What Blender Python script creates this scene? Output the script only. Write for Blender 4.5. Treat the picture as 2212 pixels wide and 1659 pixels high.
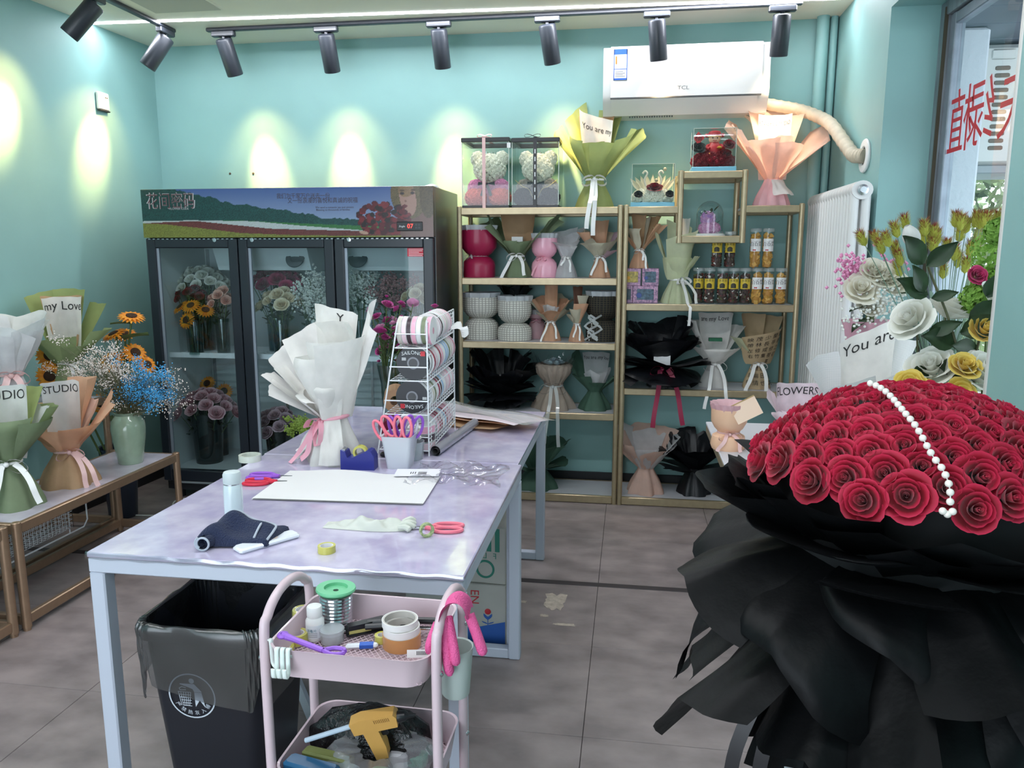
import bpy, math, random
import numpy as np
from mathutils import Vector, Matrix

sc = bpy.context.scene
COL = sc.collection
for _o in list(bpy.data.objects):
    bpy.data.objects.remove(_o)
PI = math.pi

# ------------------------------------------------------------------ camera
CAM_H, FPX, PITCH, YAW = 1.575, 1671.0, 0.16754, 0.15209
_cp, _sp, _cy, _sy = math.cos(PITCH), math.sin(PITCH), math.cos(YAW), math.sin(YAW)
_fw = Vector((-_sy * _cp, _cy * _cp, -_sp)); _rt = Vector((_cy, _sy, 0)); _up = _rt.cross(_fw)
cd = bpy.data.cameras.new('camera'); cam = bpy.data.objects.new('camera', cd); COL.objects.link(cam)
cd.sensor_fit = 'HORIZONTAL'; cd.sensor_width = 36.0; cd.lens = FPX / 2212 * 36.0; cd.clip_start = .05
cam.matrix_world = Matrix(((_rt.x, _up.x, -_fw.x, 0), (_rt.y, _up.y, -_fw.y, 0), (_rt.z, _up.z, -_fw.z, CAM_H), (0, 0, 0, 1)))
sc.camera = cam

# ------------------------------------------------------------------ world and exposure
w = bpy.data.worlds.new('world'); sc.world = w; w.use_nodes = True
bg = w.node_tree.nodes['Background']; bg.inputs[0].default_value = (.80, .90, 1.0, 1); bg.inputs[1].default_value = 4.2
sc.view_settings.view_transform = 'Standard'; sc.view_settings.look = 'None'
sc.view_settings.exposure = 0.22; sc.view_settings.gamma = 1.0
try: sc.view_settings.use_curve_mapping = False
except Exception: pass
SPOT_W, LED_W = 85.0, 32.0

# ------------------------------------------------------------------ measuring helpers (a line of sight met with a real plane)
def _ray(x, y): return _fw + _rt * ((x - 1106) / FPX) - _up * ((y - 829.5) / FPX)
def at(x, y, Y):
    d = _ray(x, y); k = Y / d.y; return Vector((d.x * k, Y, CAM_H + d.z * k))
def atz(x, y, z):
    d = _ray(x, y); k = (z - CAM_H) / d.z; return Vector((d.x * k, d.y * k, z))
def atx(x, y, X):
    d = _ray(x, y); k = X / d.x; return Vector((X, d.y * k, CAM_H + d.z * k))

# ------------------------------------------------------------------ materials
def lin(c):
    r = []
    for v in c[:3]:
        v = v / 255.0
        r.append(v / 12.92 if v <= .04045 else ((v + .055) / 1.055) ** 2.4)
    return tuple(r) + (1.0,)
_M = {}
def mat(name, rgb=(200, 200, 200), rough=.5, metal=0, var=0, vscale=8, bump=0, bscale=60, trans=0, transl=0, emit=0, coat=0, rgb2=None, spec=.5, attr=None, stretch=None, sheen=0):
    if name in _M: return _M[name]
    m = bpy.data.materials.new(name); m.use_nodes = True; nt = m.node_tree; N = nt.nodes; L = nt.links
    b = N['Principled BSDF']; out = N['Material Output']
    b.inputs['Base Color'].default_value = lin(rgb); b.inputs['Roughness'].default_value = rough
    b.inputs['Metallic'].default_value = metal; b.inputs['Specular IOR Level'].default_value = spec
    b.inputs['Coat Weight'].default_value = coat; b.inputs['Transmission Weight'].default_value = trans
    b.inputs['Sheen Weight'].default_value = sheen
    if emit: b.inputs['Emission Color'].default_value = lin(rgb); b.inputs['Emission Strength'].default_value = emit
    colsock = None
    if var or bump:
        g = N.new('ShaderNodeNewGeometry'); mp = N.new('ShaderNodeMapping'); L.new(g.outputs['Position'], mp.inputs[0])
        if stretch: mp.inputs['Scale'].default_value = stretch
    if var:
        n = N.new('ShaderNodeTexNoise'); n.inputs['Scale'].default_value = vscale; n.inputs['Detail'].default_value = 5
        L.new(mp.outputs[0], n.inputs['Vector'])
        r = N.new('ShaderNodeValToRGB'); L.new(n.outputs['Fac'], r.inputs[0])
        c2 = rgb2 or tuple(v * (1 - var) for v in rgb)
        r.color_ramp.elements[0].position = .32; r.color_ramp.elements[1].position = .68
        r.color_ramp.elements[0].color = lin(c2); r.color_ramp.elements[1].color = lin(rgb)
        colsock = r.outputs[0]
    if attr:
        a = N.new('ShaderNodeAttribute'); a.attribute_name = attr; colsock = a.outputs['Color']
    if colsock: L.new(colsock, b.inputs['Base Color'])
    if bump:
        n2 = N.new('ShaderNodeTexNoise'); n2.inputs['Scale'].default_value = bscale; n2.inputs['Detail'].default_value = 4
        L.new(mp.outputs[0], n2.inputs['Vector'])
        bm = N.new('ShaderNodeBump'); bm.inputs['Strength'].default_value = bump; bm.inputs['Distance'].default_value = .01
        L.new(n2.outputs['Fac'], bm.inputs['Height']); L.new(bm.outputs[0], b.inputs['Normal'])
    if transl:
        t = N.new('ShaderNodeBsdfTranslucent'); t.inputs[0].default_value = lin(rgb)
        if colsock: L.new(colsock, t.inputs[0])
        mx = N.new('ShaderNodeMixShader'); mx.inputs[0].default_value = transl
        L.new(b.outputs[0], mx.inputs[1]); L.new(t.outputs[0], mx.inputs[2]); L.new(mx.outputs[0], out.inputs[0])
    m.diffuse_color = lin(rgb); _M[name] = m; return m
def clear(name, rgb=(235, 245, 245), gloss=.05, rough=.02, milky=0.0, milk=(230, 235, 235), ior=1.45):
    """thin clear sheet: see-through body, fresnel gloss, optional milky film"""
    if name in _M: return _M[name]
    m = bpy.data.materials.new(name); m.use_nodes = True; nt = m.node_tree; N = nt.nodes; L = nt.links
    N.remove(N['Principled BSDF']); out = N['Material Output']
    t = N.new('ShaderNodeBsdfTransparent'); t.inputs[0].default_value = lin(rgb)
    g = N.new('ShaderNodeBsdfGlossy'); g.inputs['Roughness'].default_value = rough
    lwt = N.new('ShaderNodeLayerWeight'); lwt.inputs[0].default_value = .5
    pw = N.new('ShaderNodeMath'); pw.operation = 'POWER'; pw.inputs[1].default_value = 4.0; L.new(lwt.outputs['Facing'], pw.inputs[0])
    f = N.new('ShaderNodeMath'); f.operation = 'MULTIPLY_ADD'; f.inputs[1].default_value = .9; f.inputs[2].default_value = gloss; L.new(pw.outputs[0], f.inputs[0])
    mx = N.new('ShaderNodeMixShader'); L.new(f.outputs[0], mx.inputs[0])
    body = t
    if milky:
        d = N.new('ShaderNodeBsdfDiffuse'); d.inputs[0].default_value = lin(milk)
        m2 = N.new('ShaderNodeMixShader'); m2.inputs[0].default_value = milky
        L.new(t.outputs[0], m2.inputs[1]); L.new(d.outputs[0], m2.inputs[2]); body = m2
    L.new(body.outputs[0], mx.inputs[1]); L.new(g.outputs[0], mx.inputs[2]); L.new(mx.outputs[0], out.inputs[0])
    _M[name] = m; return m
def paper(name, rgb, tl=.3, rough=.6, var=.06, bump=.15, **k): return mat(name, rgb, rough=rough, var=var, vscale=14, bump=bump, bscale=45, transl=tl, spec=.3, **k)

# ------------------------------------------------------------------ mesh builder
class MB:
    def __init__(s): s.v = []; s.f = []; s.c = None
    def add(s, vs, fs):
        o = len(s.v); s.v += [tuple(p) for p in vs]; s.f += [tuple(i + o for i in f) for f in fs]; return s
    def box(s, x0, x1, y0, y1, z0, z1, b=0):
        if b <= 0:
            v = [(x, y, z) for z in (z0, z1) for y in (y0, y1) for x in (x0, x1)]
            return s.add(v, [(0, 2, 3, 1), (4, 5, 7, 6), (0, 1, 5, 4), (2, 6, 7, 3), (0, 4, 6, 2), (1, 3, 7, 5)])
        b = min(b, (x1 - x0) * .45, (y1 - y0) * .45, (z1 - z0) * .45)
        cs = [(x, y) for x, y in ((x0 + b, y0), (x1 - b, y0), (x1, y0 + b), (x1, y1 - b), (x1 - b, y1), (x0 + b, y1), (x0, y1 - b), (x0, y0 + b))]
        cx, cy = (x0 + x1) / 2, (y0 + y1) / 2
        def ring(z, k): return [(x + (k * b if x < cx else -k * b), y + (k * b if y < cy else -k * b), z) for x, y in cs]
        R = [ring(z0, .9), ring(z0 + b, 0), ring(z1 - b, 0), ring(z1, .9)]
        v = sum(R, []); f = []
        for k in range(3):
            for i in range(8): j = (i + 1) % 8; f.append((k * 8 + i, k * 8 + j, k * 8 + 8 + j, k * 8 + 8 + i))
        f.append(tuple(range(7, -1, -1))); f.append(tuple(range(24, 32)))
        return s.add(v, f)
    def lathe(s, prof, n=24, cx=0, cy=0, fn=None, cap0=True, cap1=True, z=0):
        v = []; f = []
        for k, (r, zz) in enumerate(prof):
            for i in range(n):
                a = 2 * PI * i / n; rr = fn(a, k / (len(prof) - 1), r) if fn else r
                v.append((cx + rr * math.cos(a), cy + rr * math.sin(a), z + zz))
        for k in range(len(prof) - 1):
            for i in range(n): j = (i + 1) % n; f.append((k * n + i, k * n + j, k * n + n + j, k * n + n + i))
        if cap0: f.append(tuple(range(n - 1, -1, -1)))
        if cap1: b = (len(prof) - 1) * n; f.append(tuple(range(b, b + n)))
        return s.add(v, f)
    def tube(s, pts, r, n=8, closed=False, cap=True):
        P = [Vector(p) for p in pts]; m = len(P); R = r if isinstance(r, (list, tuple)) else [r] * m
        v = []; f = []; prev = None
        for i, p in enumerate(P):
            if closed: d = P[(i + 1) % m] - P[i - 1]
            else: d = P[min(i + 1, m - 1)] - P[max(i - 1, 0)]
            if d.length < 1e-9: d = Vector((0, 0, 1))
            d.normalize()
            if prev is None:
                a = Vector((0, 0, 1)) if abs(d.z) < .9 else Vector((1, 0, 0)); u = d.cross(a).normalized()
            else:
                u = (prev - d * prev.dot(d))
                u = u.normalized() if u.length > 1e-6 else d.orthogonal().normalized()
            prev = u; q = d.cross(u)
            for k in range(n):
                a = 2 * PI * k / n; v.append(p + (u * math.cos(a) + q * math.sin(a)) * R[i])
        for i in range(m if closed else m - 1):
            j = (i + 1) % m
            for k in range(n): l = (k + 1) % n; f.append((i * n + k, i * n + l, j * n + l, j * n + k))
        if cap and not closed: f.append(tuple(range(n - 1, -1, -1))); f.append(tuple(range((m - 1) * n, m * n)))
        return s.add(v, f)
    def grid(s, fn, nu, nv, s0=-1, s1=1, t0=0, t1=1):
        v = [fn(s0 + (s1 - s0) * i / nu, t0 + (t1 - t0) * j / nv) for j in range(nv + 1) for i in range(nu + 1)]
        f = [(j * (nu + 1) + i, j * (nu + 1) + i + 1, (j + 1) * (nu + 1) + i + 1, (j + 1) * (nu + 1) + i) for j in range(nv) for i in range(nu)]
        return s.add(v, f)
    def strip(s, pts, w, up=None, n=1):
        """flat ribbon of width w along pts; up = direction across (vector or list)"""
        P = [Vector(p) for p in pts]; v = []; m = len(P)
        for i, p in enumerate(P):
            d = (P[min(i + 1, m - 1)] - P[max(i - 1, 0)]).normalized()
            a = up[i] if isinstance(up, list) else (up or Vector((0, 0, 1)))
            q = Vector(a); q = (q - d * q.dot(d))
            q = q.normalized() if q.length > 1e-6 else d.orthogonal().normalized()
            ww = w[i] if isinstance(w, list) else w
            v += [p - q * ww / 2, p + q * ww / 2]
        return s.add(v, [(2 * i, 2 * i + 2, 2 * i + 3, 2 * i + 1) for i in range(m - 1)])
    def ball(s, c, r, n=8, m=5, sz=1):
        c = Vector(c); v = [c + Vector((0, 0, -r * sz))]; f = []
        for j in range(1, m):
            ph = -PI / 2 + PI * j / m
            for i in range(n): a = 2 * PI * i / n; v.append(c + Vector((r * math.cos(ph) * math.cos(a), r * math.cos(ph) * math.sin(a), r * sz * math.sin(ph))))
        v.append(c + Vector((0, 0, r * sz))); l = len(v) - 1
        for i in range(n): j = (i + 1) % n; f.append((0, 1 + j, 1 + i)); f.append((l, 1 + (m - 2) * n + i, 1 + (m - 2) * n + j))
        for k in range(m - 2):
            for i in range(n): j = (i + 1) % n; f.append((1 + k * n + i, 1 + k * n + j, 1 + k * n + n + j, 1 + k * n + n + i))
        return s.add(v, f)
    def octa(s, c, r):
        x, y, z = c
        return s.add([(x + r, y, z), (x, y + r, z), (x - r, y, z), (x, y - r, z), (x, y, z + r), (x, y, z - r)],
                     [(0, 1, 4), (1, 2, 4), (2, 3, 4), (3, 0, 4), (1, 0, 5), (2, 1, 5), (3, 2, 5), (0, 3, 5)])
    def prism(s, poly, axis, a, b):
        """extrude a 2-D polygon along axis 'x','y','z' from a to b"""
        def p3(p, t):
            return {'x': (t, p[0], p[1]), 'y': (p[0], t, p[1]), 'z': (p[0], p[1], t)}[axis]
        n = len(poly); v = [p3(p, a) for p in poly] + [p3(p, b) for p in poly]
        f = [tuple(range(n - 1, -1, -1)), tuple(range(n, 2 * n))] + [(i, (i + 1) % n, n + (i + 1) % n, n + i) for i in range(n)]
        return s.add(v, f)
    def xf(s, M):
        s.v = [tuple(M @ Vector(p)) for p in s.v]; return s
    def mesh(s, name, m=None, smooth=True):
        me = bpy.data.meshes.new(name); me.from_pydata(s.v, [], s.f); me.update()
        if m: me.materials.append(m)
        if smooth and len(me.polygons):
            me.polygons.foreach_set('use_smooth', [True] * len(me.polygons))
            try: me.set_sharp_from_angle(angle=math.radians(38 if smooth is True else smooth))
            except Exception: pass
        return me
    def build(s, name, m, parent=None, loc=None, rot=None, smooth=True):
        o = bpy.data.objects.new(name, s.mesh(name, m, smooth)); COL.objects.link(o)
        if parent: o.parent = parent
        if loc is not None: o.location = loc
        if rot is not None: o.rotation_euler = rot
        return o
def tag(o, label=None, cat=None, group=None, kind=None):
    if label: o['label'] = label
    if cat: o['category'] = cat
    if group: o['group'] = group
    if kind: o['kind'] = kind
    return o
def thing(name, label, cat, loc=(0, 0, 0), rz=0, group=None):
    o = bpy.data.objects.new(name, None); COL.objects.link(o); o.location = loc; o.rotation_euler = (0, 0, rz); o.empty_display_size = .05
    return tag(o, label, cat, group)
def struct(name, mb, m, label=None, cat=None, smooth=False):
    o = mb.build(name, m, smooth=smooth); o['kind'] = 'structure'
    if label: o['label'] = label
    if cat: o['category'] = cat
    return o
def inst(me, name, parent=None, loc=(0, 0, 0), rot=None, scale=None):
    o = bpy.data.objects.new(name, me); COL.objects.link(o); o.parent = parent; o.location = loc
    if rot is not None:
        if isinstance(rot, Matrix): o.rotation_euler = rot.to_euler()
        else: o.rotation_euler = rot
    if scale is not None: o.scale = (scale,) * 3 if not isinstance(scale, (tuple, list)) else scale
    return o
def face_dir(n, spin=0):
    """rotation taking +z to n"""
    n = Vector(n).normalized(); q = Vector((0, 0, 1)).rotation_difference(n)
    return (q.to_matrix() @ Matrix.Rotation(spin, 3, 'Z'))

# ------------------------------------------------------------------ lettering (flat print laid on a surface)
_T = {}
def text2d(body, size=1.0, shear=0):
    k = (body, shear)
    if k not in _T:
        c = bpy.data.curves.new('lettering', 'FONT'); c.body = body; c.size = 1.0; c.align_x = 'CENTER'; c.align_y = 'CENTER'; c.shear = shear
        c.resolution_u = 3
        o = bpy.data.objects.new('lettering', c); COL.objects.link(o)
        me = bpy.data.meshes.new_from_object(o.evaluated_get(bpy.context.evaluated_depsgraph_get()))
        _T[k] = ([(p.co.x, p.co.y) for p in me.vertices], [tuple(p.vertices) for p in me.polygons])
        bpy.data.objects.remove(o); bpy.data.meshes.remove(me); bpy.data.curves.remove(c)
    v, f = _T[k]
    return [(x * size, y * size) for x, y in v], f
def lettering(body, size, fn, m, parent=None, name='lettering', sx=1.0, shear=0, width=None):
    v, f = text2d(body, 1.0, shear)
    if width:
        ext = max(p[0] for p in v) - min(p[0] for p in v); sx = width / (ext * size)
    mb = MB(); mb.add([fn(x * size * sx, y * size) for x, y in v], f)
    return mb.build(name, m, parent, smooth=False)
# ================================================================== the setting
ZC = 2.958; YB = 5.15; XR = 1.18; TZ = .78
TEAL = mat('teal_paint', (140, 182, 180), rough=.55, var=.03, vscale=3, bump=.03, bscale=180)
CEIL = mat('ceiling_paint', (232, 226, 210), rough=.7, var=.02, vscale=2)
WHITE = mat('white_plastic', (232, 233, 232), rough=.35)
GOLD = mat('champagne_metal', (178, 162, 132), rough=.34, metal=.6, var=.05, vscale=30)
BLACK = mat('black_plastic', (22, 24, 28), rough=.35)
GOLD2 = mat('rose_gold_metal', (164, 136, 112), rough=.34, metal=.6, var=.05, vscale=30)
DARK = mat('dark_trim', (30, 32, 36), rough=.5)
STEEL = mat('steel', (190, 192, 196), rough=.25, metal=1)
INK = mat('black_ink', (28, 28, 30), rough=.7)
WHITEINK = mat('white_ink', (225, 228, 230), rough=.6)
WIRE = mat('white_wire', (235, 238, 242), rough=.3)

def lw(y): return -3.27 + (y - 5.15) * .06          # face of the left wall
slab = struct('floor', MB().box(-3.75, 1.45, -1.6, 5.3, -.06, -.006), mat('grout', (70, 66, 66), rough=.9), 'grey cloudy floor tiles of the flower shop')
TILE = mat('grey_tile', (150, 138, 137), rough=.42, var=.2, vscale=5.5, rgb2=(118, 108, 108), bump=.05, bscale=30, stretch=(1, 1.5, 1))
tm = MB().box(0, .598, 0, .598, -.006, 0, .0012).mesh('tile', TILE, False)
tx0, ty0 = -.122, 2.933
for i in range(-6, 3):
    for j in range(-8, 4):
        x = tx0 + .6 * i; y = ty0 + .6 * j
        if y + .6 > 5.3 or x < -3.8: 
            if y > 5.15: continue
        if x + .6 > XR + .25: continue
        inst(tm, 'tile', slab, (x + .001, y + .001, 0))
struct('trim_1', MB().box(-3.36, XR, 3.512, 3.553, -.002, .0025, .001), mat('strip', (58, 52, 54), rough=.5), 'dark metal floor strip crossing the grey tiles')
# worn pale glue patch on a tile
rg = random.Random(5); GL = mat('glue_stain', (196, 182, 168), rough=.7, var=.15, vscale=40)
def blob(cx, cy, rx, ry, z, n=26):
    p = []
    for i in range(n):
        a = 2 * PI * i / n; k = rg.uniform(.72, 1.08); c, s_ = math.cos(a), math.sin(a)
        q = max(abs(c), abs(s_)); p.append((cx + rx * c / q * k, cy + ry * s_ / q * k, z))
    return p
for (px, py, rx, ry) in ((1198, 1300, .05, .085), (1220, 1350, .05, .012), (1175, 1330, .02, .012), (1128, 1300, .02, .012)):
    c = atz(px, py, 0); b = MB(); pts = blob(c.x, c.y, rx, ry, .0012); b.add(pts, [tuple(range(len(pts)))]); b.build('glue_stain', GL, slab, smooth=False)

struct('wall_back', MB().box(-3.6, 1.5, YB, YB + .15, 0, ZC), TEAL, 'teal back wall behind fridge and shelves')
struct('wall_left', MB().prism([(lw(YB), YB), (lw(-1.6), -1.6), (lw(-1.6) - .15, -1.6), (lw(YB) - .2, YB)], 'z', 0, ZC), TEAL, 'teal left wall with two warm light pools')
wr = MB().box(XR, 1.47, 4.12, YB + .15, 0, ZC).box(XR, 1.47, 2.76, 4.12, 2.72, ZC).box(XR, 1.47, -1.6, 2.76, 0, ZC).box(XR, 1.47, 2.76, 4.12, 0, .70)
wr = struct('wall_right', wr, TEAL, 'teal right wall with a deep window opening')
MB().box(XR - .004, XR + .012, 2.752, 2.772, .70, 2.72, .004).build('corner_bead', mat('bead', (206, 204, 200), rough=.5), wr)
struct('wall_front', MB().box(-3.8, -3.1, -1.75, -1.6, 0, ZC).box(-.3, 1.5, -1.75, -1.6, 0, ZC).box(-3.1, -.3, -1.75, -1.6, 2.55, ZC), TEAL, 'unseen teal shopfront wall behind the viewer, opening shaped for the light')  # unseen wall; its opening is narrowed so less light reaches the roses
ceil = struct('ceiling', MB().box(-3.9, 1.5, -1.75, YB + .15, ZC, ZC + .1), CEIL, 'off-white ceiling with light strip and tracks')
h = MB().box(-2.78, -2.37, 3.98, 4.436, ZC - .006, ZC + .002, .002); h.build('access_panel', mat('hatch', (186, 182, 170), rough=.7), ceil)
MB().box(-2.80, -2.35, 3.96, 4.456, ZC - .003, ZC + .002, .001).build('panel_frame', CEIL, ceil)
struct('baseboard_back', MB().box(-3.27, XR, YB - .014, YB, 0, .10, .003), DARK, 'black baseboard along the back wall')
struct('baseboard_left', MB().prism([(lw(YB), YB), (lw(-1.5), -1.5), (lw(-1.5) + .014, -1.5), (lw(YB) + .014, YB)], 'z', 0, .12), DARK, 'black baseboard along the left wall')
# small nail marks and a thin white mark above the fridge
nb = MB()
for px, py in ((497, 375), (547, 375)):
    p = at(px, py, YB); nb.lathe([(.008, 0), (.006, .004)], 10)
    nb.v[-20:] = [(p.x + a, YB - .001 - c, p.z + b) for a, b, c in nb.v[-20:]]
nb.build('nail_hole', mat('nailhole', (70, 60, 50)), bpy.data.objects['wall_back'])

# ------------------------------------------------------------------ window on the right
ALU = mat('aged_aluminium', (168, 174, 180), rough=.38, metal=.55, var=.25, vscale=25, stretch=(1, 1, .2))
ALU2 = mat('aluminium_inner', (150, 160, 172), rough=.4, metal=.4, var=.12, vscale=12)
win = struct('window_1', MB().box(1.40, 1.44, 4.05, 4.12, .70, 2.72, .004).box(1.40, 1.44, 2.76, 4.05, 2.655, 2.72, .004).box(1.40, 1.44, 2.76, 4.05, .70, .76, .004), ALU, 'aluminium framed shop window with red lettering')
MB().box(1.42, 1.465, 3.985, 4.045, .76, 2.655, .004).box(1.42, 1.465, 2.76, 3.985, 2.60, 2.65, .004).build('window_frame', ALU2, win)
MB().box(1.395, 1.41, 4.046, 4.054, .74, 2.69).build('frame_seal', mat('seal', (72, 66, 52), rough=.8), win)
MB().add([(1.434, 3.99, .76), (1.434, 2.76, .76), (1.434, 2.76, 2.61), (1.434, 3.99, 2.61)], [(0, 1, 2, 3)]).build('pane', clear('window_glass', (240, 247, 247), gloss=.03), win, smooth=False)
RED = mat('red_vinyl', (196, 22, 40), rough=.4)
for ch, px, py, hpx, wpx in (('植', 2073, 272, 118, 1), ('绿', 2118, 253, 122, 1), ('夫', 2190, 228, 135, 1)):
    c = atx(px, py, 1.431); top = atx(px, py - hpx / 2, 1.431).z; bot = atx(px, py + hpx / 2, 1.431).z; H = (top - bot) / .80
    lettering(ch, H, lambda x, y, c=c: (1.4305, c.y + x, c.z + y), RED, win, name='window_lettering', sx=.88)
# sill
struct('trim_2', MB().box(XR - .03, 1.40, 2.77, 4.11, .70, .72, .004), WHITE, 'white window sill below the flowers')

# ------------------------------------------------------------------ outside the window
struct('ground', MB().box(1.48, 14, -6, 14, -.25, -.1), mat('pavement', (190, 190, 188), rough=.8, var=.1, vscale=3), 'pale pavement outside the window')
struct('pillar', MB().box(1.49, 1.668, 4.22, 4.42, -.1, 2.64, .012), mat('rough_render', (214, 219, 226), rough=.85, bump=.6, bscale=35), 'white rough rendered pillar outside the window')
sof = struct('soffit', MB().box(1.48, 4.6, .5, 9, 2.70, 2.76), mat('soffit_back', (70, 74, 84), rough=.6), 'grey boarded canopy outside the window')
sb = MB().box(0, 3.1, 0, .285, 0, .05, .006).mesh('board', mat('soffit_board', (104, 112, 126), rough=.5, var=.08, vscale=4), False)
for i in range(24): inst(sb, 'board', sof, (1.49, 1.0 + i * .29, 2.645))
ou = thing('outdoor_air_conditioner', 'white outdoor air conditioner with slotted side panel beyond the window', 'air conditioner', (1.745, 4.52, 2.03))
OUT = mat('outdoor_white', (226, 226, 222), rough=.45)
MB().box(0, .62, 0, .34, 0, .60, .02).build('casing', OUT, ou)
for i in range(12): MB().box(.075, .150, -.004, .02, .075 + i * .036, .098 + i * .036, .005).build('slot', mat('slot', (120, 104, 92), rough=.8), ou)
MB().box(.20, .60, -.005, .02, .03, .57, .01).build('grille', mat('fin', (110, 102, 100), rough=.6, var=.3, vscale=60), ou)
MB().box(.05, .17, -.006, .01, .525, .575, .01).build('badge_plate', OUT, ou)
MB().box(-.02, .66, -.02, .36, -.045, 0, .006).build('bracket', mat('bracket_grey', (150, 156, 160), rough=.5, metal=.3), ou)
struct('wall_outside', MB().box(1.70, 8, 5.35, 5.5, 2.05, 2.64), mat('outer_wall', (150, 158, 166), rough=.8), 'grey outer wall holding the outdoor air conditioner')
def leaf_cloud(n, rx, ry, rz, size, rnd, c=(0, 0, 0)):
    b = MB()
    for _ in range(n):
        while True:
            p = Vector((rnd.uniform(-1, 1), rnd.uniform(-1, 1), rnd.uniform(-1, 1)))
            if .5 < p.length < 1: break
        p = Vector((p.x * rx + c[0], p.y * ry + c[1], p.z * rz + c[2]))
        u = Vector((rnd.uniform(-1, 1), rnd.uniform(-1, 1), rnd.uniform(-1, 1))).normalized(); q = u.orthogonal().normalized(); k = size * rnd.uniform(.6, 1.2)
        b.add([p - u * k, p + q * k * .5, p + u * k, p - q * k * .5], [(0, 1, 2, 3)])
    return b
rb = random.Random(3)
tr = thing('street_tree', 'pale green leafy tree outside the window', 'tree', (4.3, 9.2, -.1))
leaf_cloud(9000, 2.0, 1.6, 1.9, .085, rb, (0, 0, 2.0)).build('foliage', mat('street_leaf', (190, 206, 156), rough=.6, var=.4, vscale=2.5, transl=.4), tr, smooth=False)
MB().tube([(0, 0, 0), (.05, 0, .8), (0, 0, 2.0)], [.12, .1, .06]).build('trunk', mat('bark', (110, 96, 80), rough=.9), tr)

# ------------------------------------------------------------------ ceiling lights
LED = mat('led_strip', (238, 242, 255), emit=20)
for nm, y0, lab in (('led_strip', 4.60, 'bright white recessed LED strip crossing the ceiling by the tracks'), ('led_strip', 2.2, 'bright white LED strip on the ceiling above the work table'), ('led_strip', -.2, 'bright white LED strip on the ceiling behind the viewer')):  # the strip behind the viewer is unseen, added as part of the lighting
    t = thing(nm, lab, 'LED strip', (0, y0, ZC))
    if y0 > 4: 
        p0, p1 = Vector((-3.30, -.03, 0)), Vector((1.15, .17, 0))
    else: p0, p1 = Vector((lw(y0) + .02, 0, 0)), Vector((1.15, .0, 0))
    d = (p1 - p0).normalized(); q = Vector((-d.y, d.x, 0)) * .015
    b = MB(); v = [p0 - q, p1 - q, p1 + q, p0 + q]
    b.add([(a.x, a.y, z) for z in (-.004, .002) for a in v], [(3, 2, 1, 0), (4, 5, 6, 7), (0, 1, 5, 4), (1, 2, 6, 5), (2, 3, 7, 6), (3, 0, 4, 7)])
    b.build('diffuser', LED, t, smooth=False)
    a = bpy.data.lights.new('strip_lamp', 'AREA'); a.shape = 'RECTANGLE'; a.size = 4.3; a.size_y = .02; a.energy = LED_W; a.color = (.92, .95, 1)
    ao = bpy.data.objects.new('strip_lamp', a); COL.objects.link(ao); ao.parent = t; ao.location = ((p0 + p1) / 2 + Vector((0, 0, -.008))); ao.rotation_euler = (0, 0, math.atan2(d.y, d.x))

SPB = mat('spot_black', (42, 46, 54), rough=.42, coat=.1)
t = thing('light_track', 'long black lighting track on the ceiling along the back wall', 'light track', (0, 0, 0))
MB().box(-2.66, .90, 4.765, 4.80, ZC - .022, ZC, .004).build('rail', SPB, t)
t = thing('light_track', 'short black lighting track on the ceiling by the left wall', 'light track', (0, 0, 0))
MB().box(-2.895, -2.86, 2.6, 4.77, ZC - .022, ZC, .004).build('rail', SPB, t)
WARM = (1.0, .62, .22)
def spot(base, target, label, along, energy=SPOT_W, WARM=WARM):
    base = Vector(base); target = Vector(target); t = thing('track_spotlight', label, 'spotlight', base, 0, 'black track spotlights under the ceiling')
    ax = (target - base).normalized()
    b = MB()
    if along == 'x': b.box(-.075, .075, -.02, .02, -.055, -.022, .005)
    else: b.box(-.02, .02, -.075, .075, -.055, -.022, .005)
    b.build('adapter', SPB, t)
    piv = Vector((0, 0, -.075)); MB().tube([(0, 0, -.055), piv], .012, 10).build('bracket', SPB, t)
    R = face_dir(ax)
    body = MB().lathe([(.030, -.012), (.046, -.008), (.050, 0), (.050, .205), (.048, .21), (.040, .206), (.038, .17), (.0, .168)], 28, cap1=False)
    st = piv + ax * .0
    M4 = Matrix.Translation(st) @ R.to_4x4()
    body.xf(M4).build('lamp_housing', SPB, t)
    MB().lathe([(.036, .172), (.0, .171)], 20, cap1=False, cap0=False).xf(M4).build('lens', mat('spot_lens', (255, 240, 200), emit=6), t)
    l = bpy.data.lights.new('spot_lamp', 'SPOT'); l.energy = energy * 2.0; l.color = WARM; l.spot_size = math.radians(31); l.spot_blend = 1.0; l.shadow_soft_size = .03
    lo = bpy.data.objects.new('spot_lamp', l); COL.objects.link(lo); lo.parent = t; lo.location = st + ax * .2
    lo.rotation_euler = (-ax).to_track_quat('Z', 'Y').to_euler()
    l2 = bpy.data.lights.new('spill_lamp', 'SPOT'); l2.energy = energy * .24; l2.color = WARM; l2.spot_size = math.radians(76); l2.spot_blend = 1.0; l2.shadow_soft_size = .03
    l2o = bpy.data.objects.new('spill_lamp', l2); COL.objects.link(l2o); l2o.parent = t; l2o.location = lo.location; l2o.rotation_euler = lo.rotation_euler
    return t
zs = ZC - .0
spot((-2.55, 4.78, zs), (-2.47, 5.15, 2.16), 'black track spotlight above the left fridge door', 'x')
spot((-1.88, 4.78, zs), (-1.885, 5.15, 2.16), 'black track spotlight above the middle of the fridge', 'x')
spot((-1.175, 4.78, zs), (-1.16, 5.15, 2.10), 'black track spotlight above the teddy bear boxes', 'x')
spot((-.525, 4.78, zs), (-.40, 5.15, 2.05), 'black track spotlight left of the air conditioner', 'x')
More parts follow.
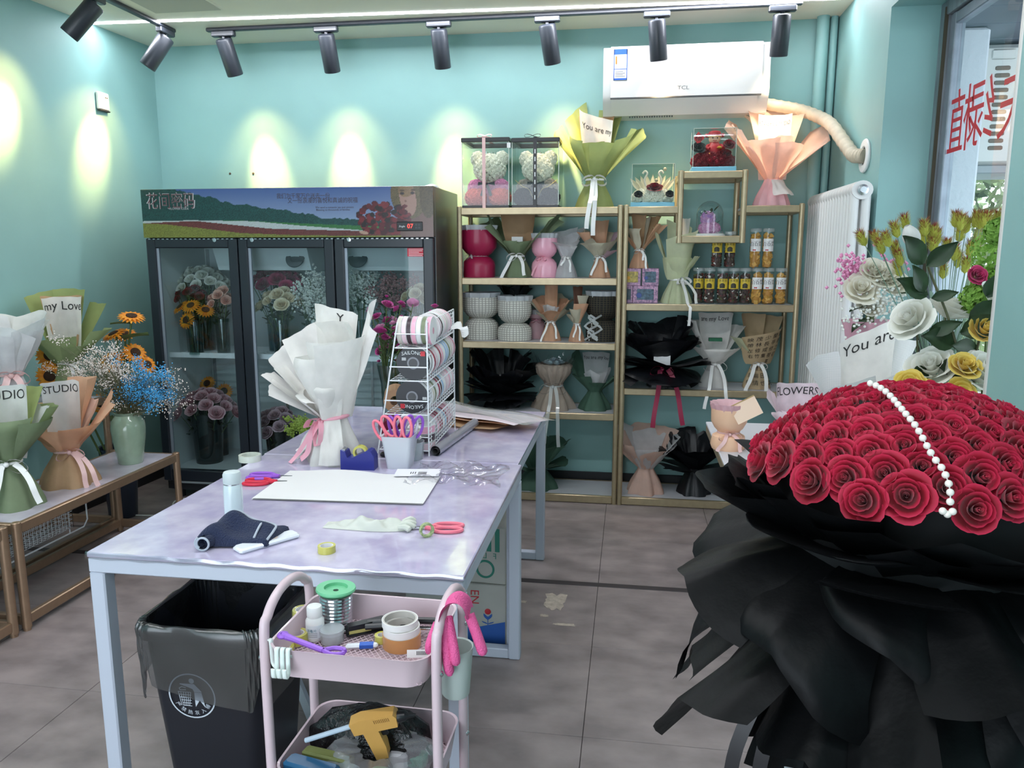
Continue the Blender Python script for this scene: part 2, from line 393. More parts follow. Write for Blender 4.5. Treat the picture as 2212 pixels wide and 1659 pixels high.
spot((.105, 4.78, zs), (.16, 4.95, 2.40), 'black track spotlight in front of the air conditioner', 'x', SPOT_W * .8, (1.0, .70, .38))
spot((.795, 4.78, zs), (.80, 5.02, 2.20), 'black track spotlight right of the air conditioner', 'x', SPOT_W * .9, (1.0, .76, .48))
spot((-2.878, 4.03, zs), (-3.31, 3.85, 2.42), 'black track spotlight at the upper left picture edge', 'y')
spot((-2.878, 4.68, zs), (-3.29, 4.52, 2.32), 'black track spotlight at the end of the short track', 'y')

# ------------------------------------------------------------------ air conditioner on the wall
ac = thing('air_conditioner', 'white wall air conditioner with mirror gloss front above the shelves', 'air conditioner', (-.20, 0, 0))
ACW = mat('ac_gloss', (206, 205, 203), rough=.12, coat=.5); ACM = mat('ac_white', (206, 206, 204), rough=.3)
prof = [(5.15, 2.80), (4.97, 2.795), (4.945, 2.775), (4.935, 2.70), (4.935, 2.52), (4.955, 2.47), (5.01, 2.405), (5.15, 2.40)]
MB().prism(prof, 'x', 0, .97).build('casing', ACM, ac, smooth=25)
pf = [(4.935, 2.792), (4.930, 2.77), (4.927, 2.70), (4.927, 2.50), (4.937, 2.497), (4.95, 2.77)]
MB().prism(pf, 'x', .045, .925).build('front_panel', ACW, ac, smooth=25)
MB().prism([(4.930, 2.490), (4.948, 2.462), (4.998, 2.405), (5.003, 2.409), (4.955, 2.467), (4.94, 2.49)], 'x', .05, .905).build('louvre_flap', ACM, ac)
MB().prism([(4.926, 2.498), (4.926, 2.492), (4.94, 2.492), (4.94, 2.498)], 'x', .045, .925).build('panel_gap', mat('gap', (70, 72, 74)), ac)
b = MB()
for i in range(18): b.box(.16 + i * .015, .168 + i * .015, 5.004 + .012, 5.02 + .012, 2.396, 2.404)
b.build('vent_louvre', mat('gap', (70, 72, 74)), ac)
lettering('TCL', .030, lambda x, y: (.475 + x, 4.9265, 2.545 + y), mat('badge_grey', (96, 98, 102), metal=.6, rough=.3), ac, sx=1.3)
LB = mat('label_blue', (40, 92, 190), rough=.4)
MB().box(.062, .142, 4.924, 4.927, 2.60, 2.775).build('energy_label', mat('label_white', (230, 232, 235), rough=.4), ac)
MB().box(.062, .142, 4.9232, 4.9262, 2.745, 2.775).box(.062, .142, 4.9232, 4.9262, 2.60, 2.61).box(.062, .066, 4.9232, 4.9262, 2.60, 2.775).box(.138, .142, 4.9232, 4.9262, 2.60, 2.775).box(.066, .138, 4.9232, 4.9262, 2.660, 2.664).build('label_band', LB, ac)
MB().box(.072, .082, 4.9232, 4.9258, 2.69, 2.735).build('rating_bar', mat('rating', (206, 120, 50)), ac)
b = MB()
for i in range(4): b.box(.072, .13 - (i % 2) * .012, 4.9232, 4.9258, 2.618 + i * .009, 2.622 + i * .009)
b.build('small_print', mat('print_grey', (120, 122, 130)), ac)

# insulated pipe from the unit to the wall ring
pp = thing('insulated_pipe', 'taped beige pipe from air conditioner to the right wall', 'pipe', (0, 0, 0))
path = [(.74, 5.09, 2.475), (.86, 5.08, 2.45), (.98, 5.06, 2.42), (1.06, 4.98, 2.37), (1.10, 4.82, 2.30), (1.125, 4.62, 2.18), (1.14, 4.46, 2.09), (1.15, 4.40, 2.075), (1.174, 4.36, 2.07)]
def catmull(P, k=8):
    P = [Vector(p) for p in P]; out = []
    for i in range(len(P) - 1):
        a, b, c, d = P[max(i - 1, 0)], P[i], P[i + 1], P[min(i + 2, len(P) - 1)]
        for j in range(k):
            t = j / k
            out.append(.5 * ((2 * b) + (c - a) * t + (2 * a - 5 * b + 4 * c - d) * t * t + (3 * b - a - 3 * c + d) * t ** 3))
    return out + [P[-1]]
cp_ = catmull(path, 9)
MB().tube(cp_, [.034 + .0035 * (1 if i % 3 == 0 else 0) for i in range(len(cp_))], 14).build('tape_wrap', mat('beige_tape', (206, 192, 170), rough=.6, var=.1, vscale=20), pp)
MB().tube(catmull([(.66, 5.08, 2.40), (.70, 5.06, 2.36), (.72, 5.07, 2.30)], 6), .009, 8).build('drain_hose', mat('beige_tape', (206, 192, 170)), pp)
rg_ = MB().lathe([(.048, 0), (.082, 0), (.086, .008), (.082, .014), (.05, .016), (.046, .008)], 32, cap0=False, cap1=False)
rg_.xf(Matrix.Translation((XR - .001, 4.36, 2.07)) @ Matrix.Rotation(-PI / 2, 4, 'Y')).build('wall_ring', WHITE, pp)

# painted riser pipe in the corner
rp = thing('riser_pipe', 'teal painted vertical pipe in the back right corner', 'pipe', (0, 0, 0))
MB().lathe([(.036, 0), (.036, ZC)], 16, 1.085, 5.105).build('pipe', TEAL, rp)
MB().lathe([(.022, 0), (.022, ZC)], 12, 1.152, 5.118).build('pipe', TEAL, rp)

# ------------------------------------------------------------------ radiator
ra = thing('radiator', 'white column radiator standing by the right wall', 'radiator', (0, 0, 0))
RADW = mat('radiator_white', (222, 223, 222), rough=.35)
def rrect(y0, y1, z0, z1, r, n=5):
    p = []
    for cx, cz, a0 in ((y1 - r, z0 + r, -PI / 2), (y1 - r, z1 - r, 0), (y0 + r, z1 - r, PI / 2), (y0 + r, z0 + r, PI)):
        for i in range(n + 1): a = a0 + PI / 2 * i / n; p.append((cx + r * math.cos(a), cz + r * math.sin(a)))
    return p
secm = MB()
Y0r, nsec, pitch_ = 4.09, 17, .058
sm = MB()
sm.tube([(1.075, 0, .14), (1.075, 0, 1.885)], .022, 10).tube([(1.13, 0, .14), (1.13, 0, 1.885)], .022, 10)
sm.prism([(1.103 + (.05) * math.cos(2 * PI * i / 20), 1.88 + .045 * math.sin(2 * PI * i / 20)) for i in range(20)], 'y', -.027, .027)
sm.prism([(1.103 + (.05) * math.cos(2 * PI * i / 20), .14 + .045 * math.sin(2 * PI * i / 20)) for i in range(20)], 'y', -.027, .027)
sme = sm.mesh('radiator_section', RADW, 50)
for i in range(nsec): inst(sme, 'radiator_section', ra, (0, Y0r + .03 + i * pitch_, 0))
MB().lathe([(.026, 0), (.026, .012), (.015, .014), (.015, .022), (.0, .022)], 18, cap1=False).xf(Matrix.Translation((1.103, Y0r + .004, 1.88)) @ Matrix.Rotation(PI / 2, 4, 'X')).build('end_plug', STEEL, ra)
for yy in (4.3, 4.9):
    MB().box(1.15, XR - .006, yy, yy + .03, 1.0, 1.03).build('wall_bracket', RADW, ra)
    MB().box(1.06, 1.145, yy, yy + .04, 0, .1, .004).build('foot', RADW, ra)

# sensor box on the left wall
p = atx(219, 219, -3.30); sx_ = lw(p.y)
sw = thing('wall_sensor', 'small white sensor box on the left wall in the light', 'sensor', (sx_, p.y, p.z))
MB().box(0, .022, -.05, .05, -.052, .052, .005).build('cover', WHITE, sw)
MB().box(.004, .026, -.048, .048, -.062, -.053, .002).build('bottom_slot', DARK, sw)
MB().box(.02, .0245, .012, .018, .02, .026).box(.02, .0245, .026, .032, .02, .026).build('indicator', DARK, sw)
# ================================================================== gold shelving
ZA = [1.848, 1.423, 1.026, .584, .052]          # shelf heights, left bay
ZBR = [1.848, 1.272, .752, .052]                # right bay
YF, YK = 4.76, 5.125
PANEL = mat('shelf_panel', (206, 206, 212), rough=.4)
BACK = mat('shelf_back', (92, 140, 146), rough=.5)
def shelf(name, label, x0, x1, zs, top=1.855, gap=None):
    t = thing(name, label, 'shelf', (0, 0, 0))
    pr = .016
    for xx in (x0, x1):
        for yy in (YF + .012, YK - .016):
            MB().lathe([(pr, 0), (pr, top), (pr * .7, top + .004)], 14, xx, yy).build('post', GOLD, t)
    for i, z in enumerate(zs):
        a, b_ = x0 + pr * .8, x1 - pr * .8
        hh = .042 if i < len(zs) - 1 else .05
        if i == 0 and gap:
            segs = ((a, gap[0]), (gap[1], b_))
        else: segs = ((a, b_),)
        for (p, q) in segs:
            MB().box(p, q, YF, YF + .024, z - hh, z, .004).build('front_rail', GOLD, t)
            MB().box(p, q, YK - .028, YK - .004, z - hh, z, .004).build('rear_rail', GOLD, t)
            MB().box(p, q, YF + .024, YK - .028, z - .014, z - .001).build('shelf_board', PANEL, t)
        for xx in (x0, x1):
            MB().box(xx - .011, xx + .011, YF + .024, YK - .03, z - hh, z - .002, .003).build('side_rail', GOLD, t)
    return t
shelf('display_rack', 'gold framed display rack, left bay beside the fridge', -1.060, -.076, ZA)
shelf('display_rack', 'gold framed display rack, right bay beside the radiator', -.042, .962, ZBR, gap=(.262, .645))
# cube insert in the right bay
cb = thing('cube_frame', 'gold cube frame set into the top of the right rack', 'shelf', (0, 0, 0))
cx0, cx1, cz0, cz1 = .272, .635, 1.634, 2.048
cyf = YF - .004
for xx in (cx0, cx1):
    MB().lathe([(.018, cz0), (.018, cz1), (.012, cz1 + .004)], 14, xx, cyf + .014).build('post', GOLD, cb)
    MB().lathe([(.018, cz0), (.018, cz1), (.012, cz1 + .004)], 14, xx, YK - .016).build('post', GOLD, cb)
for z in (cz0 + .042, cz1 - .002):
    MB().box(cx0 + .014, cx1 - .014, cyf, cyf + .024, z - .042, z, .004).build('front_rail', GOLD, cb)
    MB().box(cx0 + .014, cx1 - .014, YK - .03, YK - .006, z - .042, z, .004).build('rear_rail', GOLD, cb)
    MB().box(cx0 + .01, cx1 - .01, cyf + .024, YK - .03, z - .014, z - .001).build('shelf_board', PANEL, cb)
    for xx in (cx0, cx1): MB().box(xx - .011, xx + .011, cyf + .024, YK - .03, z - .042, z - .002, .003).build('side_rail', GOLD, cb)

# ================================================================== flower fridge
FX0, FX1, FY0, FY1, FZ = -2.955, -1.135, 4.42, 5.06, 1.955
FB = mat('fridge_black', (34, 37, 42), rough=.3, coat=.2); FI = mat('fridge_inner', (204, 212, 214), rough=.45)
FRM = mat('fridge_frame', (30, 36, 44), rough=.3)
fr = thing('flower_fridge', 'black three-door flower fridge with landscape banner', 'fridge', (0, 0, 0))
MB().box(FX0, FX0 + .04, FY0 + .05, FY1, .06, FZ, .004).build('side_panel', FB, fr)
MB().box(FX1 - .04, FX1, FY0 + .05, FY1, .06, FZ, .004).build('side_panel', FB, fr)
MB().box(FX0 + .04, FX1 - .04, FY1 - .05, FY1, .06, FZ - .3).build('back_panel', FI, fr)
MB().box(FX0 + .04, FX1 - .04, FY0 + .06, FY1 - .05, .10, .20).build('floor_panel', FI, fr)
MB().box(FX0 + .04, FX0 + .05, FY0 + .06, FY1 - .05, .2, 1.63).build('inner_wall', FI, fr)
MB().box(FX1 - .05, FX1 - .04, FY0 + .06, FY1 - .05, .2, 1.63).build('inner_wall', FI, fr)
MB().box(FX0 + .04, FX1 - .04, FY0 + .05, FY1, 1.63, FZ, .002).build('machine_box', FB, fr)
MB().box(FX0 + .04, FX1 - .04, FY0 + .05, FY1 - .02, .06, .10).build('plinth', FB, fr)
for xx in (FX0 + .06, FX1 - .06):
    for yy in (FY0 + .1, FY1 - .08): MB().lathe([(.025, 0), (.025, .06)], 12, xx, yy).build('foot', DARK, fr)
# evaporator housings with fans
for xc, wd in ((-2.28, .62), (-1.54, .62)):
    MB().prism([(4.55, 1.63), (4.62, 1.47), (5.0, 1.45), (5.0, 1.63)], 'x', xc - wd / 2, xc + wd / 2).build('evaporator_cover', FI, fr)
for px in (640, 775):
    c = at(px, 562, 4.60)
    f = MB().lathe([(.062, 0), (.058, .006), (.03, .008), (.028, .004), (0, .006)], 24, cap1=False)
    f.xf(Matrix.Translation((c.x, 4.585, 1.545)) @ Matrix.Rotation(PI / 2 - .35, 4, 'X')).build('fan', mat('fan_dark', (52, 60, 66), rough=.5), fr)
# shelves inside
for (a, b_) in ((FX0 + .05, -2.36), (-2.34, -1.74), (-1.72, FX1 - .05)):
    s_ = MB(); s_.box(a, b_, FY0 + .10, FY0 + .11, .925, .94).box(a, b_, FY1 - .08, FY1 - .07, .925, .94)
    for k in range(9): y = FY0 + .13 + k * .05; s_.box(a, b_, y, y + .006, .928, .936)
    tag(s_.build('wire_shelf', WIRE, fr), kind='stuff')
    MB().box(a, b_, FY0 + .095, FY0 + .10, .92, .952).build('price_rail', WIRE, fr)
for xx in (FX0 + .075, -2.35, -1.73, FX1 - .075):
    MB().box(xx - .008, xx + .008, FY1 - .065, FY1 - .05, .2, 1.6).build('shelf_upright', STEEL, fr)
# doors
dx = [FX0 + .004, FX0 + .605, FX0 + 1.212, FX1 - .004]
DZ0, DZ1 = .13, 1.665
GLS = clear('fridge_glass', (220, 232, 234), gloss=.06)
hd = []
for i in range(3):
    a, b_ = dx[i] + .003, dx[i + 1] - .003
    dr = MB().box(a, a + .058, FY0, FY0 + .05, DZ0, DZ1, .006).box(b_ - .058, b_, FY0, FY0 + .05, DZ0, DZ1, .006).box(a + .058, b_ - .058, FY0, FY0 + .05, DZ1 - .06, DZ1, .006).box(a + .058, b_ - .058, FY0, FY0 + .05, DZ0, DZ0 + .075, .006).build('door', FRM, fr)
    MB().add([(a + .05, FY0 + .022, DZ0 + .07), (b_ - .05, FY0 + .022, DZ0 + .07), (b_ - .05, FY0 + .022, DZ1 - .055), (a + .05, FY0 + .022, DZ1 - .055)], [(0, 1, 2, 3)]).build('pane', GLS, dr, smooth=False)
    MB().box(a + .058, a + .074, FY0 + .016, FY0 + .03, DZ0 + .075, DZ1 - .06).build('gasket', mat('gasket', (150, 160, 172), rough=.4, metal=.3), dr)
    lk = (dx[0] + .46, dx[1] + .10, dx[2] + .10)[i]
    MB().lathe([(.012, 0), (.012, .008), (0, .009)], 14, cap1=False).xf(Matrix.Translation((lk, FY0 + .001, DZ1 - .012)) @ Matrix.Rotation(PI / 2, 4, 'X')).build('lock', STEEL, dr)
    b = MB()
    for j in range(int((b_ - a) / .03)): b.box(a + .02 + j * .03, a + .035 + j * .03, FY0 - .002, FY0, DZ1 - .008, DZ1 - .003)
    tag(b.build('hinge_line', STEEL, dr), kind='stuff')
# red notice on the third door
nt_ = at(899, 543, FY0); p0, p1 = at(878, 533, FY0), at(921, 554, FY0)
nn = MB().box(p0.x, p1.x, FY0 + .016, FY0 + .0205, p1.z, p0.z).build('red_notice', mat('notice_red', (200, 40, 62), rough=.5), fr)
b = MB()
for k in range(5): b.box(p0.x + .008, p1.x - .008 - (k % 3) * .02, FY0 + .0152, FY0 + .0158, p0.z - .016 - k * .009, p0.z - .012 - k * .009)
tag(b.build('notice_print', mat('notice_print', (235, 190, 195)), fr), kind='stuff')
# banner: a printed picture, coloured per point
BZ0, BZ1 = 1.668, FZ - .002
NU, NV = 440, 84
rn = np.random.RandomState(4)
def smooth_noise(n, k, seed):
    r = np.random.RandomState(seed); return np.interp(np.linspace(0, k, n), np.arange(k + 1), r.rand(k + 1))
U, V = np.meshgrid(np.linspace(0, 1, NU + 1), np.linspace(0, 1, NV + 1))
img = np.zeros((NV + 1, NU + 1, 3))
def L3(c): return np.array(lin(c)[:3])
def put(mask, c, jitter=0):
    j = 1 + jitter * (rn.rand(*mask.shape) - .5) if jitter else np.ones(mask.shape)
    img[mask] = (L3(c)[None, :] * j[mask][:, None])
sky = V
img[:] = L3((150, 170, 205)) * (1 - np.clip((V - .3) / .7, 0, 1))[..., None] + L3((78, 104, 168)) * np.clip((V - .3) / .7, 0, 1)[..., None]
cl = (smooth_noise(NU + 1, 14, 1)[None, :] * smooth_noise(NV + 1, 5, 2)[:, None])
img += (np.clip(cl - .35, 0, 1) * 1.0)[..., None] * (L3((225, 225, 235)) - img) * .9
tree = np.interp(np.linspace(0, 1, NU + 1), [0, .13, .3, .5, .62, .7, .8], [1.15, 1.0, .72, .55, .42, .36, .33]) + .05 * (smooth_noise(NU + 1, 120, 3) - .5) + .05 * (smooth_noise(NU + 1, 60, 6) - .5)
put((V < tree[None, :]) & (V > .2), (30, 74, 72), .9)
hz = np.interp(U[0], [0, .15, .35, .6, .8, 1], [.34, .345, .35, .27, .22, .2])
put(V < hz[None, :], (58, 120, 62), .5)
put(V < np.interp(U[0], [0, .18, .4, .55, .8, 1], [.345, .36, .33, .24, .12, .1])[None, :], (196, 206, 208), .25)
put(V < np.interp(U[0], [0, .1, .2, .45, .6, .8, 1], [.30, .33, .34, .18, .15, .12, .1])[None, :], (112, 52, 50), .7)
put(V < np.interp(U[0], [0, .08, .2, .35, .55, 1], [.30, .28, .20, .09, .04, .02])[None, :], (128, 132, 56), .7)
ar = (FX1 - FX0) / (BZ1 - BZ0)
def ell(u, v, ru, rv, rot=0):
    du, dv = (U - u) * ar, V - v; c, s_ = math.cos(rot), math.sin(rot)
    return ((du * c + dv * s_) / ru) ** 2 + ((-du * s_ + dv * c) / rv) ** 2 < 1
put(ell(.945, .30, .38, .55), (120, 88, 80), .1)
put((U > .955) & (V < .62), (126, 92, 84), .1)
put(ell(.925, .86, .40, .50), (112, 96, 66), .8)
put(ell(.985, .82, .18, .45), (94, 78, 52), .8)
put(ell(.918, .78, .17, .37, .18), (182, 140, 126), .06)
put(ell(.912, .93, .16, .14, .1), (150, 118, 84), .5)
for (u, v, a, b_, c) in ((.900, .86, .045, .028, (60, 44, 48)), (.934, .87, .045, .028, (60, 44, 48)), (.908, .61, .055, .035, (110, 40, 48)), (.900, .92, .05, .018, (92, 70, 56)), (.936, .93, .05, .018, (92, 70, 56)), (.911, .71, .025, .02, (138, 98, 86))): put(ell(u, v, a, b_), c)
for _ in range(150):
    a = rn.rand() * 2 * PI; r = rn.rand() ** .5; u = .835 + math.cos(a) * r * .085; v = .37 + math.sin(a) * r * .32
    put(ell(u, v, .045 + .03 * rn.rand(), .05), [(104, 22, 34), (74, 14, 26), (132, 34, 44), (46, 22, 26)][rn.randint(4)], .3)
put(ell(.77, .09, .10, .035, -.2), (196, 158, 138), .1)
verts = [(FX0 + (FX1 - FX0) * u, FY0 - .001, BZ0 + (BZ1 - BZ0) * v) for u, v in zip(U.ravel(), V.ravel())]
faces = [(j * (NU + 1) + i, j * (NU + 1) + i + 1, (j + 1) * (NU + 1) + i + 1, (j + 1) * (NU + 1) + i) for j in range(NV) for i in range(NU)]
MB().box(FX0, FX1, FY0, FY0 + .05, BZ0, FZ, .002).build('header_panel', FB, fr)
bb = MB().add(verts, faces).build('banner', mat('banner_print', attr='print', rough=.25, coat=.15), fr, smooth=False)
ca = bb.data.color_attributes.new('print', 'FLOAT_COLOR', 'POINT')
ca.data.foreach_set('color', np.concatenate([np.clip(img * .72, 0, 1).reshape(-1, 3), np.ones(((NU + 1) * (NV + 1), 1))], 1).ravel())
def bpos(u, v, d=.0025): return lambda x, y: (FX0 + (FX1 - FX0) * u + x, FY0 - d, BZ0 + (BZ1 - BZ0) * v + y)
lettering('花间密码', .105, bpos(.107, .74), mat('banner_pale', (186, 186, 190)), fr, sx=.78)
lettering('花间密码', .101, bpos(.107, .74, .0032), mat('banner_ink', (88, 60, 66)), fr, sx=.78)
lettering('FLOWER CODE', .018, bpos(.135, .60), mat('banner_pale', (186, 186, 190)), fr)
BI = mat('banner_text', (70, 62, 72))
lettering('我们为千家万户送去一份', .034, bpos(.57, .83), BI, fr, width=.33)
lettering('又一份浪漫的喜悦和真诚的祝福', .034, bpos(.635, .735), BI, fr, width=.43)
lettering('We send a romantic joy and sincere', .016, bpos(.675, .60), BI, fr)
lettering('Blessing to thousands of families', .016, bpos(.67, .55), BI, fr)
dp = at(885, 489, FY0)
MB().box(dp.x - .075, dp.x + .078, FY0 - .008, FY0, dp.z - .026, dp.z + .026, .003).build('control_panel', BLACK, fr)
lettering('07', .036, lambda x, y: (dp.x + .005 + x, FY0 - .0085, dp.z + y), mat('led_red', (255, 60, 50), emit=2.5), fr, name='led_digits')
lettering('Single', .016, lambda x, y: (dp.x - .045 + x, FY0 - .0085, dp.z + y), WHITEINK, fr, shear=.3)
MB().box(dp.x + .035, dp.x + .048, FY0 - .009, FY0 - .007, dp.z - .014, dp.z - .002).box(dp.x + .052, dp.x + .065, FY0 - .009, FY0 - .007, dp.z - .014, dp.z - .002).box(dp.x + .035, dp.x + .048, FY0 - .009, FY0 - .007, dp.z + .003, dp.z + .014).box(dp.x + .052, dp.x + .065, FY0 - .009, FY0 - .007, dp.z + .003, dp.z + .014).build('keypad', mat('key', (70, 74, 80)), fr)
# crumpled white bag on top
bt = MB(); rq = random.Random(8)
bt.lathe([(.03, 0), (.045, .012), (.035, .035), (.01, .045)], 14, fn=lambda a, k, r: r * (1 + .3 * math.sin(3 * a + 4 * k)))
o = bt.build('crumpled_bag', mat('bag_white', (225, 228, 230), rough=.4), None, (-1.25, 4.84, FZ)); tag(o, 'small crumpled white bag on top of the fridge', 'bag')
# ================================================================== paper, ribbon and flower makers
P = dict(
    white=paper('white_paper', (238, 236, 232), .35), tissue=paper('white_tissue', (236, 236, 238), .5), green=paper('green_paper', (150, 166, 120), .25),
    lime=paper('lime_paper', (162, 174, 112), .35), sage=paper('sage_paper', (128, 144, 112), .25), kraft=paper('tan_paper', (196, 160, 124), .25),
    peach=paper('peach_paper', (226, 178, 146), .3), blush=paper('blush_paper', (240, 206, 190), .4), beige=paper('beige_paper', (206, 200, 178), .25),
    dgreen=paper('dark_green_paper', (74, 104, 88), .2), lemon=paper('pale_lemon_paper', (226, 232, 196), .4), pinkp=paper('pink_paper', (236, 196, 204), .35),
    crimson=mat('crimson_wrap', (160, 30, 72), rough=.35), pinkwrap=mat('pink_wrap', (238, 172, 192), rough=.25, coat=.3),
    black=mat('black_paper', (20, 22, 27), rough=.42, bump=.2, bscale=30, var=.3, vscale=10), grid=paper('grid_paper', (240, 240, 240), .3),
    brown=paper('brown_paper', (110, 76, 60), .2), calli=paper('letter_paper', (208, 184, 148), .25), mesh=paper('beige_tulle', (200, 184, 170), .45, bump=.5),
    mauve=paper('mauve_paper', (220, 190, 206), .4))
RB = dict(white=mat('white_ribbon', (232, 232, 230), rough=.35), pink=mat('pink_ribbon', (240, 176, 192), rough=.3, transl=.25), black=mat('black_ribbon', (26, 26, 30), rough=.35),
          crimson=mat('crimson_ribbon', (146, 30, 66), rough=.35), organza=clear('organza', (240, 240, 240), milky=.45), blush=mat('blush_ribbon', (238, 200, 198), rough=.35, transl=.2))

def D(az):  # az degrees: 0 faces the viewer (-y), + to the viewer's right
    a = math.radians(az); return Vector((math.sin(a), -math.cos(a), 0)), Vector((math.cos(a), math.sin(a), 0))
def sheet_fn(az, w, h, lean=25, r0=.02, z0=.1, bend=0, roll=0, tilt=0, peak=0, tip=0, w0=.28, crum=.004, seed=0, flat=.38):
    d, q = D(az); rs = random.Random(seed * 7 + int(az * 13)); a1, a2, a3, a4 = [rs.uniform(0, 6.28) for _ in range(4)]
    ln = math.radians(lean)
    def f(s, t):
        x = s * w / 2 * (w0 + (1 - w0) * max(t, 0) ** .75)
        rc = r0 + h * t * math.sin(ln) + bend * t * t; zc = z0 + h * t * math.cos(ln)
        rho = max(rc, w * flat); ang = max(-1.45, min(1.45, x / rho))
        e = max(0, abs(s) - .5) / .5; e2 = max(0, t - .7) / .3
        rad = rc - rho + rho * math.cos(ang) + roll * e * e * t + tip * e2 * e2
        tan = rho * math.sin(ang)
        n = crum * (math.sin(4 * s + 3 * t + a1) + math.sin(7 * t + 2 * s + a2) + .6 * math.sin(9 * s - 5 * t + a3)) * min(1, t * 3)
        z = zc + (tilt * s - peak * abs(s)) * h * t - abs(tip) * .35 * e2 * e2
        p = d * (rad + n) + q * tan; return (p.x, p.y, z + n * .5)
    return f
def add_sheet(t, m, nu=12, nv=10, name='paper_sheet', text=None, tc=(0, .8), ts=.05, tm=INK, twidth=None, **k):
    f = sheet_fn(**k); o = MB().grid(f, nu, nv).build(name, m, t, smooth=60)
    if text:
        w, h = k['w'], k['h']; out = D(k['az'])[0]
        inward = 1 if abs(((k['az'] + 180) % 360) - 180) > 90 else -1   # sheets at the back show their inner side
        def fn(x, y):
            s, tt = tc[0] + x / (w / 2) * (1 if inward == -1 else -1), tc[1] + y / h
            p = Vector(f(s, tt)); return p - out * .0035 * inward
        lettering(text, ts, fn, tm, o, width=twidth)
    return o
def skirt(t, m, z1, rb, rw, n=40, pleat=.12, k=7, seed=0, flare=.75, sq=0):
    rs = random.Random(seed); ph = rs.uniform(0, 6)
    prof = [(rb * 1.0, 0), (rb * .97, z1 * .12), (rb + (rw - rb) * .3, z1 * .4), (rb + (rw - rb) * .62, z1 * .65), (rb + (rw - rb) * .9, z1 * .88), (rw, z1), (rw * 1.1, z1 * 1.05)]
    def fn(a, kk, r): return r * (1 + pleat * (1 - .25 * kk) * (math.sin(k * a + ph) + .5 * math.sin((k + 4) * a + 2 * ph)) * .6 + sq * abs(math.cos(a)) ** 2)
    return MB().lathe(prof, n, fn=fn, cap0=True, cap1=False).build('wrap_skirt', m, t, smooth=60)
def bow(t, m, z, rw, az=0, loop=.05, tails=((-.03, .12), (.02, .14)), width=.018, text=None, name='ribbon', over=None, band=True):
    d, q = D(az); b = MB(); up = Vector((0, 0, 1))
    if band: b.tube([(rw * 1.08 * math.cos(2 * PI * i / 20), rw * 1.08 * math.sin(2 * PI * i / 20), z) for i in range(20)], width * .28, 6, closed=True)
    c = d * (rw + .012) + up * z
    for sg in (-1, 1):
        pts = []
        for i in range(13):
            a = PI * 2 * i / 12; pts.append(c + q * sg * loop * (1 - math.cos(a)) * .5 + up * (loop * .38 * math.sin(a) - loop * .25 * (1 - math.cos(a)) * .5) + d * (.012 * (1 - math.cos(a))))
        b.strip(pts, width, d * .8 + up * .3)
    b.ball(c + d * .004, width * .5, 8, 5)
    for dx_, ln in tails:
        pts = []; n = 10
        for i in range(n + 1):
            k = i / n; zz = z - ln * k
            if over is not None and zz < over[0]: rr = over[1] + .004 * math.sin(9 * k)
            else: rr = rw + .014 + (over[2] if over and len(over) > 2 else .035) * min(1, k * 1.6) * (1 if over is None else 1) + .005 * math.sin(6 * k)
            pts.append(d * rr + q * (dx_ * (.25 + .75 * k ** .7) + .006 * math.sin(5 * k)) + up * zz)
        b.strip(pts, width, q)
    return b.build(name, m, t, smooth=60)
def fan(t, mats, n, H, z0, r0, w, lean, arc=(100, 260), seed=0, jit=1, **k):
    rs = random.Random(seed)
    for i in range(n):
        az = arc[0] + (arc[1] - arc[0]) * (i + .5) / n + rs.uniform(-8, 8) * jit
        add_sheet(t, mats[i % len(mats)], az=az, w=w * rs.uniform(.85, 1.15), h=H * rs.uniform(.86, 1.06), lean=lean + rs.uniform(-5, 5) * jit, r0=r0, z0=z0,
                  tilt=rs.uniform(-.12, .12) * jit, peak=rs.uniform(0, .12), roll=rs.uniform(-.3, .5) * w * .25, tip=rs.uniform(-.02, .03), seed=seed * 31 + i, **k)

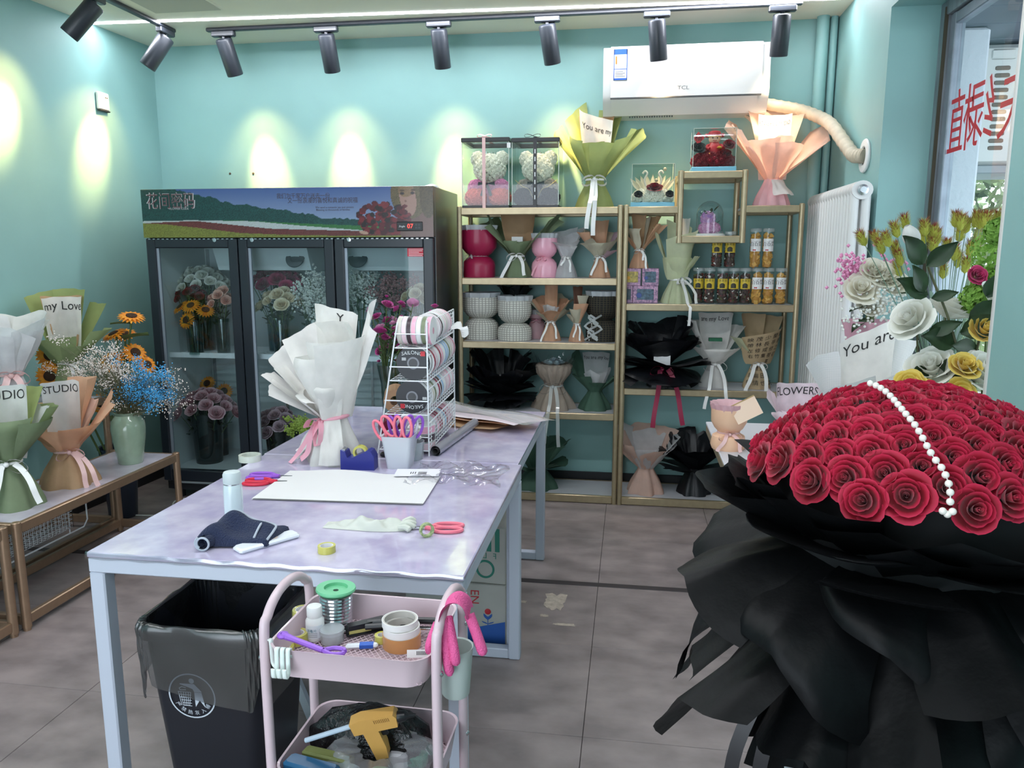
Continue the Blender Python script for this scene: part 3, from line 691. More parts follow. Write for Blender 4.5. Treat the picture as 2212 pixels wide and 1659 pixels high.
def petals(spec, nu=6, nv=5, ruffle=.0):
    """rose head: list of (angle, radius, height, span, open, z0)"""
    b = MB(); tipv = []
    for i, (a0, r, h, span, op, z0) in enumerate(spec):
        def f(s, t):
            a = a0 + s * span / 2; tt = t * (1 - .22 * s * s * s * s - .10 * s * s)
            rad = r * (.25 + .75 * math.sin(min(1, tt * 1.25) * PI / 2)) + op * max(0, tt - .55) ** 2 * 4
            rad += ruffle * math.sin(5 * s + i) * tt
            z = z0 + h * tt - op * 1.0 * max(0, tt - .7) ** 2 * 4
            return (rad * math.cos(a), rad * math.sin(a), z)
        n0 = len(b.v); b.grid(f, nu, nv)
        tipv += [j / nv for j in range(nv + 1) for _ in range(nu + 1)]
    return b, tipv
def rose_mesh(name, R, m, seed=0, layers=4, c0=None, c1=None, nu=6, nv=5, openness=1.0):
    rs = random.Random(seed); spec = []
    cnt = [3, 3, 4, 5][:layers]; rr = [.26, .45, .70, .95]; hh = [1.06, 1.0, .86, .66]; oo = [.10, .18, .27, .36]
    for k, n in enumerate(cnt):
        for j in range(n):
            spec.append((k * .9 + 2 * PI * j / n + rs.uniform(-.15, .15), R * rr[k] * rs.uniform(.94, 1.06), R * hh[k] * rs.uniform(.94, 1.06), 2 * PI / n * 1.45, R * oo[k] * openness * rs.uniform(.7, 1.3), -R * .02 * k))
    b, tip = petals(spec, nu, nv, R * .02)
    ns = 22 if R > .02 else 12; nt_ = 3
    b.grid(lambda s, u: (R * (.03 + .15 * s) * math.cos(s * 12) * (.6 + .4 * u), R * (.03 + .15 * s) * math.sin(s * 12) * (.6 + .4 * u), R * (1.08 - .10 * s + .03 * math.sin(9 * s)) * u), ns, nt_, 0, 1)
    tip += [j / nt_ for j in range(nt_ + 1) for _ in range(ns + 1)]
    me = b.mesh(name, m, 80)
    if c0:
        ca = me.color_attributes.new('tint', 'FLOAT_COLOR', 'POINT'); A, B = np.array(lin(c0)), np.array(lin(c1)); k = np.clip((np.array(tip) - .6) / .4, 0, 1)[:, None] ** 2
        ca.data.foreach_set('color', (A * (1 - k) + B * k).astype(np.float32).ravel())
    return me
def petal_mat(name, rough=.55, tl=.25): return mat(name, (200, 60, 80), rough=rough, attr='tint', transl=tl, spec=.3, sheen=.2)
PM = petal_mat('petal')
ROSE = {}
def rose(col, R=.035, var=0):
    cols = dict(red=((150, 12, 40), (206, 54, 92)), white=((226, 226, 214), (240, 240, 234)), cream=((232, 214, 178), (240, 228, 204)), pink=((216, 158, 170), (236, 200, 206)), hot=((170, 30, 84), (206, 70, 120)), peachr=((232, 168, 146), (244, 204, 190)),
                mauve=((176, 140, 152), (206, 180, 188)), yellow=((226, 192, 74), (244, 220, 122)), ivory=((236, 232, 214), (244, 242, 232)), coral=((222, 120, 112), (240, 160, 150)), lilac=((206, 140, 180), (226, 176, 206)), taupe=((150, 138, 130), (186, 176, 168)), darkred=((92, 8, 22), (140, 22, 40)), blk=((18, 20, 26), (40, 42, 50)), magenta=((158, 30, 112), (204, 84, 160)), bluew=((170, 196, 206), (206, 222, 228)))
    k = (col, round(R, 4), var)
    if k not in ROSE: ROSE[k] = rose_mesh('rose', R, PM, seed=var + 3, layers=4 if R > .02 else 3, c0=cols[col][0], c1=cols[col][1], nu=6 if R > .02 else 4, nv=5 if R > .02 else 4)
    return ROSE[k]
STEM = mat('stem_green', (84, 104, 58), rough=.6); LEAF = mat('leaf_green', (52, 78, 48), rough=.5, var=.25, vscale=20, transl=.15)
def leaf(b, base, direction, L, W, up=Vector((0, 0, 1)), droop=.2):
    base = Vector(base); d = Vector(direction).normalized(); q = d.cross(up); q = q.normalized() if q.length > 1e-4 else Vector((1, 0, 0)); n = q.cross(d)
    def f(s, t):
        wd = W / 2 * math.sin(PI * min(1, t ** .8 * .98 + .02)) ; p = base + d * (L * t) + q * (s * wd) - n * (-.15 * W * s * s) - up * droop * L * t * t
        return tuple(p)
    b.grid(f, 4, 6)
def gyp(rnd, n, R, zc, size, spread=1.0):
    """cloud of tiny blossoms with hair stems"""
    fl = MB(); st = MB()
    for i in range(n):
        while True:
            p = Vector((rnd.uniform(-1, 1), rnd.uniform(-1, 1), rnd.uniform(-.8, 1)))
            if p.length < 1 and p.length > .25: break
        p = Vector((p.x * R[0], p.y * R[1], zc + p.z * R[2])); fl.octa(p, size * rnd.uniform(.7, 1.3))
        if i % 6 == 0: st.tube([(p.x * .15, p.y * .15, zc - R[2] * 1.0), (p.x * .6, p.y * .6, zc + (p.z - zc) * .3 - R[2] * .2), p], .0009, 3, cap=False)
    return fl, st
GLASS = clear('vase_glass', (214, 226, 224), gloss=.10)
# ================================================================== things on the gold racks
YS = 4.94
def sx(px, py, Y=YS): return at(px, py, Y).x
def sz(px, py, Y=YS): return at(px, py, Y).z
def mpp(px, py, Y=YS): return at(px + 1, py, Y).x - at(px, py, Y).x
def tweed(name, base, line, k=150, line2=None):
    if name in _M: return _M[name]
    m = mat(name, base, rough=.8, bump=.6, bscale=160); nt = m.node_tree; N = nt.nodes; L = nt.links; b = N['Principled BSDF']
    tc = N.new('ShaderNodeTexCoord'); sp = N.new('ShaderNodeSeparateXYZ'); L.new(tc.outputs['Object'], sp.inputs[0])
    an = N.new('ShaderNodeMath'); an.operation = 'ARCTAN2'; L.new(sp.outputs[0], an.inputs[0]); L.new(sp.outputs[1], an.inputs[1])
    def lines(sock, kk):
        a = N.new('ShaderNodeMath'); a.operation = 'MULTIPLY'; a.inputs[1].default_value = kk; L.new(sock, a.inputs[0])
        s_ = N.new('ShaderNodeMath'); s_.operation = 'SINE'; L.new(a.outputs[0], s_.inputs[0])
        g = N.new('ShaderNodeMath'); g.operation = 'GREATER_THAN'; g.inputs[1].default_value = .72; L.new(s_.outputs[0], g.inputs[0]); return g
    g1 = lines(sp.outputs[2], k * 2.1); g2 = lines(an.outputs[0], k * .16)
    mx = N.new('ShaderNodeMath'); mx.operation = 'MAXIMUM'; L.new(g1.outputs[0], mx.inputs[0]); L.new(g2.outputs[0], mx.inputs[1])
    c = N.new('ShaderNodeMixRGB'); c.inputs[1].default_value = lin(base); c.inputs[2].default_value = lin(line); L.new(mx.outputs[0], c.inputs[0]); L.new(c.outputs[0], b.inputs['Base Color'])
    return m
TISS = mat('ruffle_tissue', (226, 230, 234), rough=.6, transl=.4)
def hourglass(name, label, px, ytop, ywaist, z, wpx, m, ruf=TISS, rib=None, pleat=.0, group=None, Y=YS, lean=0, rufh=.03, wtop=None, bowaz=0, tails=()):
    r = wpx * mpp(px, ytop, Y) / 2; rt = (wtop or wpx) * mpp(px, ytop, Y) / 2; zt = sz(px, ytop, Y) - z; zw = sz(px, ywaist, Y) - z
    t = thing(name, label, 'flower box', (sx(px, ywaist, Y), Y, z), 0, group); t.rotation_euler = (0, lean, 0)
    pl = lambda a, k, rr: rr * (1 + .07 * math.sin(18 * a) * (1 if rr < r * .8 else .15))
    MB().lathe([(r * .98, 0), (r, .012), (r * 1.01, zw * .55), (r * .96, zw * .74), (r * .72, zw * .92), (r * .5, zw)], 44, fn=pl, cap1=False).build('lower_wrap', m, t, smooth=60)
    hu = zt - rufh
    MB().lathe([(rt * .5, zw), (rt * .74, zw + (hu - zw) * .12), (rt * .97, zw + (hu - zw) * .32), (rt * 1.01, zw + (hu - zw) * .55), (rt, hu), (rt * .97, hu), (rt * .95, zw + (hu - zw) * .6), (.0, zw + (hu - zw) * .5)], 44, fn=pl, cap0=False, cap1=False).build('upper_wrap', m, t, smooth=60)
    rr = random.Random(int(px)); ph = [rr.uniform(0, 6) for _ in range(4)]
    def rf(a, k, q): return q * (1 + .05 * math.sin(13 * a + ph[0]) + .04 * math.sin(23 * a + ph[1] + 3 * k))
    MB().lathe([(rt * .9, hu - .02), (rt * .99, hu + rufh * .4), (rt * 1.02, hu + rufh), (rt * .86, hu + rufh * .9), (rt * .7, hu + rufh * .3), (rt * .4, hu), (rt * .1, hu - .01)], 60, fn=rf, cap0=False, cap1=True).build('tissue_ruffle', ruf, t, smooth=70)
    if rib: bow(t, rib, zw, r * .5, az=bowaz, loop=.035, tails=tails, width=.012)
    return t
RUBY = mat('crimson_tie', (200, 180, 186), rough=.4)
# ---- row 2 left
hourglass('hourglass_bouquet_box', 'crimson hourglass flower box with white tissue on the second shelf', 1035, 487, 553, ZA[1], 68, P['crimson'], rib=RB['organza'], bowaz=-40, tails=((-.05, .10), (-.06, .16)), wtop=76)
hourglass('hourglass_bouquet_box', 'pink shiny hourglass flower box with white tissue and pink bow', 1176, 504, 557, ZA[1], 55, P['pinkwrap'], rib=RB['pink'], tails=((-.05, .11), (.0, .12)), wtop=55, bowaz=-10)
# ---- row 3 left
TW = tweed('white_tweed', (222, 220, 212), (160, 158, 150), 220); TB = tweed('black_tweed', (28, 28, 28), (70, 64, 48), 220)
hourglass('hourglass_bouquet_box', 'white tweed hourglass flower box nearest the fridge', 1040, 631, 686, ZA[2], 73, TW, wtop=78)
hourglass('hourglass_bouquet_box', 'white tweed hourglass flower box beside the peach bouquet', 1112, 638, 697, ZA[2], 73, TW, wtop=72, Y=4.90)
hb = hourglass('hourglass_bouquet_box', 'black tweed hourglass flower box with organza ribbon and pearls', 1302, 628, 690, ZA[2], 72, TB, wtop=74)
rb_ = MB(); rs_ = random.Random(2)
for k, (x0, sgn) in enumerate(((-.075, 1), (-.03, -1), (-.055, 1))):
    rb_.strip([(x0 + .03 * math.sin(1.2 * i + k * 2), -.115 - .004 * i, .17 - .017 * i) for i in range(10)], .016, Vector((1, .4, .2)))
rb_.build('organza_ribbon', RB['organza'], hb, smooth=60)
for i in range(11): MB().ball((-.075 + .012 * math.sin(i * .6), -.118, .14 - .0125 * i), .0045, 8, 6).build('pearl', mat('pearl', (236, 230, 222), rough=.2, coat=.6), hb)

# ---- generic wrapped bouquets -------------------------------------------------
def bq(name, label, px, ywaist, z, basepx, Y=YS, group=None, rw=None, skirtm=None, pleat=.14, k=6, rz=0, cat='bouquet', sq=0):
    mp_ = mpp(px, ywaist, Y); zw = sz(px, ywaist, Y) - z
    t = thing(name, label, cat, (sx(px, ywaist, Y), Y, z), rz, group)
    rb = basepx * mp_ / 2; rw_ = rw or max(.018, rb * .42)
    if skirtm: skirt(t, skirtm, zw, rb, rw_, pleat=pleat, k=k, seed=int(px), sq=sq)
    t['zw'] = zw; t['rw'] = rw_; t['mp'] = mp_
    return t, zw, rw_, mp_
# green V bouquet
t, zw, rw, m_ = bq('paper_bouquet', 'sage green paper bouquet opening in a wide V on second shelf', 1118, 553, ZA[1], 62, skirtm=P['sage'])
add_sheet(t, P['kraft'], az=180, w=.30, h=.27, lean=12, r0=rw, z0=zw, seed=1)
add_sheet(t, P['sage'], az=-120, w=.20, h=.30, lean=40, r0=rw, z0=zw, tilt=-.1, roll=.03, seed=2)
add_sheet(t, P['sage'], az=-75, w=.17, h=.27, lean=32, r0=rw, z0=zw, tilt=-.2, roll=.05, seed=3)
add_sheet(t, P['sage'], az=95, w=.17, h=.34, lean=42, r0=rw, z0=zw, tilt=.12, roll=.05, seed=4)
add_sheet(t, P['sage'], az=60, w=.15, h=.26, lean=44, r0=rw, z0=zw, tilt=.2, roll=.03, seed=5)
add_sheet(t, P['sage'], az=-35, w=.15, h=.13, lean=38, r0=rw, z0=zw, tip=-.02, seed=6)
add_sheet(t, P['sage'], az=25, w=.16, h=.12, lean=34, r0=rw, z0=zw, tip=-.02, seed=7)
MB().box(-.035, .035, -.02, .02, zw + .06, zw + .12).build('card', mat('card_white', (226, 226, 226)), t)
bow(t, RB['white'], zw, rw, loop=.06, tails=((-.09, .15), (.06, .12)), width=.02)
# white tissue bouquet
t, zw, rw, m_ = bq('paper_bouquet', 'white tissue bouquet between the pink box and beige bouquet', 1223, 556, ZA[1], 46, skirtm=P['tissue'])
fan(t, [P['tissue']], 5, .20, zw, rw, .15, 24, seed=11); fan(t, [P['tissue']], 4, .12, zw, rw, .13, 32, arc=(-80, 80), seed=12)
bow(t, RB['white'], zw, rw, loop=.025, tails=((.04, .09), (-.02, .05)), width=.012)
# beige and peach bouquet
t, zw, rw, m_ = bq('paper_bouquet', 'beige and peach paper bouquet at the right end of second shelf', 1296, 556, ZA[1], 46, skirtm=P['peach'])
add_sheet(t, P['peach'], az=178, w=.12, h=.23, lean=8, r0=rw, z0=zw, seed=1)
fan(t, [P['beige'], P['mauve'], P['beige'], P['peach']], 5, .20, zw, rw, .15, 30, arc=(90, 270), seed=14)
add_sheet(t, P['peach'], az=-80, w=.09, h=.19, lean=36, r0=rw, z0=zw, roll=-.06, seed=3)
fan(t, [P['beige'], P['beige'], P['beige']], 3, .13, zw, rw, .17, 40, arc=(-85, 85), seed=15)
add_sheet(t, P['mauve'], az=50, w=.10, h=.10, lean=58, r0=rw, z0=zw - .01, seed=8)
bow(t, RB['white'], zw, rw, loop=.04, tails=((-.045, .11), (.05, .09)), width=.014)
# row 3 peach bouquets
t, zw, rw, m_ = bq('paper_bouquet', 'peach paper bouquet with tall square back sheet on third shelf', 1190, 695, ZA[2], 44, Y=4.90, skirtm=P['peach'])
add_sheet(t, P['peach'], az=180, w=.11, h=.235, lean=4, r0=rw, z0=zw, w0=.8, seed=1)
fan(t, [P['beige'], P['peach'], P['beige']], 6, .20, zw, rw, .13, 34, arc=(85, 275), seed=21)
fan(t, [P['beige'], P['peach'], P['beige']], 3, .12, zw, rw, .15, 46, arc=(-95, 95), seed=22)
add_sheet(t, P['tissue'], az=-20, w=.10, h=.11, lean=16, r0=rw, z0=zw, crum=.008, seed=5); add_sheet(t, P['tissue'], az=30, w=.09, h=.10, lean=18, r0=rw, z0=zw, crum=.008, seed=6)
bow(t, RB['white'], zw, rw, loop=.035, tails=((-.05, .12), (.05, .10)), width=.012)
t, zw, rw, m_ = bq('paper_bouquet', 'small rolled peach paper bouquet left of the black tweed box', 1246, 699, ZA[2], 32, Y=4.86, skirtm=P['peach'])
add_sheet(t, P['brown'], az=175, w=.08, h=.23, lean=4, r0=rw, z0=zw, seed=1)
add_sheet(t, P['beige'], az=110, w=.11, h=.19, lean=18, r0=rw, z0=zw, roll=-.07, seed=2); add_sheet(t, P['peach'], az=60, w=.10, h=.14, lean=26, r0=rw, z0=zw, roll=-.06, seed=3)
add_sheet(t, P['beige'], az=-10, w=.10, h=.11, lean=30, r0=rw, z0=zw, roll=-.05, seed=4); add_sheet(t, P['beige'], az=-70, w=.10, h=.08, lean=40, r0=rw, z0=zw, seed=5)
bow(t, RB['white'], zw, rw, loop=.02, tails=((.03, .10), (-.01, .08)), width=.01)
# pink bundle behind the peach bouquet
hourglass('hourglass_bouquet_box', 'pink paper bundle half hidden behind the peach bouquet', 1160, 668, 690, ZA[2], 36, P['pinkp'], Y=5.02, rib=RB['pink'])
# black tuft behind tweed
t, zw, rw, m_ = bq('paper_bouquet', 'black paper bouquet peeking over the white tweed boxes', 1112, 660, ZA[2], 40, Y=5.05, skirtm=P['black'])
fan(t, [P['black']], 8, .17, zw, rw, .10, 28, arc=(0, 360), seed=25)
# row 4: black, beige tulle, dark green
t, zw, rw, m_ = bq('paper_bouquet', 'wide black paper bouquet on the fourth shelf behind the table', 1085, 850, ZA[3], 80, Y=4.95, skirtm=P['black'])
fan(t, [P['black']], 9, .31, zw, rw, .15, 24, arc=(60, 300), seed=31); fan(t, [P['black']], 9, .26, zw, rw, .17, 42, arc=(-130, 130), seed=32); fan(t, [P['black']], 7, .21, zw, rw, .20, 62, arc=(-110, 110), seed=33); fan(t, [P['black']], 6, .19, zw, rw, .20, 92, arc=(-110, 110), seed=34)
t, zw, rw, m_ = bq('tulle_bouquet', 'beige tulle bouquet with pale blue roses and organza bow', 1196, 832, ZA[3], 84, Y=4.92, skirtm=P['mesh'], pleat=.25)
MB().lathe([(rw, zw), (.07, zw + .03), (.11, zw + .08), (.118, zw + .13), (.10, zw + .145), (.07, zw + .13)], 50, fn=lambda a, k, r: r * (1 + .05 * math.sin(17 * a) + .03 * math.sin(31 * a)), cap0=False, cap1=True).build('tulle_cup', P['mesh'], t, smooth=70)
for i in range(6): inst(rose('bluew', .026), 'rose', t, (.045 * math.cos(i * 1.05), .045 * math.sin(i * 1.05), zw + .14), (0, 0, i))
inst(rose('bluew', .026), 'rose', t, (0, 0, zw + .155))
ce = MB()
for i in range(7):
    f = sheet_fn(az=-150 + i * 50, w=.13, h=.20, lean=20, r0=rw + .02, z0=zw + .03, peak=.25, crum=.008, seed=i); ce.grid(f, 8, 8)
ce.build('cellophane', clear('cellophane', (250, 250, 250), gloss=.08, rough=.08), t, smooth=60)
bow(t, RB['organza'], zw, rw, loop=.085, tails=((-.03, .34), (.06, .36)), width=.022, over=(.03, .20, .13))
t, zw, rw, m_ = bq('paper_bouquet', 'dark green paper bouquet with white tissue on fourth shelf', 1285, 844, ZA[3], 68, Y=4.93, skirtm=P['dgreen'])
add_sheet(t, P['tissue'], az=175, w=.24, h=.245, lean=12, r0=rw, z0=zw, seed=1, text='You are my love', tc=(0, .86), ts=.032)
add_sheet(t, P['dgreen'], az=-110, w=.17, h=.25, lean=32, r0=rw, z0=zw, tilt=-.2, seed=2); add_sheet(t, P['dgreen'], az=-60, w=.17, h=.15, lean=44, r0=rw, z0=zw, roll=-.05, seed=3)
add_sheet(t, P['tissue'], az=90, w=.12, h=.16, lean=22, r0=rw, z0=zw, seed=4); add_sheet(t, P['tissue'], az=-20, w=.12, h=.15, lean=14, r0=rw, z0=zw, peak=.2, seed=5)
add_sheet(t, P['dgreen'], az=70, w=.17, h=.15, lean=42, r0=rw, z0=zw, roll=.05, seed=6); add_sheet(t, P['dgreen'], az=10, w=.19, h=.08, lean=36, r0=rw, z0=zw, seed=7)
# row 4 right bay: black, white, calligraphy
def black_frill(t, zw, rw, R, seed, n=(8, 9, 8)):
    fan(t, [P['black']], n[0], R * 1.25, zw, rw, R * .8, 26, arc=(60, 300), seed=seed); fan(t, [P['black']], n[1], R * 1.05, zw, rw, R * .95, 46, arc=(-130, 130), seed=seed + 1)
    fan(t, [P['black']], n[2], R * .95, zw - .01, rw, R * 1.05, 74, arc=(-120, 120), seed=seed + 2, bend=.0)
t, zw, rw, m_ = bq('paper_bouquet', 'black paper bouquet with long crimson ribbons on the right rack', 1428, 790, ZBR[2], 60, Y=4.88, skirtm=P['black'])
black_frill(t, zw, rw, .27, 41)
fan(t, [P['black']], 8, .24, zw + .01, rw, .26, 108, arc=(-100, 100), seed=44)
MB().box(-.05, .05, -.11, -.1, zw + .02, zw + .09).build('card', mat('card_white', (226, 226, 226)), t)
bow(t, RB['crimson'], zw, rw + .1, loop=.07, tails=((-.04, .36), (.14, .34)), width=.028, over=(.06, .17, .06), band=False)
t, zw, rw, m_ = bq('paper_bouquet', 'white paper bouquet with lettered ribbon between black and calligraphy bouquets', 1543, 785, ZBR[2], 60, Y=4.92, skirtm=P['white'])
add_sheet(t, P['white'], az=180, w=.28, h=.32, lean=14, r0=rw, z0=zw, seed=1, text='are my Love', tc=(0, .88), ts=.042)
add_sheet(t, P['white'], az=-105, w=.13, h=.30, lean=28, r0=rw, z0=zw, roll=-.06, seed=2); add_sheet(t, P['white'], az=110, w=.20, h=.27, lean=30, r0=rw, z0=zw, seed=3)
add_sheet(t, P['white'], az=-70, w=.17, h=.17, lean=46, r0=rw, z0=zw, tip=-.02, seed=4); add_sheet(t, P['white'], az=70, w=.20, h=.17, lean=50, r0=rw, z0=zw, seed=5)
add_sheet(t, P['white'], az=0, w=.28, h=.14, lean=40, r0=rw, z0=zw, tip=-.03, seed=6)
MB().box(-.04, .04, -.02, .02, zw + .14, zw + .16).build('foam_block', mat('foam_green', (40, 100, 72), rough=.9), t)
bow(t, RB['white'], zw, rw, loop=.07, tails=((-.06, .26), (.07, .20)), width=.02, over=(.02, .16, .1))
t, zw, rw, m_ = bq('paper_bouquet', 'tan paper bouquet printed with black calligraphy on right rack', 1636, 785, ZBR[2], 62, Y=4.92, skirtm=P['calli'], pleat=.05)
bsk = [c for c in t.children if c.name.startswith('wrap_skirt')][0]
add_sheet(t, P['calli'], az=-150, w=.22, h=.31, lean=14, r0=rw, z0=zw, seed=1); add_sheet(t, P['calli'], az=150, w=.20, h=.32, lean=26, r0=rw, z0=zw, seed=2)
add_sheet(t, P['lemon'], az=-75, w=.18, h=.21, lean=38, r0=rw, z0=zw, seed=3)
fk = dict(az=15, w=.34, h=.225, lean=26, r0=rw, z0=zw, tilt=.16, w0=.5, seed=4, crum=.002)
fs = add_sheet(t, P['calli'], **fk); ff = sheet_fn(**fk); o_ = D(15)[0]
CAL = ['映帶左右', '茂林修竹', '少長咸集', '蘭亭修禊事', '暮春之初']
for ci, colm in enumerate(CAL):
    for ri, ch in enumerate(colm):
        s0 = -.62 + ci * .33; t0 = .84 - ri * .19
        lettering(ch, .034, lambda x, y: tuple(Vector(ff(s0 + x / .13, t0 + y / .225)) + o_ * .004), INK, fs)
for ci in range(4):
    for ri in range(3):
        a0 = math.radians(-38 + ci * 26); rr0 = .088 * (1 - .14 * ri)
        def fn(x, y):
            zz = .125 - ri * .042 + y; a = a0 + x / .085; r = .098 - .055 * max(0, zz - .03) / (zw - .03) if zz > .03 else .098
            r *= 1.09
            return (r * math.sin(a), -r * math.cos(a), zz)
        lettering('流觴暢敘幽情是日也天朗氣'[ci * 3 + ri], .032, fn, INK, bsk)
bow(t, RB['white'], zw, rw, loop=.05, tails=((-.08, .17), (.05, .17)), width=.022, over=(-1, 0, .075))
# row 5 bottom
t, zw, rw, m_ = bq('paper_bouquet', 'pale blush tissue bouquet on the bottom of the right rack', 1395, 1010, .052, 80, Y=4.92, skirtm=P['blush'], pleat=.2)
fan(t, [P['tissue'], P['blush']], 6, .30, zw, rw, .22, 30, arc=(90, 270), seed=51); fan(t, [P['blush'], P['tissue']], 4, .22, zw, rw, .2, 38, arc=(-80, 80), seed=52)
t, zw, rw, m_ = bq('paper_bouquet', 'black paper bouquet on the bottom of the right rack', 1500, 1010, .052, 70, Y=4.93, skirtm=P['black'])
black_frill(t, zw, rw, .20, 55)
t, zw, rw, m_ = bq('paper_bouquet', 'dark green paper bouquet low on the left rack behind the table', 1160, 1010, .052, 90, Y=4.92, skirtm=P['dgreen'])
fan(t, [P['dgreen']], 7, .24, zw, rw, .2, 34, arc=(0, 360), seed=57); fan(t, [P['dgreen']], 4, .16, zw, rw, .2, 66, arc=(-60, 120), seed=58)
# row 2 right bay: patterned boxes with a bouquet on them, lemon bouquet
PAT = mat('pink_pattern', (206, 160, 190), rough=.4, var=.3, vscale=90, rgb2=(110, 90, 120))
zb = ZBR[1]
def gift(px0, px1, py0, py1, label, z, hz, win):
    x0, x1 = sx(px0, py1, 4.84), sx(px1, py1, 4.84)
    t = thing('gift_box', label, 'gift box', ((x0 + x1) / 2, 4.84, z), 0, 'patterned gift boxes on the right rack'); w_ = (x1 - x0) / 2 - .001
    MB().box(-w_, w_, 0, .10, 0, hz, .003).build('carton', PAT, t)
    MB().box(-w_ * .68, w_ * .68, -.001, .01, hz * .18, hz * .82, .002).build('window_inset', mat('inset_' + win, dict(yellow=(214, 190, 90), blue=(84, 110, 130), teal=(60, 86, 96))[win], rough=.3, var=.4, vscale=70), t)
    MB().lathe([(w_ * .22, 0), (w_ * .2, .002)], 14).xf(Matrix.Translation((-w_ * .5, -.0015, hz * .45)) @ Matrix.Rotation(PI / 2, 4, 'X')).build('round_seal', mat('seal_' + win, (60, 80, 140) if win != 'yellow' else (230, 170, 70)), t)
hz_ = .106
gift(1347, 1366, 620, 656, 'narrow end of a pink patterned gift box, lowest left of stack', zb, hz_, 'teal')
gift(1366, 1421, 620, 656, 'wide pink patterned gift box with blue window at stack bottom', zb, hz_, 'blue')
gift(1348, 1384, 583, 619, 'pink patterned gift box with yellow window, upper left of stack', zb + hz_, hz_, 'yellow')
gift(1386, 1423, 583, 619, 'pink patterned gift box with blue window, upper right of stack', zb + hz_, hz_, 'blue')
t, zw, rw, m_ = bq('paper_bouquet', 'small peach paper bouquet standing on the patterned gift boxes', 1381, 541, zb + 2 * hz_, 40, Y=4.89, skirtm=P['peach'])
add_sheet(t, P['kraft'], az=-165, w=.12, h=.22, lean=8, r0=rw, z0=zw, seed=1); add_sheet(t, P['beige'], az=165, w=.11, h=.21, lean=16, r0=rw, z0=zw, seed=2); add_sheet(t, P['kraft'], az=120, w=.09, h=.24, lean=30, r0=rw, z0=zw, roll=-.05, seed=3)
add_sheet(t, P['beige'], az=-45, w=.13, h=.15, lean=24, r0=rw, z0=zw, tip=-.02, seed=4); add_sheet(t, P['peach'], az=60, w=.12, h=.19, lean=36, r0=rw, z0=zw, roll=.04, seed=5); add_sheet(t, P['peach'], az=-85, w=.13, h=.13, lean=36, r0=rw, z0=zw, seed=6)
bow(t, RB['white'], zw, rw, loop=.035, tails=((.05, .11), (.03, .06)), width=.012)
t, zw, rw, m_ = bq('paper_bouquet', 'pale lemon paper bouquet beside the candy jars', 1462, 604, zb, 62, Y=4.88, skirtm=P['lemon'], pleat=.2, k=9)
add_sheet(t, P['lemon'], az=170, w=.20, h=.34, lean=8, r0=rw, z0=zw, tilt=.08, w0=.6, seed=1); add_sheet(t, P['white'], az=150, w=.10, h=.37, lean=6, r0=rw, z0=zw, seed=9)
add_sheet(t, P['lemon'], az=-90, w=.15, h=.33, lean=20, r0=rw, z0=zw, tilt=-.1, seed=2); add_sheet(t, P['lemon'], az=15, w=.23, h=.285, lean=18, r0=rw, z0=zw, tilt=.10, w0=.6, seed=3)
add_sheet(t, P['lemon'], az=75, w=.15, h=.17, lean=34, r0=rw, z0=zw, seed=4); add_sheet(t, P['lemon'], az=-10, w=.24, h=.145, lean=22, r0=rw, z0=zw, seed=5, w0=.5)
bow(t, RB['white'], zw, rw, az=35, loop=.05, tails=((-.02, .27), (.05, .14)), width=.022, over=(-.01, .16, .09))
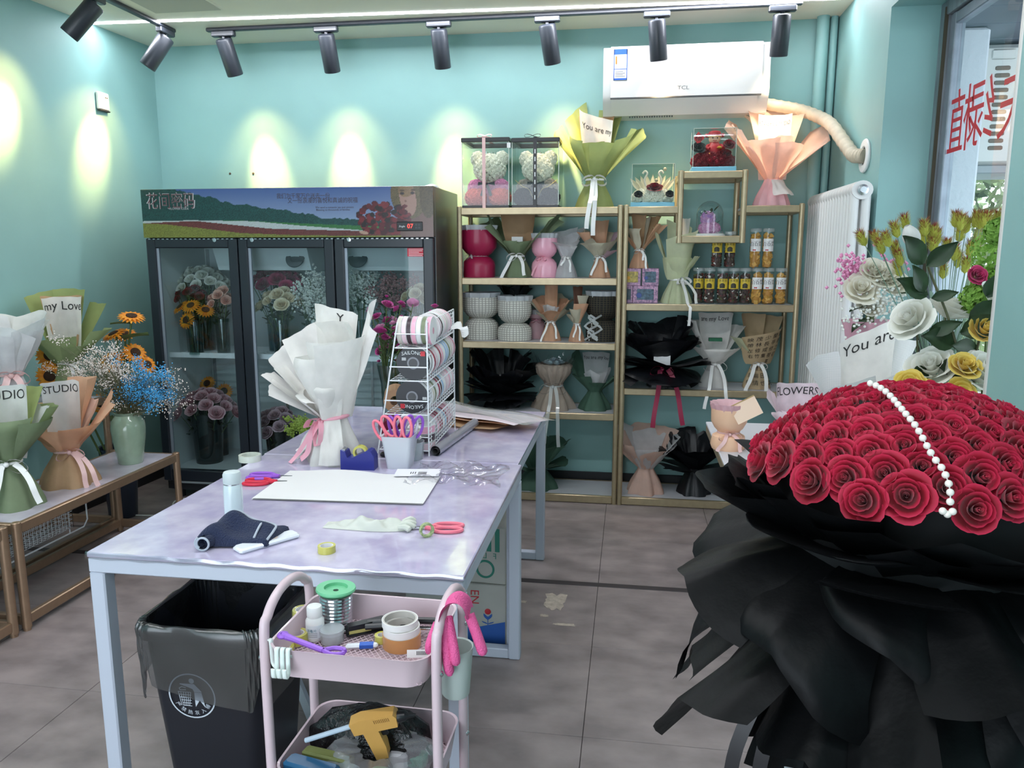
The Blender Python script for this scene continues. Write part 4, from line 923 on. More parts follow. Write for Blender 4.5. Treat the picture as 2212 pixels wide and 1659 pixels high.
# candy jars
JAR = clear('jar_plastic', (244, 246, 246), gloss=.06); LIDM = clear('jar_lid', (235, 240, 240), milky=.25)
TEA = mat('tea_mix', attr='tint', rough=.6); ORG = mat('cheese_cube', (232, 178, 84), rough=.6, var=.15, vscale=60)
def jar(px, z, kind, label, group, Y=4.87, h=.215, wpx=25):
    r = wpx * mpp(px, 620, Y) / 2 * .98; t = thing('candy_jar', label, 'jar', (sx(px, 620, Y), Y, z), 0, group)
    MB().lathe([(r * .96, .0), (r, .004), (r, h - .02), (r * .97, h - .02)], 22, cap0=True, cap1=False).build('jar_wall', JAR, t)
    MB().lathe([(r * 1.02, h - .02), (r * 1.03, h - .003), (r * .98, h), (0, h)], 22, cap0=False, cap1=False).build('lid', LIDM, t)
    b = MB(); rs = random.Random(int(px)); cols = []
    n = 150 if kind == 'tea' else 46
    for i in range(n):
        a = rs.uniform(0, 6.28); q = r * .86 * rs.uniform(.5, 1) ** .5; zz = .012 + (h - .05) * (i + .5) / n
        s_ = .007 if kind == 'tea' else .0115; n0 = len(b.v)
        R = Matrix.Rotation(rs.uniform(0, 6), 3, Vector((rs.uniform(-1, 1), rs.uniform(-1, 1), rs.uniform(-1, 1))).normalized())
        q = min(q, r - s_ * 1.6); c = Vector((q * math.cos(a), q * math.sin(a), zz))
        bx_ = MB().box(-s_, s_, -s_, s_, -s_ * (1 if kind != 'tea' else .6), s_ * (1 if kind != 'tea' else .6)); b.add([c + R @ Vector(v) for v in bx_.v], bx_.f)
        if kind == 'tea': cols += [lin([(96, 30, 36), (60, 40, 28), (86, 92, 48), (232, 228, 218), (130, 60, 50), (44, 34, 28)][rs.choice([0, 0, 1, 1, 2, 3, 4, 5, 5])])] * 8
    o = b.build('dried_fruit' if kind == 'tea' else 'biscuit_cubes', TEA if kind == 'tea' else ORG, t, smooth=False); tag(o, kind='stuff')
    if kind == 'tea':
        ca = o.data.color_attributes.new('tint', 'FLOAT_COLOR', 'POINT'); ca.data.foreach_set('color', np.array(cols, dtype=np.float32).ravel())
        MB().lathe([(r * .8, .006), (r * .8, h - .05)], 14).build('tea_core', mat('tea_core', (62, 42, 34), rough=.8), t)
        l0, l1, c = h * .42, h * .70, mat('jar_label_yellow', (214, 186, 60), rough=.4)
    else:
        MB().lathe([(r * .72, .006), (r * .72, h - .05)], 14).build('biscuit_core', mat('biscuit_core', (196, 140, 60), rough=.8), t)
        l0, l1, c = h * .42, h * .74, mat('jar_label_white', (236, 236, 236), rough=.4)
    def lab(s, k, rr=1.004): a = s * 1.05; return (r * rr * math.sin(a), -r * rr * math.cos(a), l0 + (l1 - l0) * k)
    MB().grid(lab, 12, 2).build('label_band', c, t)
    if kind == 'tea':
        MB().grid(lambda s, k: lab(s * .45 - .1, .08 + .5 * k * (1 - .3 * s * s), 1.012), 8, 4).build('label_picture', mat('label_pic', (60, 56, 30), var=.5, vscale=120), t)
        lettering('水果茶', .017, lambda x, y: (r * 1.014 * math.sin(x / r), -r * 1.014 * math.cos(x / r), l1 - .012 + y), INK, t)
    else:
        lettering('百香果', .034, lambda x, y: (r * 1.014 * math.sin(x / r), -r * 1.014 * math.cos(x / r), (l0 + l1) / 2 + .006 + y), INK, t, width=r * 2.1)
        for k in (-1, 1): MB().ball((r * 1.0 * math.sin(k * .14 - .3), -r * 1.0 * math.cos(k * .14 - .3), l0 + .008), .0045, 8, 5).build('red_dot', RED, t)
names = ['first', 'second', 'third', 'fourth', 'fifth']
for i, px in enumerate((1508, 1532, 1560, 1584, 1609)): jar(px, zb, 'tea', 'yellow labelled fruit tea jar, %s from the left in bottom row' % names[i], 'fruit tea jars on the rack', Y=4.87 if i != 0 else 4.90)
for i, px in enumerate((1634, 1659, 1686)): jar(px, zb, 'cube', 'white labelled jar of orange biscuit cubes, %s in bottom row' % ('leftmost', 'middle', 'rightmost')[i], 'biscuit cube jars on the rack')
for i, px in enumerate((1545, 1573)): jar(px, zb + .216, 'tea', 'yellow labelled fruit tea jar on top row, %s one' % ('left', 'right')[i], 'fruit tea jars on the rack')
for i, px in enumerate((1627, 1654)): jar(px, zb + .216, 'cube', 'white labelled orange biscuit jar on top row, %s one' % ('left', 'right')[i], 'biscuit cube jars on the rack', h=.232)

# ================================================================== top of the racks
def rosette_tpl():
    b = MB(); b.lathe([(0, .85), (.22, .9), (.38, .55), (.6, .75), (.74, .3), (1.0, .42), (1.05, -.1)], 8, fn=lambda a, k, r: r * (1 + .16 * math.sin(3 * a + 7 * k)), cap0=False, cap1=False); return b
RT = rosette_tpl()
def rosette_blob(c, rad, rs, n, seed=0, keep=None):
    b = MB(); c = Vector(c); rnd = random.Random(seed)
    for i in range(n):
        z = 1 - 2 * (i + .5) / n; a = i * 2.39996; q = math.sqrt(1 - z * z); nrm = Vector((q * math.cos(a), q * math.sin(a), z)); p = c + Vector((nrm.x * rad[0], nrm.y * rad[1], nrm.z * rad[2]))
        if keep and not keep(p): continue
        R = face_dir(nrm, rnd.uniform(0, 6)); b.add([p + R @ (Vector(v) * rs) for v in RT.v], RT.f)
    return b
def bearbox(px0, px1, label, cols, rib, tagcard):
    Yf = 4.80; x0, x1 = sx(px0, 445, Yf), sx(px1, 445, Yf); z = ZA[0]; H = sz(px0, 298, Yf) - z; W = x1 - x0; dep = min(W, .30)
    t = thing('bear_gift_box', label, 'gift box', ((x0 + x1) / 2, Yf, z)); w_ = W / 2
    MB().box(-w_, w_, 0, dep, 0, .018, .003).build('base', BLACK, t)
    MB().box(-w_ - .002, w_ + .002, -.002, .022, H - .026, H, .003).box(-w_ - .002, w_ + .002, dep - .022, dep + .002, H - .026, H, .003).box(-w_ - .002, -w_ + .02, .022, dep - .022, H - .026, H, .003).box(w_ - .02, w_ + .002, .022, dep - .022, H - .026, H, .003).build('lid_frame', BLACK, t)
    MB().add([(-w_, 0, H - .004), (w_, 0, H - .004), (w_, dep, H - .004), (-w_, dep, H - .004)], [(0, 1, 2, 3)]).build('lid_window', clear('box_acetate', (236, 242, 240), gloss=.06), t, smooth=False)
    g = clear('box_acetate', (236, 242, 240), gloss=.06)
    for (a, b_) in (((-w_ + .003, .003), (w_ - .003, .003)), ((w_ - .003, .003), (w_ - .003, dep - .003)), ((-w_ + .003, dep - .003), (-w_ + .003, .003)), ((w_ - .003, dep - .003), (-w_ + .003, dep - .003))):
        MB().add([(a[0], a[1], .018), (b_[0], b_[1], .018), (b_[0], b_[1], H - .026), (a[0], a[1], H - .026)], [(0, 1, 2, 3)]).build('clear_side', g, t, smooth=False)
    for xx in (-w_ + .003, w_ - .003): MB().box(xx - .002, xx + .002, .001, .005, .018, H - .026).build('edge_strip', mat('acetate_edge', (190, 200, 190), rough=.2), t)
    if rib == 'pink':
        MB().box(-.018, .002, -.006, -.003, 0, H + .002).box(-.018, .002, -.006, dep, H, H + .003).build('ribbon_band', RB['blush'], t)
        b = MB(); b.strip([(-.008 + .045 * math.cos(a), .02, H + .012 + .010 * math.sin(2 * a)) for a in [i * .5 for i in range(13)]], .02, Vector((0, 1, .5))); b.build('ribbon_bow', RB['blush'], t)
    else:
        MB().box(-.012, .010, -.006, -.003, 0, H + .002).box(-.012, .010, -.006, dep, H, H + .003).build('ribbon_band', RB['black'], t)
        b = MB(); b.strip([(-.02 + .05 * math.cos(a), .02, H + .014 + .010 * math.sin(2 * a)) for a in [i * .5 for i in range(13)]], .012, Vector((0, 1, .5))); b.build('ribbon_bow', RB['black'], t)
        b = MB()
        for k in range(7): b.box(-.004, .002, -.0075, -.0065, .05 + k * .045, .075 + k * .045)
        tag(b.build('ribbon_print', WHITEINK, t), kind='stuff')
    # the bear
    cy = dep * .52; hd, ar, lg, bd = cols
    def rm(c): return mat('rosebear_' + c, dict(ivory=(240, 236, 222), lilac=(226, 150, 190), coral=(232, 132, 124), taupe=(166, 156, 148), blk=(30, 32, 40))[c], rough=.75)
    tag(rosette_blob((0, cy, H * .60), (w_ * .62, w_ * .5, H * .19), .017, 150, 1).build('bear_head', rm(hd), t, smooth=50), kind='stuff')
    tag(rosette_blob((0, cy - .035, H * .50), (w_ * .36, w_ * .40, H * .11), .013, 60, 2).build('bear_muzzle', rm(hd), t, smooth=50), kind='stuff')
    for s_ in (-1, 1):
        tag(rosette_blob((s_ * w_ * .52, cy, H * .74), (w_ * .22, w_ * .18, H * .09), .016, 36, 3).build('bear_ear', rm(hd), t, smooth=50), kind='stuff')
        tag(rosette_blob((s_ * w_ * .54, cy - .04, H * .31), (w_ * .27, w_ * .24, H * .10), .018, 44, 4).build('bear_arm', rm(ar), t, smooth=50), kind='stuff')
        tag(rosette_blob((s_ * w_ * .52, cy - .06, H * .165), (w_ * .40, w_ * .34, H * .12), .017, 80, 5).build('bear_leg', rm(lg), t, smooth=50), kind='stuff')
    tag(rosette_blob((0, cy, H * .25), (w_ * .50, w_ * .42, H * .17), .017, 90, 6).build('bear_body', rm(bd), t, smooth=50), kind='stuff')
    b = MB()
    for s_ in (-1, 1): b.add([(0, cy - .12, H * .36), (s_ * .05, cy - .125, H * .385), (s_ * .055, cy - .12, H * .33)], [(0, 1, 2)]).strip([(0, cy - .125, H * .36), (s_ * .02, cy - .13, H * .25), (s_ * .03, cy - .128, H * .18)], .018, Vector((1, 0, 0)))
    b.build('neck_bow', RB['black'], t)
    b = MB().tube([(.03 * math.cos(a), cy + .03 * math.sin(a), H * .80) for a in [i * PI / 5 for i in range(10)]], .002, 5, closed=True)
    for i in range(6): a = i * PI / 3; b.tube([(.03 * math.cos(a), cy + .03 * math.sin(a), H * .80), (.034 * math.cos(a), cy + .034 * math.sin(a), H * .845)], .002, 5)
    b.build('tiara', STEEL, t)
    if tagcard: MB().box(w_ - .012, w_ + .010, -.012, -.010, H - .065, H - .035).build('swing_tag', mat('card_white', (226, 226, 226)), t)
    return t
bearbox(998, 1100, 'clear box with ivory rose bear, pink arms and coral legs', ('ivory', 'lilac', 'coral', 'lilac'), 'pink', True)
tb2 = bearbox(1105, 1207, 'clear box with ivory rose bear on black and grey roses', ('ivory', 'taupe', 'blk', 'blk'), 'black', False)
b = MB()
for s_ in (-1, 1): b.tube(catmull([(s_ * .13, .05, .17), (s_ * .08, .02, .13), (s_ * .04, .012, .11), (s_ * .015, .01, .06)], 5), .0015, 4)
b.build('necklace', mat('gold_thread', (206, 190, 130), metal=.8, rough=.3), tb2)
# tall lime bouquet
t, zw, rw, m_ = bq('paper_bouquet', 'tall lime green paper bouquet on top of the left rack', 1285, 389, ZA[0], 82, Y=4.93, skirtm=P['lime'], pleat=.07)
add_sheet(t, P['kraft'], az=180, w=.26, h=.40, lean=12, r0=rw, z0=zw, seed=1)
add_sheet(t, P['lime'], az=-140, w=.16, h=.47, lean=22, r0=rw, z0=zw, tilt=-.14, seed=2); add_sheet(t, P['lime'], az=150, w=.20, h=.47, lean=19, r0=rw, z0=zw, seed=3); add_sheet(t, P['lime'], az=105, w=.20, h=.40, lean=38, r0=rw, z0=zw, tilt=.1, peak=.1, seed=4)
add_sheet(t, P['lime'], az=-100, w=.17, h=.36, lean=34, r0=rw, z0=zw, tilt=-.15, seed=12)
add_sheet(t, P['white'], az=178, w=.28, h=.39, lean=6, r0=rw, z0=zw, tilt=.10, seed=5, text='You are my', tc=(-.05, .80), ts=.05)
add_sheet(t, P['lime'], az=-62, w=.20, h=.285, lean=28, r0=rw, z0=zw, tilt=-.10, tip=-.03, seed=6); add_sheet(t, P['lime'], az=60, w=.19, h=.33, lean=40, r0=rw, z0=zw, tilt=.14, roll=-.05, seed=7)
add_sheet(t, P['lime'], az=-25, w=.24, h=.235, lean=24, r0=rw, z0=zw, tip=-.02, w0=.4, seed=8); add_sheet(t, P['lime'], az=32, w=.24, h=.24, lean=34, r0=rw, z0=zw, w0=.4, roll=-.02, seed=9)
bow(t, RB['white'], zw, rw, loop=.075, tails=((-.03, .30), (.01, .34)), width=.026, over=(.04, .205, .12))
# swan box
def cube_case(px0, px1, ytop, ybase0, z, label, Y, dep=.20):
    x0, x1 = sx(px0, ybase0, Y), sx(px1, ybase0, Y); H = sz(px0, ytop, Y) - z; w_ = (x1 - x0) / 2; t = thing('clear_display_case', label, 'display case', ((x0 + x1) / 2, Y, z))
    BL = mat('base_blue', (110, 172, 194), rough=.5)
    MB().box(-w_ - .006, w_ + .006, -.006, dep + .006, 0, .028, .003).build('base', BL, t)
    g = clear('box_acetate', (236, 242, 240), gloss=.06)
    for (a, b_) in (((-w_, 0), (w_, 0)), ((w_, 0), (w_, dep)), ((-w_, dep), (-w_, 0)), ((w_, dep), (-w_, dep))):
        MB().add([(a[0], a[1], .028), (b_[0], b_[1], .028), (b_[0], b_[1], H), (a[0], a[1], H)], [(0, 1, 2, 3)]).build('clear_side', g, t, smooth=False)
    MB().add([(-w_, 0, H), (w_, 0, H), (w_, dep, H), (-w_, dep, H)], [(0, 1, 2, 3)]).build('clear_top', g, t, smooth=False)
    for xx in (-w_, w_):
        for yy in (0, dep): MB().box(xx - .0015, xx + .0015, yy - .0015, yy + .0015, .028, H).build('edge_strip', mat('acetate_edge', (190, 200, 190), rough=.2), t)
    MB().box(-w_, w_, -.0015, .0015, H - .003, H).build('edge_strip', mat('acetate_edge', (190, 200, 190)), t)
    return t, w_, H, dep
t, w_, H, dep = cube_case(1364, 1455, 354, 441, ZA[0], 'clear case with two swan necks over white roses', 4.82)
tag(rosette_blob((0, dep * .5, .062), (w_ * .9, dep * .42, .05), .02, 90, 3, keep=lambda p: p.z > .03).build('white_roses', mat('rosebear_ivory', (226, 222, 206), rough=.75), t, smooth=50), kind='stuff')
inst(rose('darkred', .042), 'rose', t, (.01, .03, .10), (.5, 0, 0))
for x in (-.085, .10): inst(rose('blk', .022), 'rose', t, (x, .012, .07), (.9, 0, 0))
for s_ in (-1, 1): MB().tube(catmull([(s_ * .03, .06, .11), (s_ * .05, .06, .16), (s_ * .035, .06, .20), (s_ * .048, .06, .215), (s_ * .062, .06, .20)], 6), [.006] * 25, 8).build('swan_neck', mat('swan_white', (232, 222, 206), rough=.5), t)
b = MB(); rq = random.Random(9)
for i in range(9): a = -1.2 + i * .3; leaf(b, (a * .06, .08, .10), (a * .7, .1, 1), .10, .03, Vector((0, -1, 0)), .1)
b.build('feather', mat('feather', (232, 222, 200), rough=.8, transl=.4), t, smooth=60)
for p in ((.07, .06, .225), (.02, .05, .16)): MB().ball(p, .011, 10, 7).build('bauble', mat('bauble', (206, 190, 160), rough=.4, metal=.3), t)
# fortune doll box on the cube frame
t, w_, H, dep = cube_case(1496, 1588, 277, 366, 2.046, 'clear case with red robed doll on dark red roses', 4.80, .18)
tag(rosette_blob((0, dep * .5, .065), (w_ * .95, dep * .45, .055), .019, 100, 4, keep=lambda p: p.z > .03).build('red_roses', mat('rosebear_red', (122, 16, 34), rough=.7), t, smooth=50), kind='stuff')
RD = mat('doll_red', (176, 30, 44), rough=.45); SK = mat('doll_skin', (232, 190, 160), rough=.5); GD = mat('doll_gold', (214, 170, 70), rough=.3, metal=.7)
dl = Matrix.Translation((.005, .08, .10))
MB().lathe([(.045, 0), (.05, .01), (.042, .05), (.025, .075), (.0, .08)], 20, cap1=False).xf(dl).build('doll_robe', RD, t)
MB().ball((.005, .08, .195), .034, 14, 10, .9).build('doll_head', SK, t)
MB().lathe([(.036, .0), (.040, .012), (.034, .03), (.02, .036), (0, .037)], 18, cap1=False).xf(Matrix.Translation((.005, .082, .205))).build('doll_hat', RD, t)
for s_ in (-1, 1):
    MB().ball((.005 + s_ * .046, .08, .215), .012, 10, 7).build('hat_wing', RD, t); MB().ball((.005 + s_ * .013, .048, .197), .004, 8, 6).build('eye', INK, t)
    MB().tube([(.005 + s_ * .035, .07, .155), (.005 + s_ * .05, .05, .14), (.005 + s_ * .03, .035, .135)], [.013, .012, .009], 8).build('doll_arm', RD, t)
MB().lathe([(.041, 0), (.041, .006)], 18).xf(Matrix.Translation((.005, .082, .204))).build('hat_band', GD, t)
MB().tube([(-.005, .05, .183), (.005, .047, .179), (.015, .05, .183)], .002, 5).build('mouth', RD, t)
MB().lathe([(.012, 0), (.016, .006), (.008, .014), (.0, .016)], 12, cap1=False).xf(Matrix.Translation((.03, .03, .133))).build('ingot', GD, t)
MB().tube([(-.06, .05, .10), (-.02, .03, .105), (.03, .03, .10), (.06, .045, .092)], .006, 6).build('gold_garland', GD, t)
MB().add([(-.092, .05, .205), (-.055, .05, .168), (-.092, .05, .131), (-.129 + .01, .05, .168)], [(0, 3, 2, 1)]).xf(Matrix.Translation((.0, 0, .03))).build('fortune_diamond', mat('diamond_red', (206, 30, 40), rough=.4), t, smooth=False)
lettering('福', .045, lambda x, y: (-.090 + x, .0485, .199 + y), INK, t)
inst(rose('blk', .035), 'rose', t, (-.088, .055, .135), (.9, 0, 0)); inst(rose('darkred', .03), 'rose', t, (.085, .05, .15), (.9, 0, 0)); inst(rose('darkred', .025), 'rose', t, (.07, .035, .10), (.9, 0, 0))
# bell jar
X_ = sx(1532, 506, 4.86); t = thing('bell_jar', 'glass dome over pink and purple dried flowers in cube frame', 'bell jar', (X_, 4.87, cz0 + .042))
r_ = 29 * mpp(1532, 470, 4.87); hj = sz(1532, 434, 4.87) - (cz0 + .042)
MB().lathe([(r_ * 1.16, 0), (r_ * 1.18, .008), (r_ * 1.1, .014), (0, .014)], 28, cap1=False).build('base', WHITE, t)
MB().lathe([(r_, .014), (r_, hj * .62)] + [(r_ * math.cos(a), hj * .62 + (hj * .38) * math.sin(a)) for a in [i * PI / 16 for i in range(1, 9)]], 28, cap0=False, cap1=False).build('glass_dome', clear('dome_glass', (238, 244, 244), gloss=.07), t)
tag(rosette_blob((0, 0, hj * .22), (r_ * .72, r_ * .6, hj * .16), .014, 60, 3).build('pink_flowers', mat('dried_pink', (206, 130, 180), rough=.8, var=.3, vscale=50, rgb2=(226, 180, 210)), t, smooth=50), kind='stuff')
tag(rosette_blob((-.01, 0, hj * .50), (r_ * .45, r_ * .4, hj * .18), .013, 45, 5).build('purple_flowers', mat('dried_purple', (190, 140, 206), rough=.8, var=.3, vscale=50, rgb2=(226, 170, 200)), t, smooth=50), kind='stuff')
b = MB()
for i in range(8): a = i * .8; leaf(b, (.03 * math.cos(a), .03 * math.sin(a), hj * .3 + .012 * i), (math.cos(a), math.sin(a), 1.2), .05, .018)
b.build('dried_leaves', LEAF, t, smooth=60)
# big peach bouquet
t, zw, rw, m_ = bq('paper_bouquet', 'large translucent peach bouquet on the rack under the spotlight', 1668, 388, ZBR[0], 78, Y=4.90, skirtm=P['pinkp'], pleat=.2, k=9)
BP = P['blush']
add_sheet(t, BP, az=-160, w=.24, h=.47, lean=17, r0=rw, z0=zw, tilt=.10, peak=.1, seed=1); add_sheet(t, BP, az=155, w=.26, h=.48, lean=22, r0=rw, z0=zw, tilt=.08, seed=2); add_sheet(t, BP, az=-115, w=.20, h=.44, lean=33, r0=rw, z0=zw, tilt=-.06, peak=.1, seed=3)
add_sheet(t, BP, az=110, w=.22, h=.42, lean=40, r0=rw, z0=zw, peak=.15, tilt=.1, seed=4); add_sheet(t, BP, az=80, w=.26, h=.33, lean=50, r0=rw, z0=zw, tilt=.12, seed=5); add_sheet(t, BP, az=-80, w=.22, h=.36, lean=34, r0=rw, z0=zw, tilt=-.1, seed=6)
add_sheet(t, P['white'], az=180, w=.26, h=.38, lean=6, r0=rw, z0=zw, w0=.7, seed=7, text='FLOWERS STUDIO', tc=(0, .87), ts=.036, twidth=.22)
add_sheet(t, BP, az=-40, w=.24, h=.26, lean=30, r0=rw, z0=zw, tip=-.02, seed=8); add_sheet(t, BP, az=0, w=.20, h=.25, lean=22, r0=rw, z0=zw, peak=.1, tilt=.1, seed=9); add_sheet(t, BP, az=40, w=.26, h=.24, lean=34, r0=rw, z0=zw, tip=-.02, seed=10)
add_sheet(t, P['white'], az=25, w=.14, h=-.12, lean=-40, r0=rw + .02, z0=zw - .005, w0=.6, seed=11)
# ================================================================== work tables
TW_ = mat('table_frame', (186, 192, 206), rough=.4)
def marble(name, a, b_, c):
    m = mat(name, a, rough=.14, coat=.7, var=.3, vscale=11, rgb2=b_, bump=.08, bscale=9); return m
TOP = marble('table_film', (204, 197, 218), (176, 168, 198), None)
def table(name, label, x0, x1, y0, y1, z, legs_y, film=True):
    t = thing(name, label, 'table', (0, 0, 0))
    MB().box(x0, x1, y0, y1, z - .016, z, .003).build('tabletop', TOP, t)
    MB().box(x0 + .002, x1 - .002, y0 + .001, y0 + .034, z - .058, z - .017, .003).build('apron', TW_, t)
    MB().box(x0 + .002, x1 - .002, y1 - .034, y1 - .001, z - .058, z - .017, .003).build('apron', TW_, t)
    for xa in (x0 + .002, x1 - .042): MB().box(xa, xa + .04, y0 + .034, y1 - .034, z - .058, z - .017, .003).build('apron', TW_, t)
    for yy in legs_y:
        for xa in (x0 + .001, x1 - .046): MB().box(xa, xa + .045, yy, yy + .045, 0, z - .058, .004).build('leg', TW_, t)
        if yy != legs_y[0] or name == 'x': MB().box(x0 + .046, x1 - .046, yy + .002, yy + .042, .002, .042, .003).build('floor_rail', TW_, t)
    return t
t1 = table('work_table', 'white steel work table with lilac marbled top, nearest the viewer', -1.437, -.395, 1.785, 2.83, TZ, (1.787, 2.782))
# clear film edge curling at the front
def edge(s, t): return (-.916 + s * .52, 1.783 - .004 * math.sin(t * 3) , TZ + .0015 - .02 * t + .002 * math.sin(30 * s))
MB().grid(edge, 60, 3).build('plastic_film_edge', clear('film', (245, 248, 248), gloss=.25, rough=.12), t1, smooth=60)
t2 = table('work_table', 'white steel work table with lilac marbled top, further from viewer', -1.445, -.412, 2.835, 3.835, TZ, (2.84, 3.787))
MB().tube([(-1.2, 2.5, .03), (-.75, 1.86, .03)], .018, 4).build('brace', TW_, t1)

# ---- big white bouquet on the table
WB = P['white']
t = thing('paper_bouquet', 'big white paper bouquet with pink bow standing on the table', 'bouquet', (-1.125, 2.79, TZ), 0)
zw, rw = .172, .05
skirt(t, WB, zw, .108, rw, pleat=.16, k=6, seed=3)
for k_, (az, w_, h_, ln, op) in enumerate(((-168, .17, .37, 22, dict(tilt=-.10, w0=.6)), (150, .19, .385, 9, dict(tip=-.05, w0=.5, roll=-.03)), (112, .10, .40, 14, dict(tilt=.15, roll=.04)), (-132, .17, .385, 35, dict(tilt=-.10, w0=.6)),
        (-112, .11, .345, 49, dict(tilt=-.10, w0=.7, roll=-.03)), (-94, .10, .28, 55, dict(w0=.7)), (-78, .10, .225, 58, dict(w0=.7, tilt=-.1)), (-45, .15, .275, 25, dict(w0=.55, roll=-.07, tip=-.03)), (-85, .12, .25, 40, dict(w0=.6)), (45, .24, .315, 15, dict(w0=.55, tilt=.05)),
        (2, .17, .30, 9, dict(w0=.5)), (-60, .20, .16, 46, dict(tip=-.06, tilt=-.1)), (-15, .14, .165, 25, dict(tip=-.05, roll=-.05)))):
    add_sheet(t, WB, az=az, w=w_, h=h_, lean=ln, r0=rw, z0=zw, seed=k_, crum=.003, flat=.5, **op)
add_sheet(t, WB, az=-172, w=.18, h=.415, lean=12, r0=rw, z0=zw, w0=.6, tilt=.06, seed=2, text='Y', tc=(-.1, .91), ts=.05)
add_sheet(t, WB, az=15, w=.10, h=-.175, lean=-22, r0=rw + .01, z0=zw, w0=.6, seed=13); add_sheet(t, WB, az=-70, w=.10, h=-.175, lean=-30, r0=rw + .01, z0=zw, w0=.6, seed=14)
b = MB(); d, q = D(-25); up = Vector((0, 0, 1))
b.tube([(rw * 1.12 * math.cos(2 * PI * i / 24), rw * 1.12 * math.sin(2 * PI * i / 24), zw + .008 * math.cos(2 * PI * i / 24)) for i in range(24)], .008, 6, closed=True)
c = d * (rw + .015) + up * zw
b.strip(catmull([c, c + q * .03 + d * .03 - up * .04, c + q * .025 + d * .035 - up * .085, c - q * .0 + d * .03 - up * .09, c - q * .012 + d * .02 - up * .03, c], 5), .024, d)
b.strip(catmull([c, c - q * .035 + d * .02 + up * .0, c - q * .05 + d * .03 - up * .03, c - q * .02 + d * .02 - up * .02, c], 5), .03, d)
b.strip(catmull([c, c - q * .02 + d * .035 - up * .06, c - q * .03 + d * .045 - up * .12, c - q * .055 + d * .06 - up * .15], 5), .026, q)
b.strip(catmull([c - q * .03 - up * .01, c - q * .055 + d * .035 - up * .09, c - q * .09 + d * .045 - up * .14, c - q * .10 + d * .075 - up * (zw - .004)], 5), .022, q)
b.build('ribbon', RB['pink'], t, smooth=60)

# ---- tape dispenser
NV_ = mat('navy_plastic', (36, 44, 132), rough=.35)
t = thing('tape_dispenser', 'navy blue desktop tape dispenser with yellow tape', 'tape dispenser', (-.99, 2.685, TZ), math.radians(3))
MB().prism([(-.064, 0), (.064, 0), (.064, .05), (.052, .072), (.04, .075), (-.015, .048), (-.038, .046), (-.045, .068), (-.063, .075)], 'y', -.024, .030).build('body', NV_, t, smooth=20)
MB().lathe([(.019, -.011), (.027, -.011), (.027, .011), (.019, .011), (.019, -.011)], 26, cap0=False, cap1=False).xf(Matrix.Translation((.006, .003, .062)) @ Matrix.Rotation(PI / 2, 4, 'X')).build('tape_roll', mat('yellow_tape', (196, 190, 92), rough=.2, coat=.4), t)
MB().box(-.063, -.048, -.016, .018, .070, .076).build('cutter', STEEL, t)
# ---- scissors
def scissors(name, label, loc, rz, mh, L=.20, tilt=0, parent=None, open_=.05):
    t = thing(name, label, 'scissors', loc, rz)
    if tilt: t.rotation_euler = (tilt, 0, rz)
    for s_ in (-1, 1):
        hnd = MB(); cx, cy_ = -.055, s_ * .019
        hnd.tube([(cx + .042 * math.cos(a), cy_ + .017 * math.sin(a) * (1.15 if s_ > 0 else 1), .006) for a in [2 * PI * i / 22 for i in range(22)]], .0055, 8, closed=True)
        hnd.tube([(cx + .036, cy_ - s_ * .006, .006), (.0, s_ * .004, .006), (.014, -s_ * .003, .006)], [.006, .008, .006], 8)
        hnd.build('handle', mh, t)
        a = -s_ * open_
        bl = MB().prism([(0, -.007), (0, .007), (L * .52, .0015), (L * .55, 0)], 'z', .005 + (s_ > 0) * .0015, .0062 + (s_ > 0) * .0015); bl.xf(Matrix.Rotation(a, 4, 'Z')); bl.build('blade', STEEL, t, smooth=False)
    MB().lathe([(.004, .004), (.004, .0095)], 10).build('pivot_screw', STEEL, t)
    return t
PK = mat('pink_handle', (236, 120, 140), rough=.4); RH = mat('red_handle', (206, 32, 62), rough=.35); PU = mat('purple_handle', (150, 84, 200), rough=.35)
scissors('scissors', 'pink handled scissors lying at the right of the table', (-.565, 2.095, TZ), math.radians(188), PK, .2)
scissors('scissors', 'red handled scissors beside the white paper sheets', (-1.225, 2.46, TZ), math.radians(12), RH)
scissors('scissors', 'purple handled scissors behind the red scissors', (-1.245, 2.525, TZ), math.radians(8), PU)
# ---- cup with scissors
t = thing('scissors_cup', 'frosted square plastic cup on the table holding scissors', 'cup', (-.845, 2.735, TZ))
cp2 = MB()
def sq(w0, z): r = .012; return [(x, y, z) for x, y in rrect(-w0, w0, -w0, w0, r, 3)]
R1, R2, R3, R4 = sq(.042, 0), sq(.058, .125), sq(.062, .128), sq(.054, .126); n_ = len(R1)
vv = R1 + R2 + R3 + R4 + sq(.039, .006)
ff_ = [tuple(range(n_ - 1, -1, -1))]
for k in range(4):
    for i in range(n_): j = (i + 1) % n_; ff_.append((k * n_ + i, k * n_ + j, k * n_ + n_ + j, k * n_ + n_ + i))
cp2.add(vv, ff_).build('cup_wall', clear('frosted_cup', (240, 242, 246), gloss=.08, rough=.3, milky=.7, milk=(226, 230, 238)), t)
for i, (x, y, m, rz) in enumerate(((-.03, -.01, PK, .4), (.0, .01, PU, -.2), (.02, -.02, PK, .1), (.03, .02, PU, 1.2), (-.01, .03, mat('white_handle', (232, 232, 232), rough=.4), .7))):
    s_ = scissors('scissors', ['pink handled scissors standing left in the frosted cup', 'purple handled scissors standing in the middle of the cup', 'pink handled scissors standing in front in the cup', 'purple handled scissors standing right in the cup', 'white handled scissors standing at the back of the cup'][i], (-.845 + x, 2.735 + y, TZ + .10), 0, m, .16)
    s_.rotation_euler = (Matrix.Rotation(math.radians(14 * (i - 2)), 3, 'Y') @ Matrix.Rotation((rz - .4) * .8, 3, 'Z') @ Matrix(((0, 1, 0), (0, 0, -1), (-1, 0, 0)))).to_euler()
